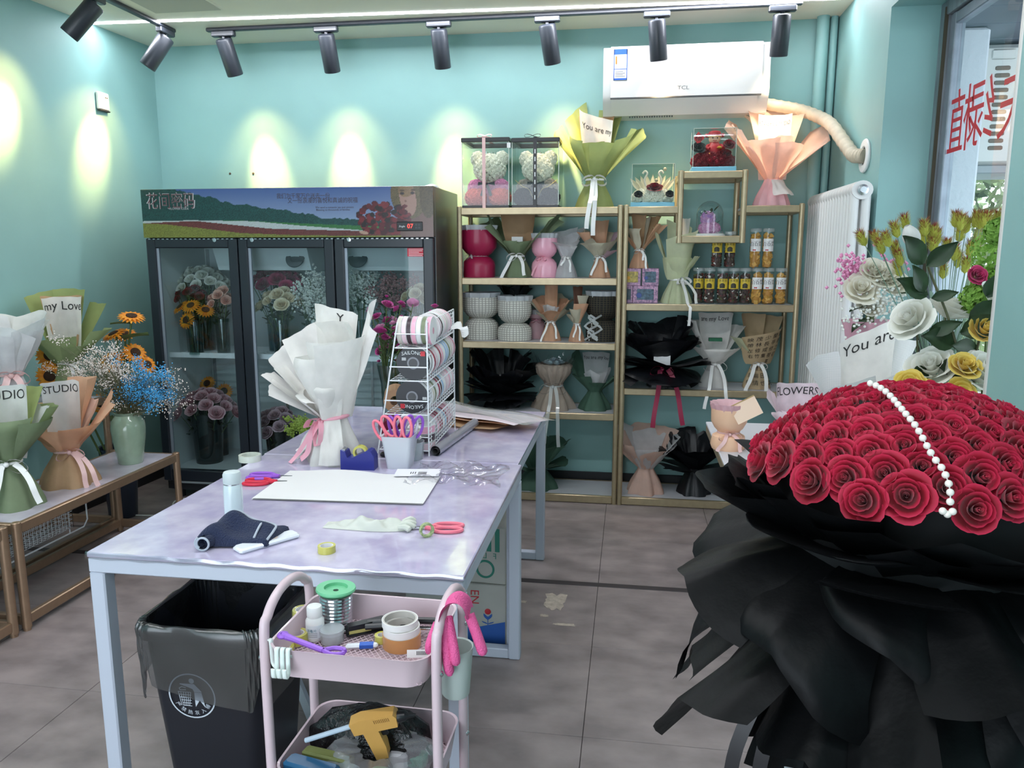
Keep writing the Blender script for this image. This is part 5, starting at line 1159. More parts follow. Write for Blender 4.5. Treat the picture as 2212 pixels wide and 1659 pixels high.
# ---- ribbon rack
RX0, RX1, RYa, RYb = -.955, -.778, 2.90, 3.36
t = thing('ribbon_rack', 'white wire ribbon rack with four sloping tiers on the table', 'rack', (0, 0, TZ))
HR = sz(925, 745, 2.9) - TZ
HB_ = .60; HF = .53
def wires(b, P0, P1, P2, n, m, r=.0014):
    """grid of wires on the parallelogram P0,P1(along),P2(across)"""
    P0, P1, P2 = Vector(P0), Vector(P1), Vector(P2)
    for i in range(n + 1): a = P0 + (P1 - P0) * i / n; b.tube([a, a + (P2 - P0)], r, 4, cap=False)
    for j in range(m + 1): a = P0 + (P2 - P0) * j / m; b.tube([a, a + (P1 - P0)], r, 4, cap=False)
def lx(z): return RX0 + .125 * z / HF * .6      # left posts lean in with height
for (yy) in (RYa, RYb):
    MB().tube([(RX0 - .035, yy, 0), (RX0 + .06, yy, HF)], .0032, 6).build('post', WIRE, t)
    MB().tube([(RX1, yy, 0), (RX1, yy, HF + .01)], .0032, 6).build('post', WIRE, t)
tiers = [(.02, .13), (.165, .265), (.30, .40), (.43, .53)]
for k, (za, zb_) in enumerate(tiers):
    xl = RX0 - .035 + .095 * (za / HF)
    b = MB(); xw = RX0 - .03 + .095 * (za / HF)
    wires(b, (RX1 + .001, RYa, za), (RX1 + .001, RYb, za + .02), (RX1 + .001, RYa, zb_), 14, 7)
    wires(b, (xw, RYa, za), (xw, RYb, za + .02), (RX1, RYa, za), 14, 5)
    wires(b, (xw, RYb, za + .02), (RX1, RYb, za + .02), (xw, RYb, zb_), 6, 5)
    tag(b.build('wire_grid', WIRE, t), kind='stuff')
    MB().tube([(xw, RYa, za), (RX1, RYa, za)], .0028, 6).build('tier_rail', WIRE, t); MB().tube([(xw, RYa, za + .055), (RX1, RYa, za + .055)], .0028, 6).build('tier_rail', WIRE, t)
    MB().tube([(RX1, RYa, zb_), (RX1, RYb, zb_ + .02)], .0028, 6).build('tier_rail', WIRE, t); MB().tube([(RX1, RYa, za), (RX1, RYb, za + .02)], .0028, 6).build('tier_rail', WIRE, t)
SPC = [(232, 170, 190), (226, 226, 226), (150, 44, 72), (150, 182, 214), (214, 190, 200), (60, 44, 52), (236, 206, 214), (118, 128, 100), (196, 130, 150), (205, 200, 190)]
SPN = ['pink', 'white', 'wine red', 'pale blue', 'mauve', 'dark brown', 'blush', 'sage green', 'rose', 'cream']
FL_ = mat('spool_black', (26, 28, 34), rough=.4); FLW = mat('spool_white', (232, 232, 232), rough=.4)
spc = {}
def spool(loc, axis, R, wd, ci, label, flange='w', printed=False):
    t = thing('ribbon_spool', label, 'ribbon spool', loc, 0, 'ribbon spools in the wire rack')
    Rm = Matrix.Rotation(PI / 2, 4, 'X') if axis == 'y' else Matrix.Rotation(PI / 2, 4, 'Y')
    k = (axis, round(R, 4), round(wd, 4))
    if k not in spc:
        spc[k] = (MB().lathe([(R * .985, -wd * .46), (R * .985, wd * .46)], 26, cap0=True, cap1=True).xf(Rm),
                  MB().lathe([(R * .24, -wd * .5), (R, -wd * .5), (R, -wd * .46), (R * .24, -wd * .46)], 26, cap0=False, cap1=False).lathe([(R * .24, wd * .46), (R, wd * .46), (R, wd * .5), (R * .24, wd * .5)], 26, cap0=False, cap1=False).xf(Rm))
    a, b_ = spc[k]; a.build('ribbon_roll', mat('ribbon_%d' % ci, SPC[ci], rough=.4), t); b_.build('flange', FL_ if flange == 'b' else FLW, t)
    if printed:
        MB().lathe([(R * .26, -wd * .51), (R * .36, -wd * .51), (R * .36, -wd * .5)], 24, cap0=False, cap1=False).xf(Matrix.Rotation(-PI / 2, 4, 'X')).build('hub_ring', mat('hub_grey', (120, 122, 128), rough=.4), t)
        MB().lathe([(R * .24, -wd * .505), (0, -wd * .505)], 20, cap0=False, cap1=False).xf(Matrix.Rotation(-PI / 2, 4, 'X')).build('hub_hole', mat('hub_hole', (70, 70, 72)), t)
        y_ = -wd * .5 - .0012; sg = 1 if printed == 1 else -1
        lettering('SAILONG', .020, lambda x, y: (sg * x - .004 * sg, y_, sg * (R * .62 + y - abs(x) * .15)), WHITEINK, t)
        MB().box(min(sg * R * .45, sg * R * .72), max(sg * R * .45, sg * R * .72), y_ - .001, y_, min(sg * R * .42, sg * R * .70), max(sg * R * .42, sg * R * .70)).build('red_logo', RED, t)
        bb_ = MB()
        for i in range(7): bb_.box(-R * .66 * sg + i * .0025, -R * .66 * sg + i * .0025 + .0014, y_ - .001, y_, -R * .15 + (sg > 0) * R * .3, R * .02 + (sg > 0) * R * .3)
        tag(bb_.build('barcode', WHITEINK, t), kind='stuff')
    return t
tn = ['bottom', 'third', 'second', 'top']
for k, (za, zb_) in enumerate(tiers):
    xc = (RX0 + .06 * (za / HF) + RX1) / 2 + .012; R = .064
    zc_ = TZ + za + R + .006
    if k == 3:
        for i in range(7): spool((RX0 + .062 + i * .0195, RYa + .06, zc_ - .006), 'x', .056, .018, (9, 6, 5, 0, 1, 7, 0)[i], 'narrow %s ribbon spool, number %s from left in top tier front' % (SPN[(9, 6, 5, 0, 1, 7, 0)[i]], ['one', 'two', 'three', 'four', 'five', 'six', 'seven'][i]))
        for i in range(8): spool((xc + .015, RYa + .145 + i * .026, zc_ - .004 + .001 * i), 'y', .058, .024, (4, 5, 1, 6, 9, 4, 6, 0)[i], '%s ribbon spool, %s from the front in the top tier back row' % (SPN[(4, 5, 1, 6, 9, 4, 6, 0)[i]], ['first', 'second', 'third', 'fourth', 'fifth', 'sixth', 'seventh', 'eighth'][i]))
    elif k in (1, 2):
        spool((xc, RYa + .025, zc_), 'y', .068 if k == 2 else .066, .034, 1, 'black faced ribbon spool printed white at the front of the %s tier' % tn[k], 'b', 1 if k == 2 else 2)
        for i in range(12):
            ci = (2, 4, 1, 2, 0, 1, 3, 3, 7, 9, 6, 8)[i] if k == 2 else (9, 7, 1, 2, 5, 3, 1, 4, 6, 0, 1, 4)[i]
            spool((xc + .012, RYa + .062 + i * .031, zc_ - .002 + .0015 * i), 'y', .064, .028, ci, '%s ribbon spool, %s behind the printed one in the %s tier' % (SPN[ci], ['first', 'second', 'third', 'fourth', 'fifth', 'sixth', 'seventh', 'eighth', 'ninth', 'tenth', 'eleventh', 'twelfth'][i], tn[k]))
    else:
        for i in range(3): 
            s_ = spool((xc + .02, RYa + .07, TZ + .03 + i * .034), 'y', .062, .03, (6, 5, 0)[i], '%s ribbon spool lying flat, %s of the pile in bottom tier' % (SPN[(6, 5, 0)[i]], ('lowest', 'middle', 'uppermost')[i])); s_.rotation_euler = (PI / 2, 0, 0)
        for i in range(9): ci = (0, 2, 2, 1, 3, 2, 0, 8, 4)[i]; spool((xc + .018, RYa + .152 + i * .031, zc_ - .008), 'y', .060, .028, ci, '%s ribbon spool, %s from the front in the bottom tier' % (SPN[ci], ['first', 'second', 'third', 'fourth', 'fifth', 'sixth', 'seventh', 'eighth', 'ninth'][i]))
# loose ribbon knots on the rack side
b = MB()
for i in range(5): b.strip(catmull([(RX1, RYb - .05, .47), (RX1 + .03, RYb - .05 + .01 * i, .475 + .004 * i), (RX1 + .055, RYb - .06, .47 - .008 * i), (RX1 + .075, RYb - .05, .455 - .006 * i + .02)], 4), .014, Vector((0, .5, 1)))
b.build('ribbon_knot', RB['white'], t, smooth=60)
# tan and wine wrap rolls left of the rack
t = thing('ribbon_roll', 'wide tan ribbon roll left of the wire rack', 'ribbon roll', (-.985, 3.14, TZ + .185)); t.rotation_euler = (.1, .3, .3)
MB().lathe([(.022, -.05), (.05, -.05), (.05, .05), (.022, .05), (.022, -.05)], 24, cap0=False, cap1=False).xf(Matrix.Rotation(PI / 2, 4, 'X')).build('roll', mat('tan_satin', (190, 150, 116), rough=.35), t)
t = thing('ribbon_roll', 'wine red printed ribbon roll lying left of wire rack', 'ribbon roll', (-.975, 3.08, TZ + .066)); t.rotation_euler = (.15, .2, .5)
MB().lathe([(.02, -.035), (.064, -.035), (.064, .035), (.02, .035), (.02, -.035)], 24, cap0=False, cap1=False).xf(Matrix.Rotation(PI / 2, 4, 'X')).build('roll', mat('wine_satin', (120, 22, 52), rough=.35), t)
# pearl string heap
t = thing('pearl_string', 'heap of white pearls in front of the ribbon spools', 'pearls', (-.83, 2.855, TZ)); rq = random.Random(4)
b = MB()
for i in range(60): b.ball((rq.uniform(-.05, .03), rq.uniform(-.02, .02), .008 + rq.random() ** 2 * .05 + (.075)), .006, 7, 5)
tag(b.build('pearls', mat('pearl', (236, 230, 222), rough=.2, coat=.6), t), kind='stuff')
MB().lathe([(.05, 0), (.055, .07), (.052, .07), (.045, .004)], 20, cap1=False, cx=-.01).build('pearl_dish', clear('dish', (235, 240, 245), milky=.3), t)

# ---- vase of purple flowers
vp = atz(815, 935, TZ)
t = thing('flower_vase', 'tall glass vase of magenta spray roses behind the white bouquet', 'vase', (-1.045, 3.32, TZ))
MB().lathe([(.055, 0), (.06, .006), (.056, .10), (.062, .22), (.078, .305), (.076, .305), (.060, .22), (.053, .10), (.0, .012)], 28, cap1=False).build('glass', GLASS, t)
b = MB(); lf = MB(); rq = random.Random(12); heads = []
for i in range(34):
    a = rq.uniform(0, 6.28); r0 = .035 * rq.random(); r1 = rq.uniform(.02, .15); h_ = rq.uniform(.38, .60) - r1 * .3
    p0 = (r0 * math.cos(a + 2), r0 * math.sin(a + 2), .015); p1 = (.05 * math.cos(a), .05 * math.sin(a), .29); p2 = (r1 * math.cos(a) + .05, r1 * math.sin(a), h_)
    b.tube(catmull([p0, p1, p2], 4), .0022, 5, cap=False); heads.append(p2)
    for k in range(3): f = rq.uniform(.35, .9); leaf(lf, [p1[j] + (p2[j] - p1[j]) * f for j in range(3)], (rq.uniform(-1, 1), rq.uniform(-1, 1), .6), .045, .016)
tag(b.build('stems', STEM, t), kind='stuff'); tag(lf.build('leaves', mat('leaf_mid', (82, 106, 62), rough=.5, transl=.2), t, smooth=60), kind='stuff')
for i, p in enumerate(heads):
    inst(rose('magenta' if i % 3 else 'lilac', .022, i % 2), 'flower_head', t, p, (rq.uniform(-.2, .9), rq.uniform(-.6, .6), rq.uniform(0, 6)), rq.uniform(.7, 1.15))
    if i % 2: inst(rose('magenta', .017), 'flower_bud', t, (p[0] + rq.uniform(-.03, .03), p[1], p[2] + rq.uniform(-.07, .05)), (rq.uniform(-.6, .6), 0, 0), .6)

# ---- papers, bags, rolls
t = thing('wrapping_sheets', 'stack of flat white wrapping sheets on the table', 'paper', (0, 0, TZ))
c1, c2, c3, c4 = atz(543, 1080, TZ), atz(912, 1092, TZ), atz(950, 1032, TZ), atz(625, 1020, TZ)
for k in range(3):
    def pf_(s, u):
        s = (s + 1) / 2; p = (c1 * (1 - s) + c2 * s) * (1 - u) + (c4 * (1 - s) + c3 * s) * u
        fold = .012 * max(0, math.sin(PI * s)) * u * math.sin(5 * s) if k == 2 else 0
        return (p.x + .002 * k, p.y - .001 * k, .0015 + .0028 * k + max(0, fold))
    MB().grid(pf_, 24, 10).build('paper_sheet', mat('sheet_white', (222, 220, 220), rough=.7), t, smooth=60)
t = thing('label_sheet', 'white packing slip with barcode beside the clear bag', 'paper', tuple(atz(905, 1022, TZ + .012)))
t.rotation_euler = (0, 0, .15); MB().box(-.085, .075, -.04, .05, 0, .0015).build('slip', mat('slip_white', (232, 230, 236), rough=.5), t)
b = MB()
for i in range(9): b.box(-.002 + i * .0035, -.0002 + i * .0035, -.02, .012, .0016, .0019)
for i in range(3): b.box(-.03 + i * .008, -.027 + i * .008, -.015, .01, .0016, .0019)
tag(b.build('barcode', INK, t), kind='stuff')
CB = clear('clear_bag', (250, 250, 252), gloss=.10, rough=.10)
t = thing('clear_plastic_bag', 'crumpled clear plastic bag on the right of the table', 'plastic bag', tuple(atz(985, 1030, TZ)))
rq = random.Random(21); ph = [rq.uniform(0, 6) for _ in range(8)]
def cr(s, u):
    x, y = s * .17, (u - .5) * .26
    z = .003 + .018 * abs(math.sin(5 * s + ph[0] + 3 * u) * math.sin(4 * u + ph[1])) + .007 * abs(math.sin(9 * s + 7 * u + ph[2])) + .005 * abs(math.sin(14 * u - 9 * s + ph[3]))
    return (x + .012 * math.sin(8 * u + ph[4]), y + .01 * math.sin(9 * s), z * (1 - .5 * abs(s)))
MB().grid(cr, 44, 34).build('bag_film', CB, t, smooth=25)
t = thing('cellophane_roll', 'long clear cellophane roll lying beside the ribbon rack', 'roll', (0, 0, TZ))
a_, b_2 = Vector((-.752, 2.90, .021)), Vector((-.70, 3.43, .021))
MB().tube([a_, b_2], .021, 16, cap=False).build('film_roll', mat('film_grey', (150, 150, 160), rough=.12, coat=.8), t); MB().tube([a_ - Vector((0, .003, 0)), b_2], .012, 12, cap=False).build('core', mat('core_dark', (84, 80, 82)), t)
# heap of paper wrappers at the far end
t = thing('paper_heap', 'pile of pink and white wrapping papers in plastic at table end', 'paper', (0, 0, TZ))
for k, (m, z) in enumerate(((P['kraft'], .012), (P['peach'], .024), (mat('sheet_pinkish', (240, 226, 230), rough=.45), .036), (clear('sleeve', (248, 246, 250), gloss=.12, rough=.08, milky=.35), .05))):
    def hp(s, u, k=k, z=z):
        s_ = (s + 1) / 2; A = Vector((-.93, 3.78, 0)); B = Vector((-.44 + .02 * k, 3.56 - .05 * k, 0)); W = Vector((-.14, -.20 + .03 * k, 0)) if k else Vector((-.16, -.24, 0))
        p = A + (B - A) * s_ + W * u + Vector((.02 * k, 0, 0))
        return (p.x, p.y, z + .006 * math.sin(7 * s_ + k) + .004 * math.sin(6 * u + 2 * k) + .004)
    o = MB().grid(hp, 22, 8).build('wrapper', m, t, smooth=60)
lettering('You', .05, lambda x, y: (-.80 + x * .6 + y * .5, 3.68 - y * .6 + x * .4, .06), INK, t)
# stack of folded white paper behind bouquet
t = thing('folded_paper_stack', 'small stack of folded pinkish paper left of the white bouquet', 'paper', (-1.235, 2.84, TZ))
for k in range(3): MB().box(-.055, .05, -.05, .05, .012 * k, .012 * k + .011, .004).build('folded_sheet', mat('sheet_pinkish', (240, 226, 230), rough=.45), t)
t = thing('clear_tape_roll', 'clear tape roll at the left table edge by the fridge', 'tape roll', tuple(atz(540, 995, TZ)))
MB().lathe([(.03, 0), (.042, 0), (.042, .024), (.03, .024), (.03, 0)], 26, cap0=False, cap1=False).build('roll', mat('clear_tape', (206, 212, 200), rough=.15, coat=.5), t)
# ---- thermos
TH = mat('thermos_white', (206, 220, 224), rough=.22, coat=.5)
p = atz(507, 1126, TZ); t = thing('thermos_flask', 'slim white thermos flask standing behind the navy towel', 'flask', tuple(p))
MB().lathe([(.0265, 0), (.0275, .004), (.0275, .10), (.026, .114), (.0245, .117)], 28, cap1=True).build('body', TH, t)
MB().lathe([(.0248, .117), (.0248, .1205)], 28, cap0=False, cap1=False).build('steel_ring', STEEL, t)
MB().lathe([(.0262, .1205), (.0265, .123), (.0265, .147), (.0235, .154), (0, .1555)], 28, cap1=False).build('cap', mat('thermos_cap', (196, 206, 208), rough=.4), t)
# ---- towel
NVY = mat('navy_terry', (30, 42, 76), rough=.95, bump=1.0, bscale=260, sheen=.1); PIP = mat('grey_piping', (172, 180, 192), rough=.7)
p = atz(530, 1168, TZ); t = thing('folded_towel', 'navy terry towel with pale piping folded on the table', 'towel', (p.x - .005, p.y, TZ), math.radians(8))
def tw(s, u):
    x = s * .10; y = (u - .5) * .12; e = max(0, 1 - max(abs(s) ** 5, abs(2 * u - 1) ** 5))
    ridge = math.exp(-((x + .045 - .35 * y) / .035) ** 2) * .030 + math.exp(-((y - .012 + .12 * x) / .022) ** 2) * .022
    z = .006 + (.026 + ridge + .003 * math.sin(40 * x + 60 * y)) * e ** .4
    return (x + .25 * y, y, z)
MB().grid(tw, 46, 34).build('towel_fold', NVY, t, smooth=60)
MB().grid(lambda s, u: (-.070 + s * .012 + (.020 - .006 * u) * math.cos(PI * 2.6 * u + 2.2), -.052 + s * .028, .022 + (.020 - .006 * u) * math.sin(PI * 2.6 * u + 2.2)), 8, 26).build('towel_roll', NVY, t, smooth=60)
def onT(x, y): return (x + .25 * y, y, tw(x / .10, y / .12 + .5)[2] + .002)
for pts in ([(-.05, .03), (-.03, .038), (.0, .034), (.03, .024), (.055, .02), (.085, .012), (.093, -.01), (.096, -.05)], [(.05, .02), (.055, -.01), (.06, -.05)]):
    MB().tube(catmull([onT(*q) for q in pts], 6), .0034, 6).build('piping', PIP, t)
MB().tube([(-.070 - .012 + (.0205 - .006 * u) * math.cos(PI * 2.6 * u + 2.2), -.0815, .022 + (.0205 - .006 * u) * math.sin(PI * 2.6 * u + 2.2)) for u in [i / 24 for i in range(25)]], .003, 6).build('piping', PIP, t)
# ---- packet
a_, b_2 = atz(520, 1192, TZ), atz(632, 1160, TZ); mid = (a_ + b_2) / 2
t = thing('wet_wipe_packet', 'flat white packet in clear wrap in front of towel', 'packet', tuple(mid), math.atan2(b_2.y - a_.y, b_2.x - a_.x)); Lp = (b_2 - a_).length / 2 + .012
MB().box(-Lp, Lp, -.024, .024, 0, .015, .005).build('packet', mat('packet_white', (226, 230, 238), rough=.25, coat=.5), t)
MB().box(-.03, .03, -.015, .015, .0151, .0156).build('printed_label', mat('packet_print', (196, 206, 220), var=.3, vscale=60, rgb2=(206, 180, 160)), t)
# ---- tape rolls on the table
YT = mat('yellow_tape', (196, 190, 92), rough=.2, coat=.4)
p = atz(706, 1192, TZ); t = thing('tape_roll', 'yellow tape roll lying at the front edge of the table', 'tape roll', tuple(p))
MB().lathe([(.018, 0), (.024, 0), (.024, .019), (.018, .019), (.018, 0)], 30, cap0=False, cap1=False).build('tape', YT, t); MB().lathe([(.0165, .001), (.0182, .001), (.0182, .018), (.0165, .018), (.0165, .001)], 30, cap0=False, cap1=False).build('core', FLW, t)
p = atz(922, 1160, TZ); t = thing('washi_tape_roll', 'green floral tape roll standing upright beside the pink scissors', 'tape roll', (p.x, p.y, TZ + .021), .6)
MB().lathe([(.015, -.006), (.021, -.006), (.021, .006), (.015, .006), (.015, -.006)], 28, cap0=False, cap1=False).xf(Matrix.Rotation(PI / 2, 4, 'X')).build('tape', mat('floral_tape', (190, 200, 150), var=.4, vscale=120, rgb2=(110, 130, 80)), t)
# ---- rubber glove
p = atz(795, 1138, TZ); t = thing('rubber_glove', 'crumpled white rubber glove lying on the table', 'glove', tuple(p), .05)
def gl(s, u):
    x = s * .13; env = (1 - abs(s) ** 3) * (.75 + .25 * math.sin(3 * s + .5)); y = (u - .5) * .085 * (.6 + .4 * env)
    e = math.sin(PI * u) ** .6
    return (x, y, .002 + .03 * env * e * (.8 + .35 * math.sin(6 * s + 5 * u) + .18 * math.sin(11 * s - 6 * u) + .1 * math.sin(19 * s + 9 * u)) )
GLV = mat('latex', (226, 230, 220), rough=.4, transl=.3); MB().grid(gl, 44, 22).build('glove_body', GLV, t, smooth=50)
for i, (yy, ln) in enumerate(((-.03, .05), (-.01, .065), (.012, .06), (.03, .045))):
    MB().tube(catmull([(.10, yy * .8, .010), (.12, yy, .014 + .004 * (i % 2)), (.105 + ln * .6, yy * 1.2, .008)], 4), [.008] * 4 + [.009] * 4 + [.006], 8).build('glove_finger', GLV, t)
# small dark hair clip things near dispenser
t = thing('hair_clip', 'black and dark red clips on the table behind dispenser', 'clip', (-.925, 2.86, TZ))
MB().box(-.04, .04, -.012, .012, 0, .02, .006).build('clip_body', BLACK, t); tag(rosette_blob((.01, .02, .03), (.02, .012, .014), .008, 14, 2).build('berry_cluster', mat('berry', (96, 26, 36), rough=.4), t), kind='stuff')

# ================================================================== cartons under the table
CDB = mat('carton_grey', (178, 178, 170), rough=.7, var=.06, vscale=6); GRN = mat('logo_green', (38, 122, 104), rough=.6); CBL = mat('carton_blue', (40, 92, 170), rough=.6)
def carton(label, loc, rz, w, d, h):
    t = thing('carton', label, 'box', loc, rz)
    MB().box(-w, 0, 0, d, 0, h, .003).build('carton_body', CDB, t)
    MB().box(-.002, .002, .012, d - .012, .01, h - .01).build('side_flap', mat('carton_side', (206, 186, 164), rough=.7, var=.15, vscale=20), t)
    return t
t = carton('lower cardboard box with blue flower print under the table', (-.468, 2.895, 0), 0, .42, .30, .255)
MB().add([(-.42, -.0012, .004), (-.004, -.0012, .004), (-.004, -.0012, .10), (-.05, -.0012, .088), (-.12, -.0012, .070), (-.20, -.0012, .066), (-.42, -.0012, .06)], [tuple(range(7))]).build('blue_print', CBL, t, smooth=False)
b = MB()
for a, l_ in ((-1.0, .03), (-.45, .04), (.45, .04), (1.0, .03)):
    b.grid(lambda s, u: (-.075 + math.sin(a) * l_ * u + s * .007 * math.sin(PI * u), -.0015, .085 + .018 * (abs(a) < .6) + math.cos(a) * l_ * u * .8), 2, 5)
b.box(-.0765, -.0735, -.0016, -.001, .06, .12); b.build('flower_print', CBL, t)
MB().lathe([(.013, 0), (.012, .0005)], 14).xf(Matrix.Translation((-.075, -.001, .14)) @ Matrix.Rotation(PI / 2, 4, 'X')).build('flower_head_print', mat('print_red', (190, 40, 50)), t)
lettering('EN', .05, lambda x, y: (-.13 + y, -.0015, .20 - x), mat('print_red', (190, 40, 50)), t)
t = carton('upper cardboard box with green logo lettering under the table', (-.47, 2.90, .2555), math.radians(-4), .40, .28, .24)
MB().lathe([(.030, 0), (.039, 0), (.039, .001), (.030, .001)], 30, cap0=False, cap1=False).xf(Matrix.Translation((-.085, -.001, .062)) @ Matrix.Rotation(PI / 2, 4, 'X')).build('logo_ring', GRN, t)
lettering('F', .034, lambda x, y: (-.045 - x, -.0015, .118 + y), GRN, t); lettering('L', .034, lambda x, y: (-.085 - x, -.0015, .118 + y), GRN, t)
for i in range(3): MB().box(-.112 + i * .034, -.093 + i * .034, -.0016, -.001, .138, .235).build('logo_bar', GRN, t)

# ================================================================== waste bin
BIN = mat('bin_black', (24, 27, 36), rough=.4)
bx0, bx1, by0, by1, bz = -1.335, -.955, 1.80, 2.16, .565
t = thing('waste_bin', 'tall black waste bin with white litter emblem under the table', 'bin', ((bx0 + bx1) / 2, (by0 + by1) / 2, 0))
W2, D2 = (bx1 - bx0) / 2, (by1 - by0) / 2
def rr3(k, z, r=.05): return [(x, y, z) for x, y in rrect(-W2 * k, W2 * k, -D2 * k, D2 * k, r, 5)]
rings = [rr3(.72, 0), rr3(.74, .01), rr3(.93, bz - .05), rr3(.935, bz - .045), rr3(1.0, bz - .04), rr3(1.0, bz), rr3(.93, bz), rr3(.90, bz - .05), rr3(.70, .02)]
n_ = len(rings[0]); v = sum(rings, []); f = [tuple(range(n_ - 1, -1, -1)), tuple(range((len(rings) - 1) * n_, len(rings) * n_))]
for k in range(len(rings) - 1):
    for i in range(n_): j = (i + 1) % n_; f.append((k * n_ + i, k * n_ + j, k * n_ + n_ + j, k * n_ + n_ + i))
MB().add(v, f).build('bin_body', BIN, t)
# liner bag: inside lining and an overhang with scalloped hem
LIN = clear('bin_liner', (168, 172, 178), gloss=.10, rough=.22, milky=.16, milk=(120, 122, 120)); rq = random.Random(6)
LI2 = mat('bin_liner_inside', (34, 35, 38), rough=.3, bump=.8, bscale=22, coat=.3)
def ringpt(u, k, z, r=.05):
    P_ = rr3(k, z, r); m_ = len(P_); x = (u % 1) * m_; i = int(x); f_ = x - i; a, b_ = Vector(P_[i % m_]), Vector(P_[(i + 1) % m_]); return a.lerp(b_, f_)
def over(s, w_):
    u = (s + 1) / 2; c = .5 + .5 * math.sin(2 * PI * u * 5 + 1); hem = .10 + .13 * (c ** .5); n = .004 * math.sin(40 * u * PI + 9 * w_) + .003 * math.sin(74 * u * PI - 7 * w_)
    if w_ < .15: k = w_ / .15; p = ringpt(u, .93 + .085 * k, bz + .006 * math.sin(PI * k)); return (p.x, p.y, p.z + abs(n))
    k = (w_ - .15) / .85; kk = 1.03 - .035 * k; p = ringpt(u, kk, bz - hem * k); return (p.x * (1 + n * 2.2), p.y * (1 + n * 2.2), p.z)
MB().grid(over, 200, 16).build('liner_overhang', LIN, t, smooth=60)
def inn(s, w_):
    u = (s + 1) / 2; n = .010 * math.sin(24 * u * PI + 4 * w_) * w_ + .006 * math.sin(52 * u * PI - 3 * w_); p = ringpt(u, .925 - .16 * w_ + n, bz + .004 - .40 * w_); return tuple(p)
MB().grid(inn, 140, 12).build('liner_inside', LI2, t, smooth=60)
# emblem on the front face (the face leans with the taper)
EM = mat('emblem_white', (196, 204, 214), rough=.5); e0 = Vector((-.035, 0, .36))
def ef(x, y, d=.003):
    z = e0.z + y; k = .74 + (.93 - .74) * (z - .01) / (bz - .06); return (e0.x + x, -D2 * k - d, z)
def flat(poly): return MB().add([ef(*p) for p in poly], [tuple(range(len(poly)))])
b = MB(); n_ = 40
b.add([ef(r * math.cos(2 * PI * i / n_), r * math.sin(2 * PI * i / n_)) for r in (.066, .070) for i in range(n_)], [(i, (i + 1) % n_, n_ + (i + 1) % n_, n_ + i) for i in range(n_)]); b.build('emblem_ring', EM, t, smooth=False)
b = MB(); b.add([ef(.003 + .008 * math.cos(2 * PI * i / 18), .047 + .008 * math.sin(2 * PI * i / 18)) for i in range(18)], [tuple(range(18))])
for poly in ([(-.033, .037), (.010, .038), (.030, .016), (.030, .013), (.008, .013), (.004, .022), (-.012, .028), (-.033, .034)], [(.008, .012), (.030, .012), (.037, -.034), (.022, -.012), (.008, -.034)]): b.add([ef(*p) for p in poly], [tuple(range(len(poly)))])
b.build('emblem_figure', EM, t, smooth=False)
b = MB()
def bar(p, q, w_=.0016):
    p, q = Vector(p), Vector(q); n = Vector((-(q - p).y, (q - p).x)).normalized() * w_ / 2; b.add([ef(*(p - n)), ef(*(q - n)), ef(*(q + n)), ef(*(p + n))], [(0, 1, 2, 3)])
for k in range(6): x = -.040 + k * .0075; bar((x, .011), (-.026 + (x + .021) * .62 + .004, -.032))
for k in range(6): y = .011 - k * .0086; e = .014 * (k / 5); bar((-.041 + e * .9, y), (-.002 - e * .05, y))
for p, q in (((-.036, .022), (-.028, .027)), ((-.028, .027), (-.016, .024)), ((-.036, .022), (-.034, .016)), ((-.034, .016), (-.016, .018))): bar(p, q, .0022)
b.build('emblem_basket', EM, t, smooth=False)
for i, ch in enumerate('严禁热灰入桶'):
    a = math.radians(-146 + i * 22.5); rr_ = .054
    ca_, sa_ = math.cos(a + PI / 2), math.sin(a + PI / 2)
    lettering(ch, .015, lambda x, y: ef(rr_ * math.cos(a) + x * ca_ - y * sa_, rr_ * math.sin(a) + x * sa_ + y * ca_), EM, t)

# ================================================================== pink trolley
PKM = mat('trolley_pink', (208, 186, 194), rough=.35, coat=.2)
tx, ty_ = -.548, 1.505; TWd, TDp = .172, .138; ZT = .78; ZL = .50
t = thing('utility_trolley', 'pink metal trolley in front of the table', 'trolley', (tx, ty_, 0), math.radians(-1))
def tray(z1, hgt, name):
    def rg(k, z, r=.045): return [(x, y, z) for x, y in rrect(-TWd * k, TWd * k, -TDp * k, TDp * k, r, 6)]
    R_ = [rg(.93, z1 - hgt), rg(1.0, z1), rg(1.012, z1 + .002), rg(.985, z1 + .001), rg(.975, z1 - .01), rg(.92, z1 - hgt + .004)]
    n = len(R_[0]); v = sum(R_, []); f = [tuple(range(n - 1, -1, -1))]
    for k in range(len(R_) - 1):
        for i in range(n): j = (i + 1) % n; f.append((k * n + i, k * n + j, k * n + n + j, k * n + n + i))
    o = MB().add(v, f).build(name, PKM, t)
    b = MB(); zz = z1 - hgt + .006; st_ = .0125
    for sg in (1, -1):
        for i in range(-26, 27):
            pts = []
            for e in (-1, 1):
                y = e * TDp * .9; x = i * st_ + sg * y * .8
                pts.append(Vector((x, y, zz)))
            # clip to the tray width
            a_, c_ = pts
            if abs(a_.x) > TWd * .9 and abs(c_.x) > TWd * .9 and a_.x * c_.x > 0: continue
            def clip(p, q):
                if abs(p.x) <= TWd * .9: return p
                L_ = math.copysign(TWd * .9, p.x); k = (L_ - p.x) / (q.x - p.x); return p.lerp(q, k)
            a2, c2 = clip(a_, c_), clip(c_, a_); b.tube([a2, c2], .0011, 4, cap=False)
    tag(b.build('mesh_floor', PKM, o), kind='stuff')
    return o
tray(ZT, .062, 'top_tray'); tray(ZL, .075, 'middle_tray'); tray(.20, .075, 'bottom_tray')
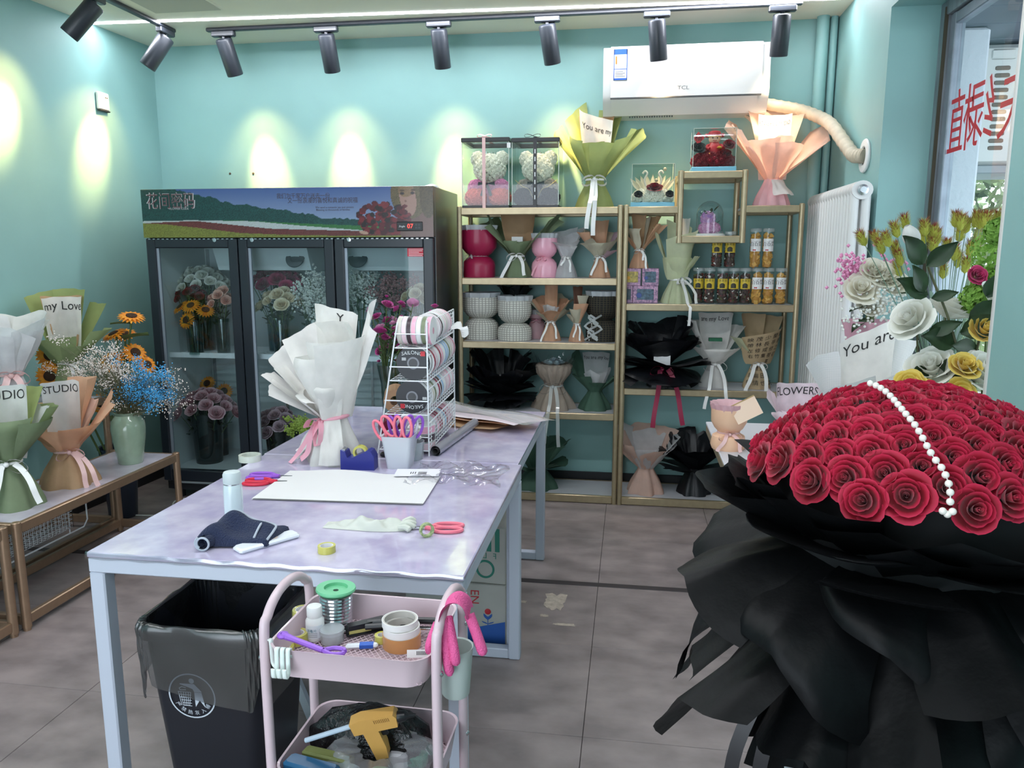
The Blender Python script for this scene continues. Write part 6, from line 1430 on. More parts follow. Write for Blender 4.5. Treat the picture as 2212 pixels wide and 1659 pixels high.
for s_ in (-1, 1):
    x = s_ * (TWd + .012); yy = TDp * .80
    MB().tube(catmull([(x, -yy, .05), (x, -yy, .5), (x, -yy, ZT + .005), (x, -yy + .02, ZT + .05), (x, -yy + .06, ZT + .075), (x, 0, ZT + .083), (x, yy - .06, ZT + .075), (x, yy - .02, ZT + .05), (x, yy, ZT + .005), (x, yy, .5), (x, yy, .05)], 6), .0105, 10).build('frame_loop', PKM, t)
    for y in (-yy, yy):
        for z in (ZT - .035, ZL - .03): MB().ball((x + s_ * .008, y, z), .007, 8, 6).build('bolt', STEEL, t)
        w = MB().lathe([(.022, -.009), (.025, -.005), (.025, .005), (.022, .009)], 18).xf(Matrix.Translation((x, y, .025)) @ Matrix.Rotation(PI / 2, 4, 'Y')); w.build('caster', BLACK, t)
def tp(px, py, z): p = atz(px, py, z); return p
ZF = ZT - .062 + .0075
# wire spool
p = tp(722, 1352, ZF); t = thing('wire_spool', 'silver wire spool with green lid in the trolley top tray', 'spool', (p.x + .005, p.y - .002, ZF)); t.rotation_euler = (-.02, .03, 0)
MB().lathe([(.037, .0), (.040, .004)] + [(.036 + .0018 * (i % 2), .006 + i * .0040) for i in range(20)] + [(.033, .086)], 30).build('wire_winding', mat('silver_wire', (200, 202, 206), rough=.18, metal=1), t)
GLD = mat('green_plastic', (110, 190, 144), rough=.4)
MB().lathe([(.034, .0885), (.044, .0885), (.0455, .092), (.044, .096), (.027, .096), (.026, .089), (.007, .088), (.007, .085)], 34, cap0=True, cap1=False).build('lid', GLD, t); MB().lathe([(.0065, .0885), (0, .0885)], 16, cap0=False, cap1=False).build('lid_hole', INK, t)
# bottle
p = tp(680, 1378, ZF); t = thing('pill_bottle', 'white plastic bottle with blue print in the trolley', 'bottle', (p.x + .002, p.y, ZF))
MB().lathe([(.019, 0), (.0205, .003), (.0205, .045), (.016, .052), (.0145, .054)], 26).build('bottle_body', WHITE, t)
MB().lathe([(.0165, .053), (.017, .055), (.017, .074), (.0155, .077), (0, .077)], 26, cap1=False).build('cap', WHITE, t)
MB().grid(lambda s, u: (.0208 * math.sin(s * 1.3), -.0208 * math.cos(s * 1.3), .008 + .03 * u), 12, 2).build('label', mat('bottle_label', (226, 232, 238), rough=.4), t)
lettering('消毒片', .008, lambda x, y: (.0212 * math.sin(x / .0208), -.0212 * math.cos(x / .0208), .026 + y), mat('label_teal', (60, 120, 140)), t)
b = MB()
for k in range(3): b.grid(lambda s, u: (.0212 * math.sin(s * .5 + .1), -.0212 * math.cos(s * .5 + .1), .012 + k * .004 + .001 * u), 4, 1)
b.build('small_print', mat('print_grey', (120, 122, 130)), t)
# tape rolls
def troll(loc, R, r, h, m, label, core=None, rot=None, name='tape_roll'):
    t = thing(name, label, 'tape roll', loc)
    if rot: t.rotation_euler = rot
    MB().lathe([(r * 1.12, 0), (R, 0), (R, h), (r * 1.12, h), (r * 1.12, 0)], 30, cap0=False, cap1=False).build('tape', m, t)
    MB().lathe([(r, .0005), (r * 1.13, .0005), (r * 1.13, h - .0005), (r, h - .0005), (r, .0005)], 30, cap0=False, cap1=False).build('core', core or FLW, t); return t
p = tp(633, 1392, ZF); troll((p.x + .004, p.y + .012, ZF), .024, .015, .022, YT, 'yellow tape roll lying left of the white bottle')
p = tp(622, 1400, ZF); troll((p.x - .002, p.y - .016, ZF), .022, .013, .012, YT, 'small yellow tape roll at the front left tray corner')
p = tp(655, 1345, ZF); t = troll((p.x, p.y, ZF), .023, .015, .034, YT, 'yellow tape roll in clear wrap behind the bottle'); MB().lathe([(.024, .0), (.024, .034), (.018, .037), (.01, .034)], 18, fn=lambda a, k, r: r * (1 + .05 * math.sin(7 * a))).build('clear_wrap', CB, t)
p = tp(868, 1400, ZF); bt_ = troll((p.x - .004, p.y + .014, ZF), .042, .036, .03, mat('brown_tape', (196, 140, 84), rough=.3, coat=.3), 'brown tape roll under the white tape in trolley')
troll((p.x - .004, p.y + .014, ZF + .0302), .040, .034, .016, WHITE, 'wide white tape roll stacked on the brown tape', core=mat('core_grey', (190, 186, 180)))
troll((p.x - .008, p.y + .017, ZF + .0465), .0395, .034, .014, WHITE, 'white tape roll topmost on the tape stack', core=mat('core_grey', (190, 186, 180)))
p = tp(825, 1385, ZF); troll((p.x, p.y, ZF), .016, .009, .016, YT, 'tiny yellow tape roll left of the stacked tapes')
# round clear tub
p = tp(718, 1385, ZF); t = thing('clear_tub', 'small round clear tub with white pins in trolley', 'tub', (p.x, p.y, ZF))
MB().lathe([(.024, 0), (.026, .003), (.026, .022)], 26, cap1=False).build('tub_wall', clear('tub', (235, 240, 244), milky=.35), t); MB().lathe([(.0275, .022), (.0275, .03), (.025, .032), (0, .032)], 26, cap0=False, cap1=False).build('lid', clear('tublid', (240, 244, 248), milky=.5, milk=(210, 216, 220)), t)
MB().lathe([(.022, .002), (.022, .014)], 18).build('pins', mat('pin_white', (206, 206, 206), var=.4, vscale=200), t)
# purple tool
a_, b_2 = Vector((tx - .155, ty_ - .085, ZT + .006)), Vector((tx - .055, ty_ - .115, ZT - .004))
t = thing('thorn_stripper', 'purple plastic thorn stripper across the tray corner', 'tool', (0, 0, 0)); PU2 = mat('purple_tool', (150, 96, 206), rough=.4)
MB().tube([a_, a_.lerp(b_2, .3), b_2], [.008, .006, .006], 8).build('handle', PU2, t); MB().tube([a_ + Vector((.008 * math.cos(2 * PI * i / 14), .008 * math.sin(2 * PI * i / 14), 0)) for i in range(14)], .005, 6, closed=True).build('hang_loop', PU2, t)
for s_ in (-1, 1): MB().tube(catmull([b_2, b_2 + Vector((.02, s_ * .012, 0)), b_2 + Vector((.04, s_ * .010, 0)), b_2 + Vector((.045, s_ * .002, 0))], 4), .005, 6).build('prong', PU2, t)
# black stapler and knife
p = tp(800, 1365, ZF); t = thing('stapler', 'black stapler lying in the trolley top tray', 'stapler', (p.x, p.y, ZF), math.radians(32))
MB().box(-.055, .055, -.011, .011, 0, .008, .003).build('base', BLACK, t); MB().prism([(-.055, .012), (.05, .010), (.055, .018), (.03, .030), (-.05, .026)], 'y', -.010, .010).build('arm', BLACK, t); MB().box(-.05, .0, -.0115, -.0105, .009, .016).build('yellow_sticker', mat('sticker', (190, 180, 110)), t)
t = thing('garden_shears', 'black handled shears at the back of the trolley tray', 'shears', (tx + .045, ty_ + .075, ZF + .012), math.radians(4))
MB().tube(catmull([(-.07, -.004, .010), (-.02, .0, .014), (.04, .006, .016), (.09, .012, .014)], 5), .008, 8).build('handle', BLACK, t); MB().tube(catmull([(-.07, -.02, .009), (-.02, -.016, .012), (.03, -.014, .012)], 5), .007, 8).build('handle', BLACK, t); MB().box(.03, .085, -.018, -.006, .006, .009).build('blade', STEEL, t)
t = thing('green_marker', 'green marker pen beside the wire spool', 'pen', (tx + .01, ty_ + .105, ZF + .007), math.radians(-8)); MB().tube([(-.035, 0, 0), (.04, 0, 0)], .006, 10).build('barrel', mat('marker_green', (20, 96, 72), rough=.4), t); MB().tube([(.04, 0, 0), (.05, 0, 0)], .0045, 8).build('cap_end', WHITE, t)
p = tp(787, 1398, ZF); t = thing('glue_tube', 'small blue and white tube in the front of the tray', 'tube', (p.x, p.y, ZF), math.radians(14)); MB().box(-.04, .03, -.008, .008, 0, .008, .003).build('tube', mat('tube_white', (220, 224, 230), rough=.3), t); MB().box(-.01, .02, -.0082, .0082, .0005, .0085).build('tube_band', LB, t)
p = tp(905, 1408, ZF + .03); t = thing('paper_label', 'white barcode label leaning on brown tape in tray', 'label', (p.x, p.y, ZF + .026)); t.rotation_euler = (1.2, 0, .2); MB().box(-.025, .025, -.008, .008, 0, .0008).build('slip', WHITE, t)
b = MB()
for i in range(8): b.box(-.005 + i * .003, -.0035 + i * .003, -.003, .005, .0008, .0012)
tag(b.build('barcode', INK, t), kind='stuff')
# hooks on the tray rim
HK = mat('hook_white', (222, 232, 228), rough=.4)
for i, (dx_, lab) in enumerate(((-.170, 'white plastic hook turned sideways on the trolley rim'), (-.142, 'white plastic hook, left of the three together'), (-.130, 'white plastic hook, middle of the three together'), (-.118, 'white plastic hook, right of the three together'))):
    t = thing('rim_hook', lab, 'hook', (tx + dx_, ty_ - TDp - .004, ZT), math.radians(60 if i == 0 else 0), 'white hooks on the trolley rim')
    if i == 0: t.location = (tx - TWd + .002, ty_ - TDp + .028, ZT)
    MB().strip(catmull([(0, .010, -.015), (0, .010, .004), (0, .004, .008), (0, -.002, .004), (0, -.004, -.03), (0, -.006, -.042), (0, -.014, -.046), (0, -.018, -.040), (0, -.018, -.026)], 4), .009, Vector((1, 0, 0))).build('hook_body', HK, t, smooth=60)
    o = t.children[0]; sm_ = o.modifiers.new('thickness', 'SOLIDIFY'); sm_.thickness = .003
# hanging cup with glove
cxp = tx + TWd + .034; cyp = ty_ - .05
t = thing('hanging_cup', 'pale plastic cup hooked on the trolley right side', 'cup', (cxp, cyp, ZT - .115))
MB().lathe([(.026, 0), (.029, .004), (.037, .105), (.038, .108), (.035, .106), (.027, .006), (0, .005)], 28, cap1=False).build('cup_wall', mat('cup_pale', (206, 218, 214), rough=.4, transl=.2), t)
t = thing('work_glove', 'pink dotted work glove draped over the trolley handle', 'glove', (cxp - .012, cyp, ZT))
GLP = mat('pink_glove', (226, 92, 152), rough=.6, bump=.5, bscale=300)
def gl2(s, u):
    a = (u - .5) * 2.5; return (.015 + .028 * math.sin(a) , s * .036 + .01 * math.sin(a), .055 + .045 * math.cos(a) + .006 * math.sin(4 * s) - .02 * max(0, abs(a) - .9))
MB().grid(gl2, 14, 18).build('glove_cuff', GLP, t, smooth=60)
for i, (pts, r) in enumerate((([(-.012, -.03, .06), (-.018, -.04, .02), (-.016, -.042, -.035)], .010), ([(-.008, -.02, .06), (.004, -.044, .01), (.012, -.05, -.045)], .011), ([(.0, -.01, .06), (.02, -.048, .015), (.026, -.052, -.02)], .010), ([(.04, .01, .06), (.06, -.005, .02), (.075, -.015, -.015)], .011), ([(-.02, -.02, .05), (-.034, -.03, .01), (-.034, -.03, -.012)], .009))):
    pp_ = catmull(pts, 5); MB().tube(pp_, [r] * (len(pp_) - 2) + [r * .9, r * .45], 10).build('glove_finger', GLP, t)
# middle tray: black bag, glue gun, clear bag, blue box
ZM = ZL - .075 + .008
t = thing('black_plastic_bag', 'crumpled black plastic bag in the trolley middle tray', 'plastic bag', (tx - .02, ty_ + .055, ZM)); rq = random.Random(17); ph = [rq.uniform(0, 6) for _ in range(6)]
MB().lathe([(.10, 0), (.115, .02), (.10, .06), (.07, .095), (.03, .115), (0, .12)], 60, fn=lambda a, k, r: r * (1 + .12 * math.sin(5 * a + ph[0] + 4 * k) + .08 * math.sin(11 * a + ph[1] - 6 * k) + .04 * math.sin(23 * a + 9 * k)), cap1=False).xf(Matrix.Diagonal((1.25, .62, 1, 1))).build('bag', mat('bag_black', (22, 22, 24), rough=.25, bump=1, bscale=40), t, smooth=40)
t = thing('glue_gun', 'mustard yellow hot glue gun on the middle tray', 'glue gun', (tx + .035, ty_ - .045, ZM + .135)); t.rotation_euler = (math.radians(18), math.radians(-14), math.radians(4))
GG = mat('mustard_plastic', (206, 158, 84), rough=.45)
MB().prism([(-.055, .0), (.045, .004), (.05, .03), (.045, .04), (-.03, .042), (-.055, .034)], 'y', -.013, .013).build('body', GG, t, smooth=20)
MB().prism([(-.035, .004), (.0, .004), (-.0, -.05), (-.006, -.085), (-.034, -.085), (-.034, -.05)], 'y', -.012, .012).build('grip', GG, t, smooth=20)
MB().tube([(.05, 0, .02), (.066, 0, .02), (.072, 0, .018), (.088, 0, .016)], [.013, .011, .006, .003], 10).build('nozzle', BLACK, t); MB().tube([(-.055, 0, .018), (-.17, .0, .0)], .0055, 10).build('glue_stick', mat('glue_stick', (206, 222, 236), rough=.3, transl=.4), t)
MB().box(-.002, .014, -.004, .004, -.025, .002, .003).build('trigger', BLACK, t); b = MB()
for i in range(9): b.box(.0 + i * .004, .0015 + i * .004, -.0137, -.0128, .026, .036)
b.build('vent_rib', mat('mustard_dark', (150, 110, 56)), t)
MB().tube(catmull([(-.02, 0, -.085), (-.015, -.005, -.105), (-.012, -.012, -.12), (-.03, -.03, -.115), (-.10, -.045, -.105)], 6), .0035, 6).build('power_cord', BLACK, t)
t = thing('clear_parts_bag', 'clear plastic bag of small parts in the middle tray', 'plastic bag', (tx + .03, ty_ - .02, ZM)); ph = [rq.uniform(0, 6) for _ in range(6)]
MB().lathe([(.10, 0), (.12, .02), (.115, .05), (.09, .075), (.05, .07)], 48, fn=lambda a, k, r: r * (1 + .10 * math.sin(4 * a + ph[0] + 5 * k) + .06 * math.sin(13 * a + ph[1] - 4 * k)), cap1=False).xf(Matrix.Diagonal((1.05, .9, 1, 1))).build('film', clear('parts_bag', (225, 225, 228), gloss=.12, rough=.15, milky=.28, milk=(200, 200, 204)), t, smooth=40)
for i, (m, x, y) in enumerate((((220, 120, 90), .05, -.06), ((60, 150, 110), .0, -.02), ((60, 150, 110), .07, .04), ((220, 220, 225), .03, .03))): MB().box(x - .022, x + .022, y - .018, y + .018, .006, .02 + .008 * i, .006).build('part', mat('part_%d' % i, m, rough=.5), t)
t = thing('blue_case', 'dark blue case at the front of the middle tray', 'case', (tx - .10, ty_ - .098, ZM + .035), math.radians(-12)); MB().box(-.062, .062, -.02, .02, 0, .038, .006).build('case', mat('deep_blue', (28, 84, 122), rough=.3), t); MB().box(-.062, .062, -.0205, .0205, .019, .021).build('seam', DARK, t)
t = thing('green_folder', 'olive green flat pack behind the blue case', 'pack', (tx - .08, ty_ - .055, ZM + .04), math.radians(-10)); MB().box(-.06, .06, -.014, .014, 0, .028, .004).build('pack', mat('olive', (110, 116, 62), rough=.6), t)
# ================================================================== low gold benches on the left
BTOP = mat('bench_top', (206, 200, 214), rough=.2, coat=.4, var=.15, vscale=6)
def bench(label, x0, x1, y0, y1, z, mid=True):
    t = thing('display_bench', label, 'bench', (0, 0, 0)); r = .019
    for x in (x0 + r, x1 - r):
        for y in (y0 + r, y1 - r):
            MB().lathe([(r * .8, 0), (r * .8, .012), (r, .014), (r, z + .004), (r * .8, z + .007)], 16, x, y).build('leg', GOLD2, t)
    for zz in (.07, z):
        for x in (x0 + .008, x1 - .032): MB().box(x, x + .024, y0 + 2 * r - .005, y1 - 2 * r + .005, zz - .045, zz, .004).build('long_rail', GOLD2, t)
        for y in (y0 + .008, y1 - .032): MB().box(x0 + 2 * r - .005, x1 - 2 * r + .005, y, y + .024, zz - .045, zz, .004).build('end_rail', GOLD2, t)
    MB().box(x0 + .03, x1 - .03, y0 + .03, y1 - .03, z - .012, z).build('bench_top', BTOP, t)
    return t
ZN = .47
bench('low gold bench with pale top carrying the vase and bouquets', -2.895, -2.475, 2.695, 3.885, ZN)
bench('low gold bench at the left picture edge, nearest the viewer', -2.905, -2.485, 1.48, 2.672, ZN)
bench('taller gold stand against the left wall behind the bench', -3.285, -2.91, 2.72, 3.92, .78)
# wire basket under the bench
t = thing('wire_basket', 'white wire basket under the low gold bench', 'basket', (0, 0, 0)); b = MB()
wires(b, (-2.76, 2.78, .21), (-2.76, 3.36, .21), (-2.76, 2.78, .335), 24, 6, .0016); wires(b, (-2.88, 2.78, .21), (-2.88, 3.36, .21), (-2.88, 2.78, .335), 24, 6, .0016)
wires(b, (-2.76, 2.78, .21), (-2.76, 3.36, .21), (-2.88, 2.78, .21), 24, 5, .0016); wires(b, (-2.76, 3.36, .21), (-2.88, 3.36, .21), (-2.76, 3.36, .335), 5, 6, .0016)
tag(b.build('wire_grid', WIRE, t), kind='stuff')
MB().tube([(-2.76, 2.78, .335), (-2.76, 3.36, .335), (-2.88, 3.36, .335), (-2.88, 2.78, .335)], .004, 6, closed=True).build('rim', WIRE, t)
MB().tube([(-2.75, 2.78, .19), (-2.75, 3.42, .19), (-2.75, 3.45, .22), (-2.75, 3.45, .33)], .004, 6).build('runner', WIRE, t)
for y in (2.82, 3.32):
    for x in (-2.76, -2.88): MB().tube([(x, y, .335), (x, y, ZN - .046)], .003, 6).build('hanger', WIRE, t)
for y in (2.82, 3.32): MB().tube([(-2.75, y, .19), (-2.75, y, .212)], .003, 6).build('hanger', WIRE, t)
# power cord on the floor
t = thing('power_cord', 'white power cord on the floor behind the bench', 'cord', (0, 0, 0))
MB().tube(catmull([(-3.05, 4.1, .005), (-2.80, 4.12, .005), (-2.78, 4.22, .005), (-2.86, 4.40, .005), (-2.72, 4.52, .005), (-2.6, 4.50, .005)], 7), .005, 6).build('cable', WHITE, t)

# celadon vase with baby's breath
CEL = mat('celadon', (150, 172, 150), rough=.15, coat=.7, var=.06, vscale=20)
vz = Vector((-2.625, 3.66, ZN)); t = thing('ceramic_vase', 'celadon green ceramic vase of white and blue baby breath', 'vase', tuple(vz))
MB().lathe([(.060, 0), (.063, .004), (.070, .06), (.082, .14), (.086, .19), (.082, .225), (.066, .25), (.060, .262), (.066, .276), (.062, .277), (.055, .262), (.055, .22)], 36, cap1=True).build('vase_body', CEL, t)
rq = random.Random(31)
for nm, m, cxyz, R, n in (('white_blossoms', mat('gyp_white', (226, 214, 206), rough=.8), (-.13, -.02, .50), (.20, .14, .13), 2600), ('blue_blossoms', mat('gyp_blue', (70, 160, 212), rough=.8), (.13, -.02, .41), (.17, .13, .14), 3000), ('white_sprigs', mat('gyp_white', (226, 214, 206), rough=.8), (.17, .05, .40), (.17, .10, .13), 500)):
    fl = MB(); st = MB()
    cl_ = [Vector((rq.gauss(0, .5), rq.gauss(0, .5), rq.gauss(0, .5))) for _ in range(42)]
    for i in range(n):
        c = cl_[rq.randrange(42)]; p = c + Vector((rq.gauss(0, .13), rq.gauss(0, .13), rq.gauss(0, .13)))
        p = Vector((cxyz[0] + p.x * R[0], cxyz[1] + p.y * R[1], cxyz[2] + p.z * R[2])); fl.octa(p, rq.uniform(.0026, .0045))
        if i % 14 == 0: st.tube(catmull([(rq.uniform(-.03, .03), rq.uniform(-.03, .03), .24), (p.x * .35, p.y * .35, .24 + (p.z - .24) * .55), p], 3), .0011, 3, cap=False)
    tag(fl.build(nm, m, t, smooth=False), kind='stuff'); tag(st.build('stems', mat('gyp_stem', (112, 112, 84), rough=.8), t), kind='stuff')
# sunflowers in a dark bucket
DB = mat('bucket_navy', (36, 46, 62), rough=.35)
t = thing('sunflower_bucket', 'tall navy bucket of sunflowers standing behind the bench', 'flower bucket', (-3.02, 4.10, 0))
MB().lathe([(.075, 0), (.08, .006), (.105, .42), (.112, .425), (.11, .435), (.1, .43), (.074, .02), (0, .015)], 30, cap1=False).build('bucket', DB, t)
SP_ = mat('sun_petal', (236, 164, 38), rough=.6, var=.25, vscale=40, rgb2=(226, 122, 24), transl=.2); SC_ = mat('sun_centre', (62, 40, 24), rough=.95, bump=.8, bscale=200)
def sun_mesh(R):
    b = MB()
    for k, (n, rr, zz, ti) in enumerate(((19, 1.0, 0, .12), (15, .88, .006, .3))):
        for i in range(n):
            a = 2 * PI * i / n + k * .15; d = Vector((math.cos(a), math.sin(a), 0)); q = Vector((-math.sin(a), math.cos(a), 0))
            b.grid(lambda s, u: tuple(d * (R * .34 + R * .66 * rr * u) + q * (s * R * .13 * math.sin(PI * min(1, u * .85 + .15))) + Vector((0, 0, zz + ti * R * .5 * u - R * .18 * u * u - .1 * R * s * s * .3))), 2, 4)
    me = b.mesh('sun_petals', SP_, 70); c = MB().lathe([(R * .40, 0), (R * .40, R * .08), (R * .28, R * .14), (0, R * .12)], 20, cap1=False).mesh('sun_disc', SC_, 60); return me, c
sp_m, sd_m = sun_mesh(.075)
def sunflower(t, p, n, sc_=1.0, base=(0, 0, .3)):
    p = Vector(p); R = face_dir(n, 0)
    o = inst(sp_m, 'sunflower_petals', t, p, R, sc_); c = inst(sd_m, 'sunflower_centre', o, (0, 0, .004))
    st = MB().tube(catmull([base, ((base[0] + p.x) / 2, (base[1] + p.y) / 2, (base[2] + p.z) * .55), p - Vector(n).normalized() * .03, p], 5), .006, 6).build('stem', STEM, t)
L_ = lambda px, py, Y=4.08: at(px, py, Y) - Vector((-3.02, 4.10, 0))
for px, py, Y, n, s_ in ((284, 684, 4.08, (.3, -.25, 1), 1.0), (246, 722, 4.02, (-.3, -.4, 1), .95), (268, 722, 4.15, (.1, -.5, 1), .9), (240, 780, 3.98, (.05, -.8, .8), 1.05), (292, 762, 4.05, (.7, -.4, .6), .95), (318, 788, 4.08, (.8, -.3, .4), .8), (108, 768, 3.78, (.5, -.8, .3), 1.0), (108, 812, 3.74, (.5, -.9, .1), 1.0), (222, 872, 3.98, (.5, -.7, -.1), .9)):
    sunflower(t, L_(px, py, Y), n, s_, (rq.uniform(-.05, .05), rq.uniform(-.05, .05), .2))
lf = MB()
for px, py, d, l_ in ((268, 735, (1, -.3, .35), .22), (250, 800, (.7, -.4, .1), .16), (115, 790, (.6, -.6, .2), .15), (245, 900, (.6, -.6, -.1), .14), (230, 910, (-.3, -.6, .1), .14), (285, 700, (-.7, -.2, .1), .12), (300, 830, (.4, -.5, .4), .15)): leaf(lf, L_(px, py, 4.04), d, l_, l_ * .55, Vector((0, 0, 1)), .15)
lf.build('leaves', mat('sun_leaf', (84, 100, 58), rough=.55, var=.2, vscale=20, transl=.2), t, smooth=60)

# ---- bouquets on the bench and stand
t = thing('paper_bouquet', 'sage green bouquet with white lettered sheet on the near bench end', 'bouquet', (-2.70, 2.93, ZN), math.radians(38))
zw, rw = .20, .05
skirt(t, P['sage'], zw, .125, rw, pleat=.14, k=5, seed=71)
add_sheet(t, P['tissue'], az=180, w=.27, h=.33, lean=8, r0=rw, z0=zw, w0=.6, seed=1, text='STUDIO', tc=(.0, .86), ts=.062)
add_sheet(t, P['lime'], az=140, w=.20, h=.33, lean=20, r0=rw, z0=zw, seed=2); add_sheet(t, P['lime'], az=-150, w=.20, h=.33, lean=20, r0=rw, z0=zw, seed=3); add_sheet(t, P['green'], az=105, w=.19, h=.28, lean=36, r0=rw, z0=zw, roll=-.05, seed=4)
add_sheet(t, P['tissue'], az=110, w=.18, h=.26, lean=28, r0=rw, z0=zw, crum=.006, seed=5); add_sheet(t, P['tissue'], az=-70, w=.2, h=.24, lean=22, r0=rw, z0=zw, seed=6)
add_sheet(t, P['sage'], az=65, w=.22, h=.25, lean=40, r0=rw, z0=zw, roll=-.05, tip=-.02, seed=7); add_sheet(t, P['sage'], az=0, w=.26, h=.23, lean=24, r0=rw, z0=zw, w0=.4, tip=-.04, seed=8); add_sheet(t, P['sage'], az=-60, w=.24, h=.25, lean=34, r0=rw, z0=zw, tip=-.02, seed=9)
add_sheet(t, P['kraft'], az=-95, w=.18, h=.28, lean=32, r0=rw, z0=zw, seed=10)
bow(t, RB['white'], zw, rw, loop=.08, tails=((-.06, .19), (.12, .17)), width=.024, over=(-1, 0, .075))
t = thing('paper_bouquet', 'peach paper bouquet with satin bow beside the celadon vase', 'bouquet', (-2.685, 3.27, ZN), math.radians(30))
zw, rw = .165, .048
skirt(t, P['kraft'], zw, .125, rw, pleat=.18, k=5, seed=72)
add_sheet(t, P['tissue'], az=-175, w=.22, h=.33, lean=3, r0=rw, z0=zw, w0=.6, seed=1, text='STUDIO', tc=(0, .88), ts=.052)
add_sheet(t, P['peach'], az=135, w=.15, h=.36, lean=20, r0=rw, z0=zw, roll=-.06, seed=2); add_sheet(t, P['peach'], az=95, w=.17, h=.30, lean=34, r0=rw, z0=zw, tilt=.1, roll=.03, seed=3); add_sheet(t, P['blush'], az=110, w=.16, h=.26, lean=24, r0=rw, z0=zw, crum=.006, seed=4)
add_sheet(t, P['peach'], az=70, w=.16, h=.23, lean=44, r0=rw, z0=zw, tilt=.1, seed=5); add_sheet(t, P['kraft'], az=-110, w=.18, h=.26, lean=32, r0=rw, z0=zw, roll=-.04, seed=6); add_sheet(t, P['kraft'], az=-70, w=.19, h=.17, lean=42, r0=rw, z0=zw, seed=7)
add_sheet(t, P['peach'], az=-10, w=.27, h=.17, lean=42, r0=rw, z0=zw, w0=.45, seed=8); add_sheet(t, P['peach'], az=40, w=.22, h=.17, lean=40, r0=rw, z0=zw, seed=9)
bow(t, RB['blush'], zw, rw, az=20, loop=.06, tails=((.05, .165), (.10, .165)), width=.022, over=(-1, 0, .085))
p = atz(34, 850, .78)
t = thing('paper_bouquet', 'white tissue bouquet with pink bow on the stand by left wall', 'bouquet', (-3.09, 3.44, .78), math.radians(40))
zw, rw = .19, .045; skirt(t, P['tissue'], zw, .09, rw, seed=73)
fan(t, [P['tissue'], P['white']], 6, .33, zw, rw, .24, 26, arc=(90, 270), seed=74); fan(t, [P['tissue']], 5, .29, zw, rw, .24, 30, arc=(-90, 90), seed=75)
bow(t, RB['blush'], zw, rw, loop=.08, tails=((-.05, .10), (.05, .10)), width=.03); b = MB(); b.strip([(-.09, -.19, .28), (-.07, -.17, .2), (-.05, -.1, .13)], .02, Vector((1, 0, 0))); b.build('crimson_tail', RB['crimson'], t)
p = atz(156, 850, .78)
t = thing('paper_bouquet', 'green paper bouquet with white my Love sheet near sunflowers', 'bouquet', (-3.06, 3.80, .78), math.radians(38))
zw, rw = .20, .045; skirt(t, P['green'], zw, .09, rw, seed=76)
add_sheet(t, P['kraft'], az=180, w=.24, h=.37, lean=12, r0=rw, z0=zw, seed=1); add_sheet(t, P['lime'], az=-140, w=.20, h=.40, lean=20, r0=rw, z0=zw, tilt=-.05, seed=2); add_sheet(t, P['lime'], az=160, w=.18, h=.41, lean=14, r0=rw, z0=zw, seed=3); add_sheet(t, P['lime'], az=115, w=.20, h=.36, lean=28, r0=rw, z0=zw, seed=4)
add_sheet(t, P['white'], az=178, w=.25, h=.36, lean=9, r0=rw, z0=zw, w0=.5, seed=5, text='my Love', tc=(-.05, .86), ts=.068)
add_sheet(t, P['green'], az=70, w=.20, h=.26, lean=46, r0=rw, z0=zw, roll=-.04, seed=6); add_sheet(t, P['green'], az=-30, w=.28, h=.19, lean=40, r0=rw, z0=zw, w0=.4, tilt=.08, seed=7); add_sheet(t, P['green'], az=-85, w=.22, h=.24, lean=40, r0=rw, z0=zw, seed=8); add_sheet(t, P['green'], az=35, w=.22, h=.14, lean=44, r0=rw, z0=zw, seed=9)
bow(t, RB['white'], zw, rw, loop=.05, tails=((.03, .12), (.08, .12)), width=.016)

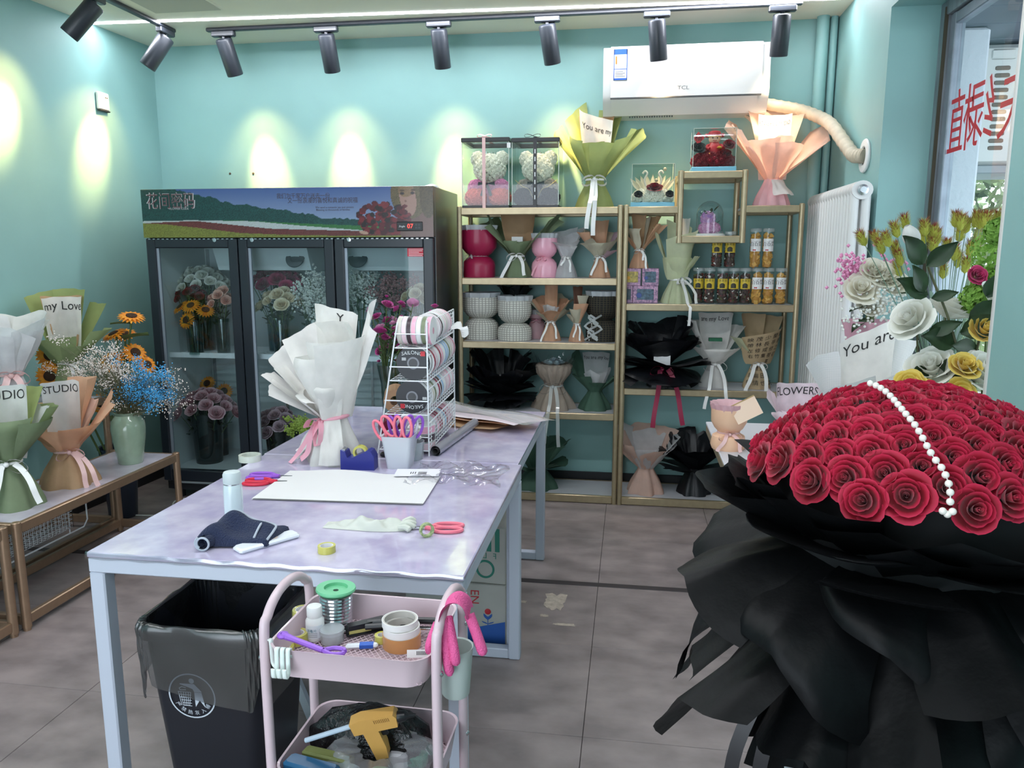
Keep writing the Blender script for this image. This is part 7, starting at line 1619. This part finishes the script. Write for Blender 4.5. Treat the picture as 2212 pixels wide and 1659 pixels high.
# ================================================================== flowers inside the fridge
def bunch(name, label, px, ytop, ybot, wpx, z, Y, col, n=12, R=.034, vase='glass', gypm=None, hv=.22, rv=.07, seed=0):
    X = at(px, ybot, Y).x; t = thing(name, label, 'flowers', (X, Y, z)); rq = random.Random(seed + int(px))
    if vase == 'glass': MB().lathe([(rv * .9, 0), (rv, hv), (rv * .96, hv), (rv * .85, .008), (0, .008)], 24, cap1=False).build('vase', GLASS, t)
    else: MB().lathe([(rv * .8, 0), (rv, hv), (rv * 1.05, hv + .005), (rv * .95, hv), (rv * .76, .01), (0, .01)], 24, cap1=False).build('bucket', clear('bucket_clear', (120, 140, 138), gloss=.06, milky=.3, milk=(60, 76, 78)), t)
    z1 = at(px, ytop, Y).z - z; z0 = at(px, ybot, Y).z - z; w_ = wpx * mpp(px, ytop, Y) / 2; st = MB(); lf = MB()
    for i in range(n):
        a = i * 2.4; r = w_ * math.sqrt((i + .5) / n); h_ = z0 + (z1 - z0) * (1 - .75 * (r / w_) ** 2) - R * .6
        p = Vector((r * math.cos(a), r * math.sin(a) * .8, h_)); nrm = Vector((p.x * 2.2, p.y * 2.2 - .12, w_ * 1.6))
        if not gypm: inst(rose(col, R, i % 2), 'rose', t, p, face_dir(nrm, a), rq.uniform(.9, 1.1))
        st.tube(catmull([(rq.uniform(-.03, .03), rq.uniform(-.03, .03), .01), (p.x * .5, p.y * .5, h_ * .6), p], 3), .0025, 4, cap=False)
        for k in range(2): leaf(lf, (p.x * .7, p.y * .7, h_ * rq.uniform(.55, .85)), (rq.uniform(-1, 1), rq.uniform(-1, .3), .5), .06, .028)
    if gypm:
        fl = MB(); cl_ = [Vector((rq.gauss(0, .45), rq.gauss(0, .45), rq.gauss(0, .45))) for _ in range(40)]
        for i in range(1300):
            c = cl_[rq.randrange(40)]; p = c + Vector([rq.gauss(0, .16) for _ in range(3)]); fl.octa((p.x * w_, p.y * w_ * .8, (z0 + z1) / 2 + p.z * (z1 - z0) / 2), rq.uniform(.006, .0095))
        tag(fl.build('blossoms', gypm, t, smooth=False), kind='stuff')
    tag(st.build('stems', STEM, t), kind='stuff'); tag(lf.build('leaves', LEAF, t, smooth=60), kind='stuff'); return t
zS, zFl = .94, .20
GW = mat('gyp_white2', (226, 228, 222), rough=.8); GP = mat('gyp_dusty', (176, 130, 132), rough=.8)
bunch('rose_bunch', 'white roses in a vase behind the left fridge door', 438, 575, 632, 112, zS, 4.78, 'white', 30, .031)
bunch('rose_bunch', 'red roses low among white roses in the left fridge compartment', 415, 618, 655, 70, zS, 4.62, 'darkred', 9, .026, rv=.05)
bunch('rose_bunch', 'peach roses at the right of the left fridge compartment', 478, 622, 664, 46, zS, 4.64, 'peachr', 8, .028, rv=.045)
bunch('rose_bunch', 'magenta roses at the top of the middle fridge compartment', 597, 575, 630, 108, zS, 4.80, 'hot', 20, .043)
bunch('rose_bunch', 'cream roses in a glass in the middle fridge compartment', 606, 624, 668, 80, zS, 4.62, 'cream', 13, .036, rv=.055)
bunch('babys_breath_bunch', 'white baby breath bunch by the middle fridge door edge', 678, 578, 690, 74, zS, 4.66, 'white', 10, gypm=GW, rv=.055)
bunch('babys_breath_bunch', 'white baby breath bunch at the left of right fridge door', 776, 575, 665, 72, zS, 4.66, 'white', 10, gypm=GW, rv=.055)
bunch('babys_breath_bunch', 'dusty pink filler flowers in the right fridge compartment', 850, 590, 680, 80, zS, 4.72, 'white', 10, gypm=GP, rv=.06)
bunch('rose_bunch', 'pale yellow roses at the right side of fridge shelf', 900, 618, 655, 52, zS, 4.64, 'cream', 7, .032, rv=.05)
bunch('rose_bunch', 'pink roses in a tall bucket on the left fridge floor', 447, 842, 900, 118, zFl, 4.66, 'pink', 22, .040, vase='bucket', hv=.33, rv=.105)
bunch('rose_bunch', 'dusty mauve roses on the middle fridge floor', 602, 882, 936, 92, zFl, 4.66, 'mauve', 16, .038, vase='bucket', hv=.28, rv=.09)
bunch('babys_breath_bunch', 'lime green filler flowers on the middle fridge floor', 652, 905, 945, 56, zFl, 4.56, 'white', 8, gypm=mat('lime_flower', (196, 206, 96), rough=.8), vase='bucket', hv=.26, rv=.05)
t = bunch('gerbera_bunch', 'orange sunflowers in a vase in the left fridge compartment', 420, 645, 690, 90, zS, 4.54, 'coral', 3, .02, rv=.05)
for c in list(t.children):
    if c.name.startswith('rose'): bpy.data.objects.remove(c)
for i, (x, y, z, n) in enumerate(((-.09, -.0, .30, (-.5, -.5, .8)), (.0, -.03, .31, (0, -.7, .8)), (.08, .0, .28, (.4, -.5, .8)), (-.03, -.04, .22, (-.2, -.9, .4)))):
    o = inst(sp_m, 'sunflower_petals', t, (x, y, z), face_dir(n), .8); inst(sd_m, 'sunflower_centre', o, (0, 0, .004))
t = bunch('gerbera_bunch', 'yellow sunflowers behind the pink roses on fridge floor', 470, 815, 850, 80, zFl, 4.84, 'coral', 3, .02, vase='bucket', hv=.33, rv=.06)
for c in list(t.children):
    if c.name.startswith('rose'): bpy.data.objects.remove(c)
for i, (x, y, z, n) in enumerate(((-.06, -.02, .50, (0, -.8, .5)), (.06, -.02, .45, (.3, -.8, .4)))):
    o = inst(sp_m, 'sunflower_petals', t, (x, y, z), face_dir(n), .8); inst(sd_m, 'sunflower_centre', o, (0, 0, .004))
# ================================================================== right side: stand and window flowers
t = thing('display_stand', 'gold framed stand below the window flowers', 'stand', (0, 0, 0)); ZW = .70
for x in (.62, 1.03):
    for y in (3.2, 4.0): MB().lathe([(.015, 0), (.015, ZW)], 14, x, y).build('leg', GOLD, t)
for y in (3.15, 4.03): MB().box(.41, 1.03, y - .01, y + .01, ZW - .04, ZW, .003).build('rail', GOLD, t)
for x in (.41, 1.03): MB().box(x - .01, x + .01, 3.16, 4.02, ZW - .04, ZW, .003).build('rail', GOLD, t)
MB().box(.40, 1.04, 3.14, 4.04, ZW, ZW + .012, .003).build('top_board', PANEL, t); ZW += .012
# peach cup box with envelope
p = atz(1572, 968, ZW); X, Y = p.x, p.y
t = thing('hourglass_bouquet_box', 'peach flower cup with ruffled pink tissue and envelope', 'flower box', (X, Y, ZW)); r = .078; PC = mat('peach_wrap', (232, 188, 156), rough=.5)
zt = at(1572, 872, Y).z - ZW
MB().lathe([(r * .9, 0), (r, .02), (r * .9, .06), (r * .55, .075), (r * .8, .095), (r, .125), (r * 1.02, zt - .02), (r * .96, zt - .02), (r * .9, .13), (0, .12)], 40, cap1=False).build('cup_wrap', PC, t)
MB().lathe([(r * .95, zt - .03), (r * 1.06, zt - .005), (r * 1.08, zt + .006), (r * .8, zt), (r * .5, zt - .025), (0, zt - .03)], 60, fn=lambda a, k, q: q * (1 + .05 * math.sin(15 * a + 5 * k) + .03 * math.sin(27 * a)), cap1=False, cap0=False).build('tissue_ruffle', P['pinkp'], t, smooth=70)
MB().box(-.001, .115, -.002, 0, 0, .085).xf(Matrix.Translation((.03, -.085, zt - .075)) @ Matrix.Rotation(-.5, 4, 'Y') @ Matrix.Rotation(-.2, 4, 'X')).build('envelope', mat('envelope', (238, 208, 184), rough=.5), t)
MB().box(-.001, .115, -.003, -.001, .082, .087).xf(Matrix.Translation((.03, -.085, zt - .075)) @ Matrix.Rotation(-.5, 4, 'Y') @ Matrix.Rotation(-.2, 4, 'X')).build('envelope_edge', mat('envelope_edge', (176, 146, 96)), t)
bow(t, RB['blush'], .075, r * .55, loop=.05, tails=((-.05, .07), (.05, .07)), width=.016)
# pink lettered bouquet behind the roses
def right_bq(label, px, py, Y, z, zw, rw, name='paper_bouquet', rz=0): return thing(name, label, 'bouquet', (at(px, py, Y).x, Y, z), rz), zw, rw
t, zw, rw = right_bq('pink watercolour paper bouquet with lettering behind the red roses', 1722, 880, 3.35, ZW, .12, .04)
skirt(t, P['pinkp'], zw, .09, rw, seed=81); PW = paper('watercolour', (240, 222, 230), .3, var=.12)
add_sheet(t, PW, az=180, w=.24, h=.20, lean=8, r0=rw, z0=zw, w0=.7, seed=1, text='FLOWERS', tc=(0, .82), ts=.05); add_sheet(t, PW, az=-110, w=.15, h=.20, lean=26, r0=rw, z0=zw, peak=.2, seed=2); add_sheet(t, PW, az=110, w=.15, h=.21, lean=24, r0=rw, z0=zw, peak=.2, seed=3)
fan(t, [PW], 3, .12, zw, rw, .18, 30, arc=(-80, 80), seed=82)
# white grid paper bouquet "You are"
t, zw, rw = right_bq('white grid paper bouquet lettered You are behind the roses', 1870, 830, 3.25, ZW, .10, .04, rz=-.15)
GR = paper('grid_white', (238, 238, 238), .3, var=0, bump=0)
nt = GR.node_tree; ck = nt.nodes.new('ShaderNodeTexBrick'); tc = nt.nodes.new('ShaderNodeTexCoord'); nt.links.new(tc.outputs['Object'], ck.inputs[0]); mp_ = nt.nodes.new('ShaderNodeMapping'); mp_.inputs['Rotation'].default_value = (1.57, 0, 0); nt.links.new(tc.outputs['Object'], mp_.inputs[0]); nt.links.new(mp_.outputs[0], ck.inputs[0])
ck.offset = 0; ck.inputs['Scale'].default_value = 130; ck.inputs['Color1'].default_value = ck.inputs['Color2'].default_value = lin((240, 240, 240)); ck.inputs['Mortar'].default_value = lin((196, 200, 202)); ck.inputs['Mortar Size'].default_value = .08; ck.inputs['Brick Width'].default_value = .5; ck.inputs['Row Height'].default_value = .5
nt.links.new(ck.outputs['Color'], nt.nodes['Principled BSDF'].inputs['Base Color'])
skirt(t, GR, zw, .09, rw, seed=83)
add_sheet(t, P['white'], az=176, w=.26, h=.46, lean=10, r0=rw, z0=zw, w0=.7, tilt=-.13, seed=1, text='You are', tc=(-.05, .88), ts=.07); add_sheet(t, GR, az=-125, w=.26, h=.38, lean=30, r0=rw, z0=zw, tilt=-.05, seed=2); add_sheet(t, GR, az=125, w=.18, h=.44, lean=18, r0=rw, z0=zw, seed=3)
add_sheet(t, GR, az=-40, w=.30, h=.30, lean=34, r0=rw, z0=zw, w0=.5, tilt=.2, seed=4); add_sheet(t, GR, az=30, w=.30, h=.32, lean=20, r0=rw, z0=zw, w0=.5, tilt=.2, seed=5); add_sheet(t, GR, az=80, w=.2, h=.34, lean=34, r0=rw, z0=zw, seed=6)
# pale yellow lettered sheet bouquet
t, zw, rw = right_bq('pale yellow paper bouquet lettered FL right of the grid bouquet', 1965, 830, 3.45, ZW, .10, .04)
skirt(t, P['lemon'], zw, .09, rw, seed=84); add_sheet(t, mat('lemon_sheet', (238, 236, 206), rough=.6, transl=.3), az=180, w=.26, h=.34, lean=6, r0=rw, z0=zw, w0=.8, seed=1, text='FLOWERS', tc=(0, .72), ts=.05); fan(t, [P['lemon']], 4, .20, zw, rw, .16, 26, arc=(60, 300), seed=85)
# kalanchoe pot
t = thing('potted_kalanchoe', 'small potted plant with pink flowers left of grid bouquet', 'potted plant', (at(1775, 850, 3.5).x, 3.5, ZW)); rq = random.Random(51)
MB().lathe([(.05, 0), (.065, .11), (.07, .115), (.06, .11), (0, .10)], 24, cap1=False).build('pot', mat('pot_brown', (110, 84, 70), rough=.8), t)
lf = MB(); fl = MB()
for i in range(46): a = rq.uniform(0, 6.28); r = rq.uniform(0, .06); leaf(lf, (r * math.cos(a), r * math.sin(a), .11 + rq.uniform(0, .09)), (math.cos(a), math.sin(a), rq.uniform(.1, .9)), .06, .034)
lf.build('leaves', mat('succulent', (62, 92, 66), rough=.4), t, smooth=60)
for i in range(90): a = rq.uniform(0, 6.28); r = rq.uniform(.0, .085); fl.octa((r * math.cos(a), r * math.sin(a), .22 + rq.uniform(-.05, .06) - r * .3), rq.uniform(.006, .009))
tag(fl.build('flowers', mat('kal_pink', (206, 70, 120), rough=.7), t, smooth=False), kind='stuff')
# pink wrapped cream rose bouquet
Yc = 3.75; c = at(1888, 640, Yc)
t = thing('rose_bouquet', 'cream roses with baby breath in pink wrap by the radiator', 'bouquet', (c.x - .01, Yc, ZW)); zc = c.z - ZW; rq = random.Random(61)
MB().lathe([(.07, 0), (.05, .12), (.06, .2), (.10, zc - .16), (.115, zc - .11)], 36, fn=lambda a, k, r: r * (1 + .06 * math.sin(8 * a + 3 * k)), cap1=False).build('pink_wrap', paper('hot_pink_wrap', (230, 180, 196), .35), t, smooth=60)
for i, (px, py, R_) in enumerate(((1858, 632, .068), (1908, 602, .062), (1930, 620, .055), (1885, 590, .055), (1880, 665, .05))):
    q = at(px, py, Yc - .05) - t.location; inst(rose('ivory', round(R_, 3), i % 2), 'rose', t, q, face_dir((q.x, -.7, .5), i), 1)
fl = MB()
for (px, py) in ((1905, 655), (1920, 640), (1895, 690), (1925, 660), (1850, 690)):
    q = at(px, py, Yc - .10) - t.location
    for k in range(38): fl.ball((q.x + rq.gauss(0, .034), q.y + rq.gauss(0, .03), q.z + rq.gauss(0, .034)), .0065, 6, 4)
tag(fl.build('white_blossoms', GW, t), kind='stuff')
fl = MB()
for (px, py) in ((1848, 580), (1838, 600), (1862, 600), (1842, 570), (1915, 570), (1850, 615)):
    q = at(px, py, Yc) - t.location
    for k in range(40): fl.octa((q.x + rq.gauss(0, .035), q.y + rq.gauss(0, .03), q.z + rq.gauss(0, .035)), .0095)
tag(fl.build('pink_sprays', mat('pink_spray', (226, 150, 190), rough=.8), t, smooth=False), kind='stuff')
lf = MB()
for (px, py, d) in ((1880, 660, (-1, -.3, -.1)), (1870, 690, (-.6, -.5, -.3)), (1935, 640, (.6, -.5, .3)), (1890, 705, (-.3, -.6, -.4)), (1930, 680, (.6, -.6, -.2))): leaf(lf, at(px, py, Yc - .06) - t.location, d, .10, .055)
lf.build('leaves', LEAF, t, smooth=60)
tag(MB().tube([(0, 0, .1), (0, 0, zc)], .02, 8).build('stems', STEM, t), kind='stuff')
# bunny tail grass in a vase on the sill
ZS = .72; Yb_ = 3.52; bx_ = at(2035, 800, Yb_).x
t = thing('grass_vase', 'vase of green bunny tail grass on the window sill', 'vase', (bx_, Yb_, ZS)); rq = random.Random(71)
MB().lathe([(.045, 0), (.055, .08), (.045, .17), (.055, .20), (.05, .2), (.04, .17), (0, .02)], 24, cap1=False).build('vase', CEL, t)
tl = MB(); nn = 340; tcol = []
tl.lathe([(.002, 0), (.010, .008), (.0135, .022), (.0125, .042), (.008, .056), (0, .063)], 12, cap1=False)
tcol += [lin((196, 200, 92))[:3]] * len(tl.v)
for i in range(nn):
    z = rq.uniform(.004, .06); a = rq.uniform(0, 6.28); r = .0125; d = Vector((math.cos(a), math.sin(a), 1.1)); p = Vector((math.cos(a) * r * .8, math.sin(a) * r * .8, z)); q = Vector((-math.sin(a), math.cos(a), 0)) * .0012
    tl.add([p - q, p + q, p + d * .017], [(0, 1, 2)]); k = (z - .004) / .056; cc = lin((206, 208, 104)) if rq.random() > max(0, k * 1.3 - .4) else lin((150, 76, 56)); tcol += [cc[:3]] * 3
tme = tl.mesh('seed_head', mat('bunny_tail', attr='tint', rough=.9, transl=.3), 60); ca = tme.color_attributes.new('tint', 'FLOAT_COLOR', 'POINT'); ca.data.foreach_set('color', np.array([tuple(c) + (1,) for c in tcol], dtype=np.float32).ravel())
zoomc = [(585, 440), (680, 440), (755, 445), (815, 380), (880, 330), (710, 495), (815, 515), (840, 575), (835, 650), (1012, 370), (1005, 425), (1075, 400), (1100, 430), (1075, 485), (1165, 500), (1220, 540), (1240, 590), (1225, 310), (1262, 330), (1300, 350), (1255, 410), (1365, 310), (1400, 320), (1430, 315), (1375, 410), (1325, 510), (1365, 510), (1295, 625), (1140, 665), (1500, 310), (1540, 300)]
st = MB()
for i, (a, b_) in enumerate(zoomc):
    px, py = 1680 + a * .3135, 380 + b_ * .3135; Yi = Yb_ + rq.uniform(-.10, .10); Yi = min(Yi, 3.62); q = at(px, py, Yi) - t.location; d = (q - Vector((0, 0, .0))).normalized(); d = Vector((d.x * 1.3, d.y, d.z))
    inst(tme, 'seed_head', t, q - d * .028, face_dir(d, i), 1.08)
    st.tube(catmull([(rq.uniform(-.02, .02), rq.uniform(-.02, .02), .12), (q.x * .35, q.y * .35, .2 + (q.z - .2) * .4), tuple(q - d * .025)], 4), .0016, 4, cap=False)
for i in range(170):
    a = rq.uniform(0, 6.28); e = rq.uniform(0, .17); hgt = rq.uniform(.25, .55); st.strip(catmull([(rq.uniform(-.02, .02), rq.uniform(-.02, .02), .15), (e * .4 * math.cos(a), e * .4 * math.sin(a) * .6, .15 + hgt * .5), (e * math.cos(a), e * math.sin(a) * .6, .15 + hgt)], 3), .0038, Vector((1, .3, 0)))
tag(st.build('grass_stems', mat('grass_stem', (104, 130, 110), rough=.6), t), kind='stuff')
# large white and yellow roses arrangement
Yr = 3.05; cx = at(2060, 830, Yr).x
t = thing('rose_arrangement', 'tall arrangement of white and yellow roses at the window', 'flower arrangement', (cx, Yr, ZS)); rq = random.Random(81)
MB().lathe([(.06, 0), (.075, .1), (.06, .2), (.065, .22), (.055, .21), (0, .02)], 24, cap1=False).build('vase', mat('vase_white', (222, 222, 220), rough=.3), t)
def rl(px, py, Y): return at(px, py, Y) - t.location
st = MB(); lf = MB()
big = [(1968, 690, 3.05, .075, 'white', (-.8, -.5, .6)), (2052, 668, 3.16, .07, 'white', (.3, -.3, 1)), (2012, 795, 2.98, .078, 'white', (-.5, -.6, .8)), (2122, 805, 2.92, .085, 'white', (.3, -.7, .8)), (2040, 870, 2.95, .07, 'white', (.1, -.5, 1)), (2128, 712, 2.96, .052, 'yellow', (.1, -.8, .7)), (2084, 790, 2.90, .048, 'yellow', (0, -.7, .8)), (1965, 830, 2.92, .05, 'yellow', (-.3, -.8, .5)), (1995, 845, 2.9, .045, 'yellow', (.2, -.8, .5)), (2072, 855, 2.86, .055, 'yellow', (.1, -1, .4)), (2150, 640, 3.05, .05, 'white', (.5, -.6, .6))]
for i, (px, py, Y, R_, c, n) in enumerate(big):
    q = rl(px, py, Y); inst(rose(c, R_, i % 2), 'rose', t, q - Vector(n).normalized() * R_ * .4, face_dir(n, i)); st.tube(catmull([(rq.uniform(-.02, .02), rq.uniform(-.02, .02), .15), (q.x * .6, q.y * .6 + .03, q.z * .6), tuple(q - Vector(n).normalized() * R_ * .5)], 4), .004, 6, cap=False)
# tall bud on its stem
bud = rl(1986, 505, 3.02)
bm = MB(); 
for k in range(4): 
    a = k * 1.57; bm.grid(lambda s, u: (.030 * math.sin(PI * min(1, .15 + .75 * u)) * math.cos(a + s * 1.1), .030 * math.sin(PI * min(1, .15 + .75 * u)) * math.sin(a + s * 1.1), .085 * u), 5, 7)
o = bm.build('rose_bud', mat('bud_white', (226, 226, 222), rough=.5, transl=.25), t, bud - Vector((.01, 0, .045)), smooth=70); o.rotation_euler = (.2, -.5, 0)
st.tube(catmull([tuple(rl(2070, 760, 2.98)), tuple(rl(2046, 680, 3.0)), tuple(rl(2010, 590, 3.02)), tuple(bud - Vector((-.012, 0, .04)))], 6), .0045, 6)
for px, py, d, l_, w_ in ((1992, 570, (-.6, -.3, .7), .14, .08), (2000, 570, (.8, -.3, .7), .0, .0), (2002, 575, (.75, -.4, .8), .13, .06), (2000, 640, (-.9, -.3, .5), .14, .07), (1995, 630, (-.6, -.4, 1), .12, .06), (2012, 645, (1, -.3, .3), .09, .04), (2075, 720, (.7, -.4, .35), .16, .08), (2060, 740, (-.9, -.3, .2), .14, .08), (2090, 700, (.9, -.2, .6), .16, .09), (2040, 800, (.8, -.6, .1), .12, .07), (2070, 800, (-.8, -.5, .2), .12, .07), (2110, 760, (-.8, -.4, .2), .13, .07), (2150, 690, (.4, -.5, .6), .14, .09), (2130, 640, (.3, -.5, .9), .12, .07), (2005, 720, (.8, -.4, .4), .12, .05), (2100, 820, (-.7, -.6, .5), .11, .06), (2000, 800, (-.7, -.6, -.3), .1, .06)):
    if l_: leaf(lf, rl(px, py, 3.0), d, l_, w_ * 1.1, Vector((.15, -1, .35)), .03)
st.build('stems', mat('rose_stem', (78, 82, 50), rough=.6), t); lf.build('leaves', LEAF, t, smooth=60)
# green hydrangea
Yh = 3.18; t = thing('hydrangea_stems', 'lime green hydrangea heads at the window edge', 'flower arrangement', (at(2140, 700, Yh).x, Yh, ZS)); HY = mat('hydrangea', (150, 192, 88), rough=.7, var=.3, vscale=30, rgb2=(110, 156, 60), transl=.3)
MB().lathe([(.04, 0), (.05, .14), (.045, .18), (0, .17)], 20, cap1=False).build('vase', mat('vase_white', (222, 222, 220)), t)
for i, (px, py, R_) in enumerate(((2150, 545, .085), (2140, 620, .07), (2108, 645, .055), (2160, 500, .05))):
    q = at(px, py, Yh - .02 * i) - t.location; rqq = random.Random(i); b = MB()
    for k in range(420):
        v = Vector((rqq.gauss(0, 1), rqq.gauss(0, 1), rqq.gauss(0, 1))).normalized() * R_ * rqq.uniform(.8, 1.05); u = v.normalized(); a = u.orthogonal().normalized(); c = u.cross(a); s_ = .011
        b.add([q + v + a * s_, q + v + c * s_ * .8 + u * .004, q + v - a * s_, q + v - c * s_ * .8 + u * .004], [(0, 1, 2, 3)])
    tag(b.build('hydrangea_head', HY, t, smooth=False), kind='stuff'); MB().tube(catmull([(0, 0, .1), (q.x * .5, q.y * .5, q.z * .5), tuple(q)], 4), .004, 6).build('stem', STEM, t)
q = at(2108, 597, 3.12) - t.location; inst(rose('hot', .03), 'pink_rose', t, q, face_dir((0, -1, .4)), 1); MB().tube(catmull([(0, 0, .1), (q.x * .5, q.y * .5, q.z * .5), tuple(q)], 4), .003, 6).build('stem', STEM, t)

# ================================================================== the big red rose bouquet
HC = Vector((.455, 1.30, .775)); 
t = thing('side_stool', 'white round-cornered stool under the red rose bouquet', 'stool', (HC.x, HC.y - .03, 0)); SW = mat('stool_white', (216, 222, 226), rough=.4)
MB().add(*(lambda R_: (sum(R_, []), [tuple(range(len(R_[0]) - 1, -1, -1)), tuple(range(3 * len(R_[0]), 4 * len(R_[0])))] + [(k * len(R_[0]) + i, k * len(R_[0]) + (i + 1) % len(R_[0]), (k + 1) * len(R_[0]) + (i + 1) % len(R_[0]), (k + 1) * len(R_[0]) + i) for k in range(3) for i in range(len(R_[0]))]))([[(x, y, z) for x, y in rrect(-k, k, -k * .85, k * .85, .06, 6)] for k, z in ((.185, .735), (.195, .742), (.195, .768), (.185, .775))])).build('seat', SW, t)
for x in (-.15, .15):
    for y in (-.12, .12): MB().tube([(x * 1.15, y * 1.15, 0), (x, y, .736)], [.014, .018], 10).build('leg', SW, t)
hb = thing('red_rose_bouquet', 'huge bouquet of red roses wrapped in black paper with pearls', 'bouquet', tuple(HC))
rq = random.Random(99); RD_, RH_, ZB0 = .245, .118, .472
def dome(u, a): r = RD_ * u; return Vector((r * math.cos(a), r * math.sin(a), ZB0 + RH_ * (1 - u ** 2.2)))
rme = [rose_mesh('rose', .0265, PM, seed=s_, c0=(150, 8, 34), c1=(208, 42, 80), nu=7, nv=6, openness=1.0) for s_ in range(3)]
N_ = 138
for i in range(N_):
    u = math.sqrt((i + .4) / N_) * 1.04; a = i * 2.39996 + .6; p = dome(u, a)
    nrm = Vector((math.cos(a) * u * 1.15, math.sin(a) * u * 1.15, 1.05 - .62 * u)).normalized()
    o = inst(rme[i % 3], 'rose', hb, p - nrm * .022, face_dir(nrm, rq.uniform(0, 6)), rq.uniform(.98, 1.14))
MB().lathe([(.07, 0), (.07, .05), (.10, .12), (.15, .25), (.20, .38), (.222, ZB0 - .015), (.19, ZB0 + .04), (.10, ZB0 + .10), (0, ZB0 + .11)], 40, cap1=False).build('foam_core', mat('core_black', (14, 16, 18), rough=.9), hb)
# pearl string over the dome
cal = [(1880, 828), (1897, 835), (1915, 847), (1935, 868), (1955, 892), (1978, 920), (1998, 955), (2015, 985), (2035, 1012), (2048, 1040), (2053, 1068), (2052, 1092)]
def hit(px, py):
    d = _ray(px, py); o = Vector((0, 0, CAM_H)) - HC; best = None
    for k in range(600):
        s_ = .8 + k * .0015; q = o + d * s_; r = math.hypot(q.x, q.y) / RD_
        if r <= 1.06:
            zt_ = ZB0 + RH_ * (1 - min(r, 1.06) ** 2.2) + .028
            if q.z <= zt_: return q
    return o + d * 1.05
pts = [hit(*c) for c in cal]; pc = catmull(pts, 12); acc = 0; last = pc[0]; PR = mat('pearl', (226, 220, 214), rough=.2, coat=.6); pmesh = MB().ball((0, 0, 0), .0050, 12, 8).mesh('pearl', PR, 80)
MB().tube([tuple(p) for p in pc], .001, 4).build('pearl_thread', mat('thread', (200, 196, 196)), hb)
inst(pmesh, 'pearl', hb, pc[0])
for p in pc[1:]:
    acc += (p - last).length; last = p
    if acc > .0118: acc = 0; inst(pmesh, 'pearl', hb, p)
for k in range(3): inst(pmesh, 'pearl', hb, pts[-1] + Vector((-.008 + .006 * k, .0, -.008 - .004 * (k == 1))))
BKP = mat('hero_black_paper', (10, 11, 13), rough=.5, bump=.25, bscale=24, var=.3, vscale=9, spec=.17)
def hs(az, w, h, lean, z0, r0=.12, **k): return add_sheet(hb, BKP, nu=14, nv=12, az=az, w=w, h=h, lean=lean, r0=r0, z0=z0, **k)
# collar right under the roses
for i, az in enumerate(range(-170, 190, 24)): hs(az + rq.uniform(-6, 6), .22, .22 + .02 * rq.random(), 52 + rq.uniform(-8, 8), .29, r0=.11, tip=rq.uniform(-.03, .02), roll=rq.uniform(-.05, .04), tilt=rq.uniform(-.12, .12), peak=rq.uniform(0, .15), seed=i)
hs(-112, .24, .21, 62, .30, roll=-.08, tilt=-.1, seed=40); hs(-88, .22, .25, 60, .30, roll=-.10, seed=41); hs(-50, .28, .23, 74, .34, tip=-.06, roll=-.05, seed=42); hs(-22, .20, .22, 80, .32, tip=-.07, seed=43); hs(28, .30, .21, 76, .33, roll=-.08, tip=-.04, seed=44); hs(62, .30, .24, 70, .33, roll=-.08, seed=45)
# drooping middle and lower layers: flat stiff sheets with loose corners
for i, az in enumerate((-128, -100, -74, -46, -20, 8, 34, 60, 90)): hs(az, .22, .19 + (.06 if az < -40 else 0), 104 + rq.uniform(-14, 14), .34, r0=.14, w0=.55, flat=.8, tip=rq.uniform(-.04, .04), roll=rq.uniform(-.08, .05), tilt=rq.uniform(-.45, .45), peak=rq.uniform(-.1, .4), seed=60 + i)
for i, az in enumerate((-112, -88, -62, -36, -8, 18, 46, 72, 98)): hs(az, .22, .23 + (.03 if az < -40 else 0), (140 if az > -40 else 126) + rq.uniform(-10, 10), .30, r0=.15, w0=.6, flat=.9, tip=rq.uniform(-.03, .06), roll=rq.uniform(-.06, .05), tilt=rq.uniform(-.3, .3), peak=rq.uniform(0, .4), seed=80 + i)
for i, az in enumerate((-100, -76, -50, -24, 4, 30, 56, 84)): hs(az, .22, .24, 160 + rq.uniform(-8, 8), .21, r0=.15, w0=.6, flat=.9, roll=rq.uniform(-.05, .05), tilt=rq.uniform(-.2, .2), peak=rq.uniform(0, .3), seed=100 + i)
for i, az in enumerate((-92, -66, -40, -10, 20, 50, 80)): hs(az, .24, .20, 168, .13, r0=.16, w0=.7, flat=.9, tilt=rq.uniform(-.3, .3), seed=120 + i)
b = MB()
for k, dx_ in enumerate((-.02, .015)): b.strip(catmull([(-.20 + dx_, -.12, .15), (-.245 + dx_ * 1.2, -.13, .02), (-.255 + dx_ * 1.3, -.13, -.10), (-.265 + dx_ * 1.4, -.13, -.25)], 5), .022, Vector((1, -.3, 0)))
b.build('black_ribbon', RB['black'], hb, smooth=60)
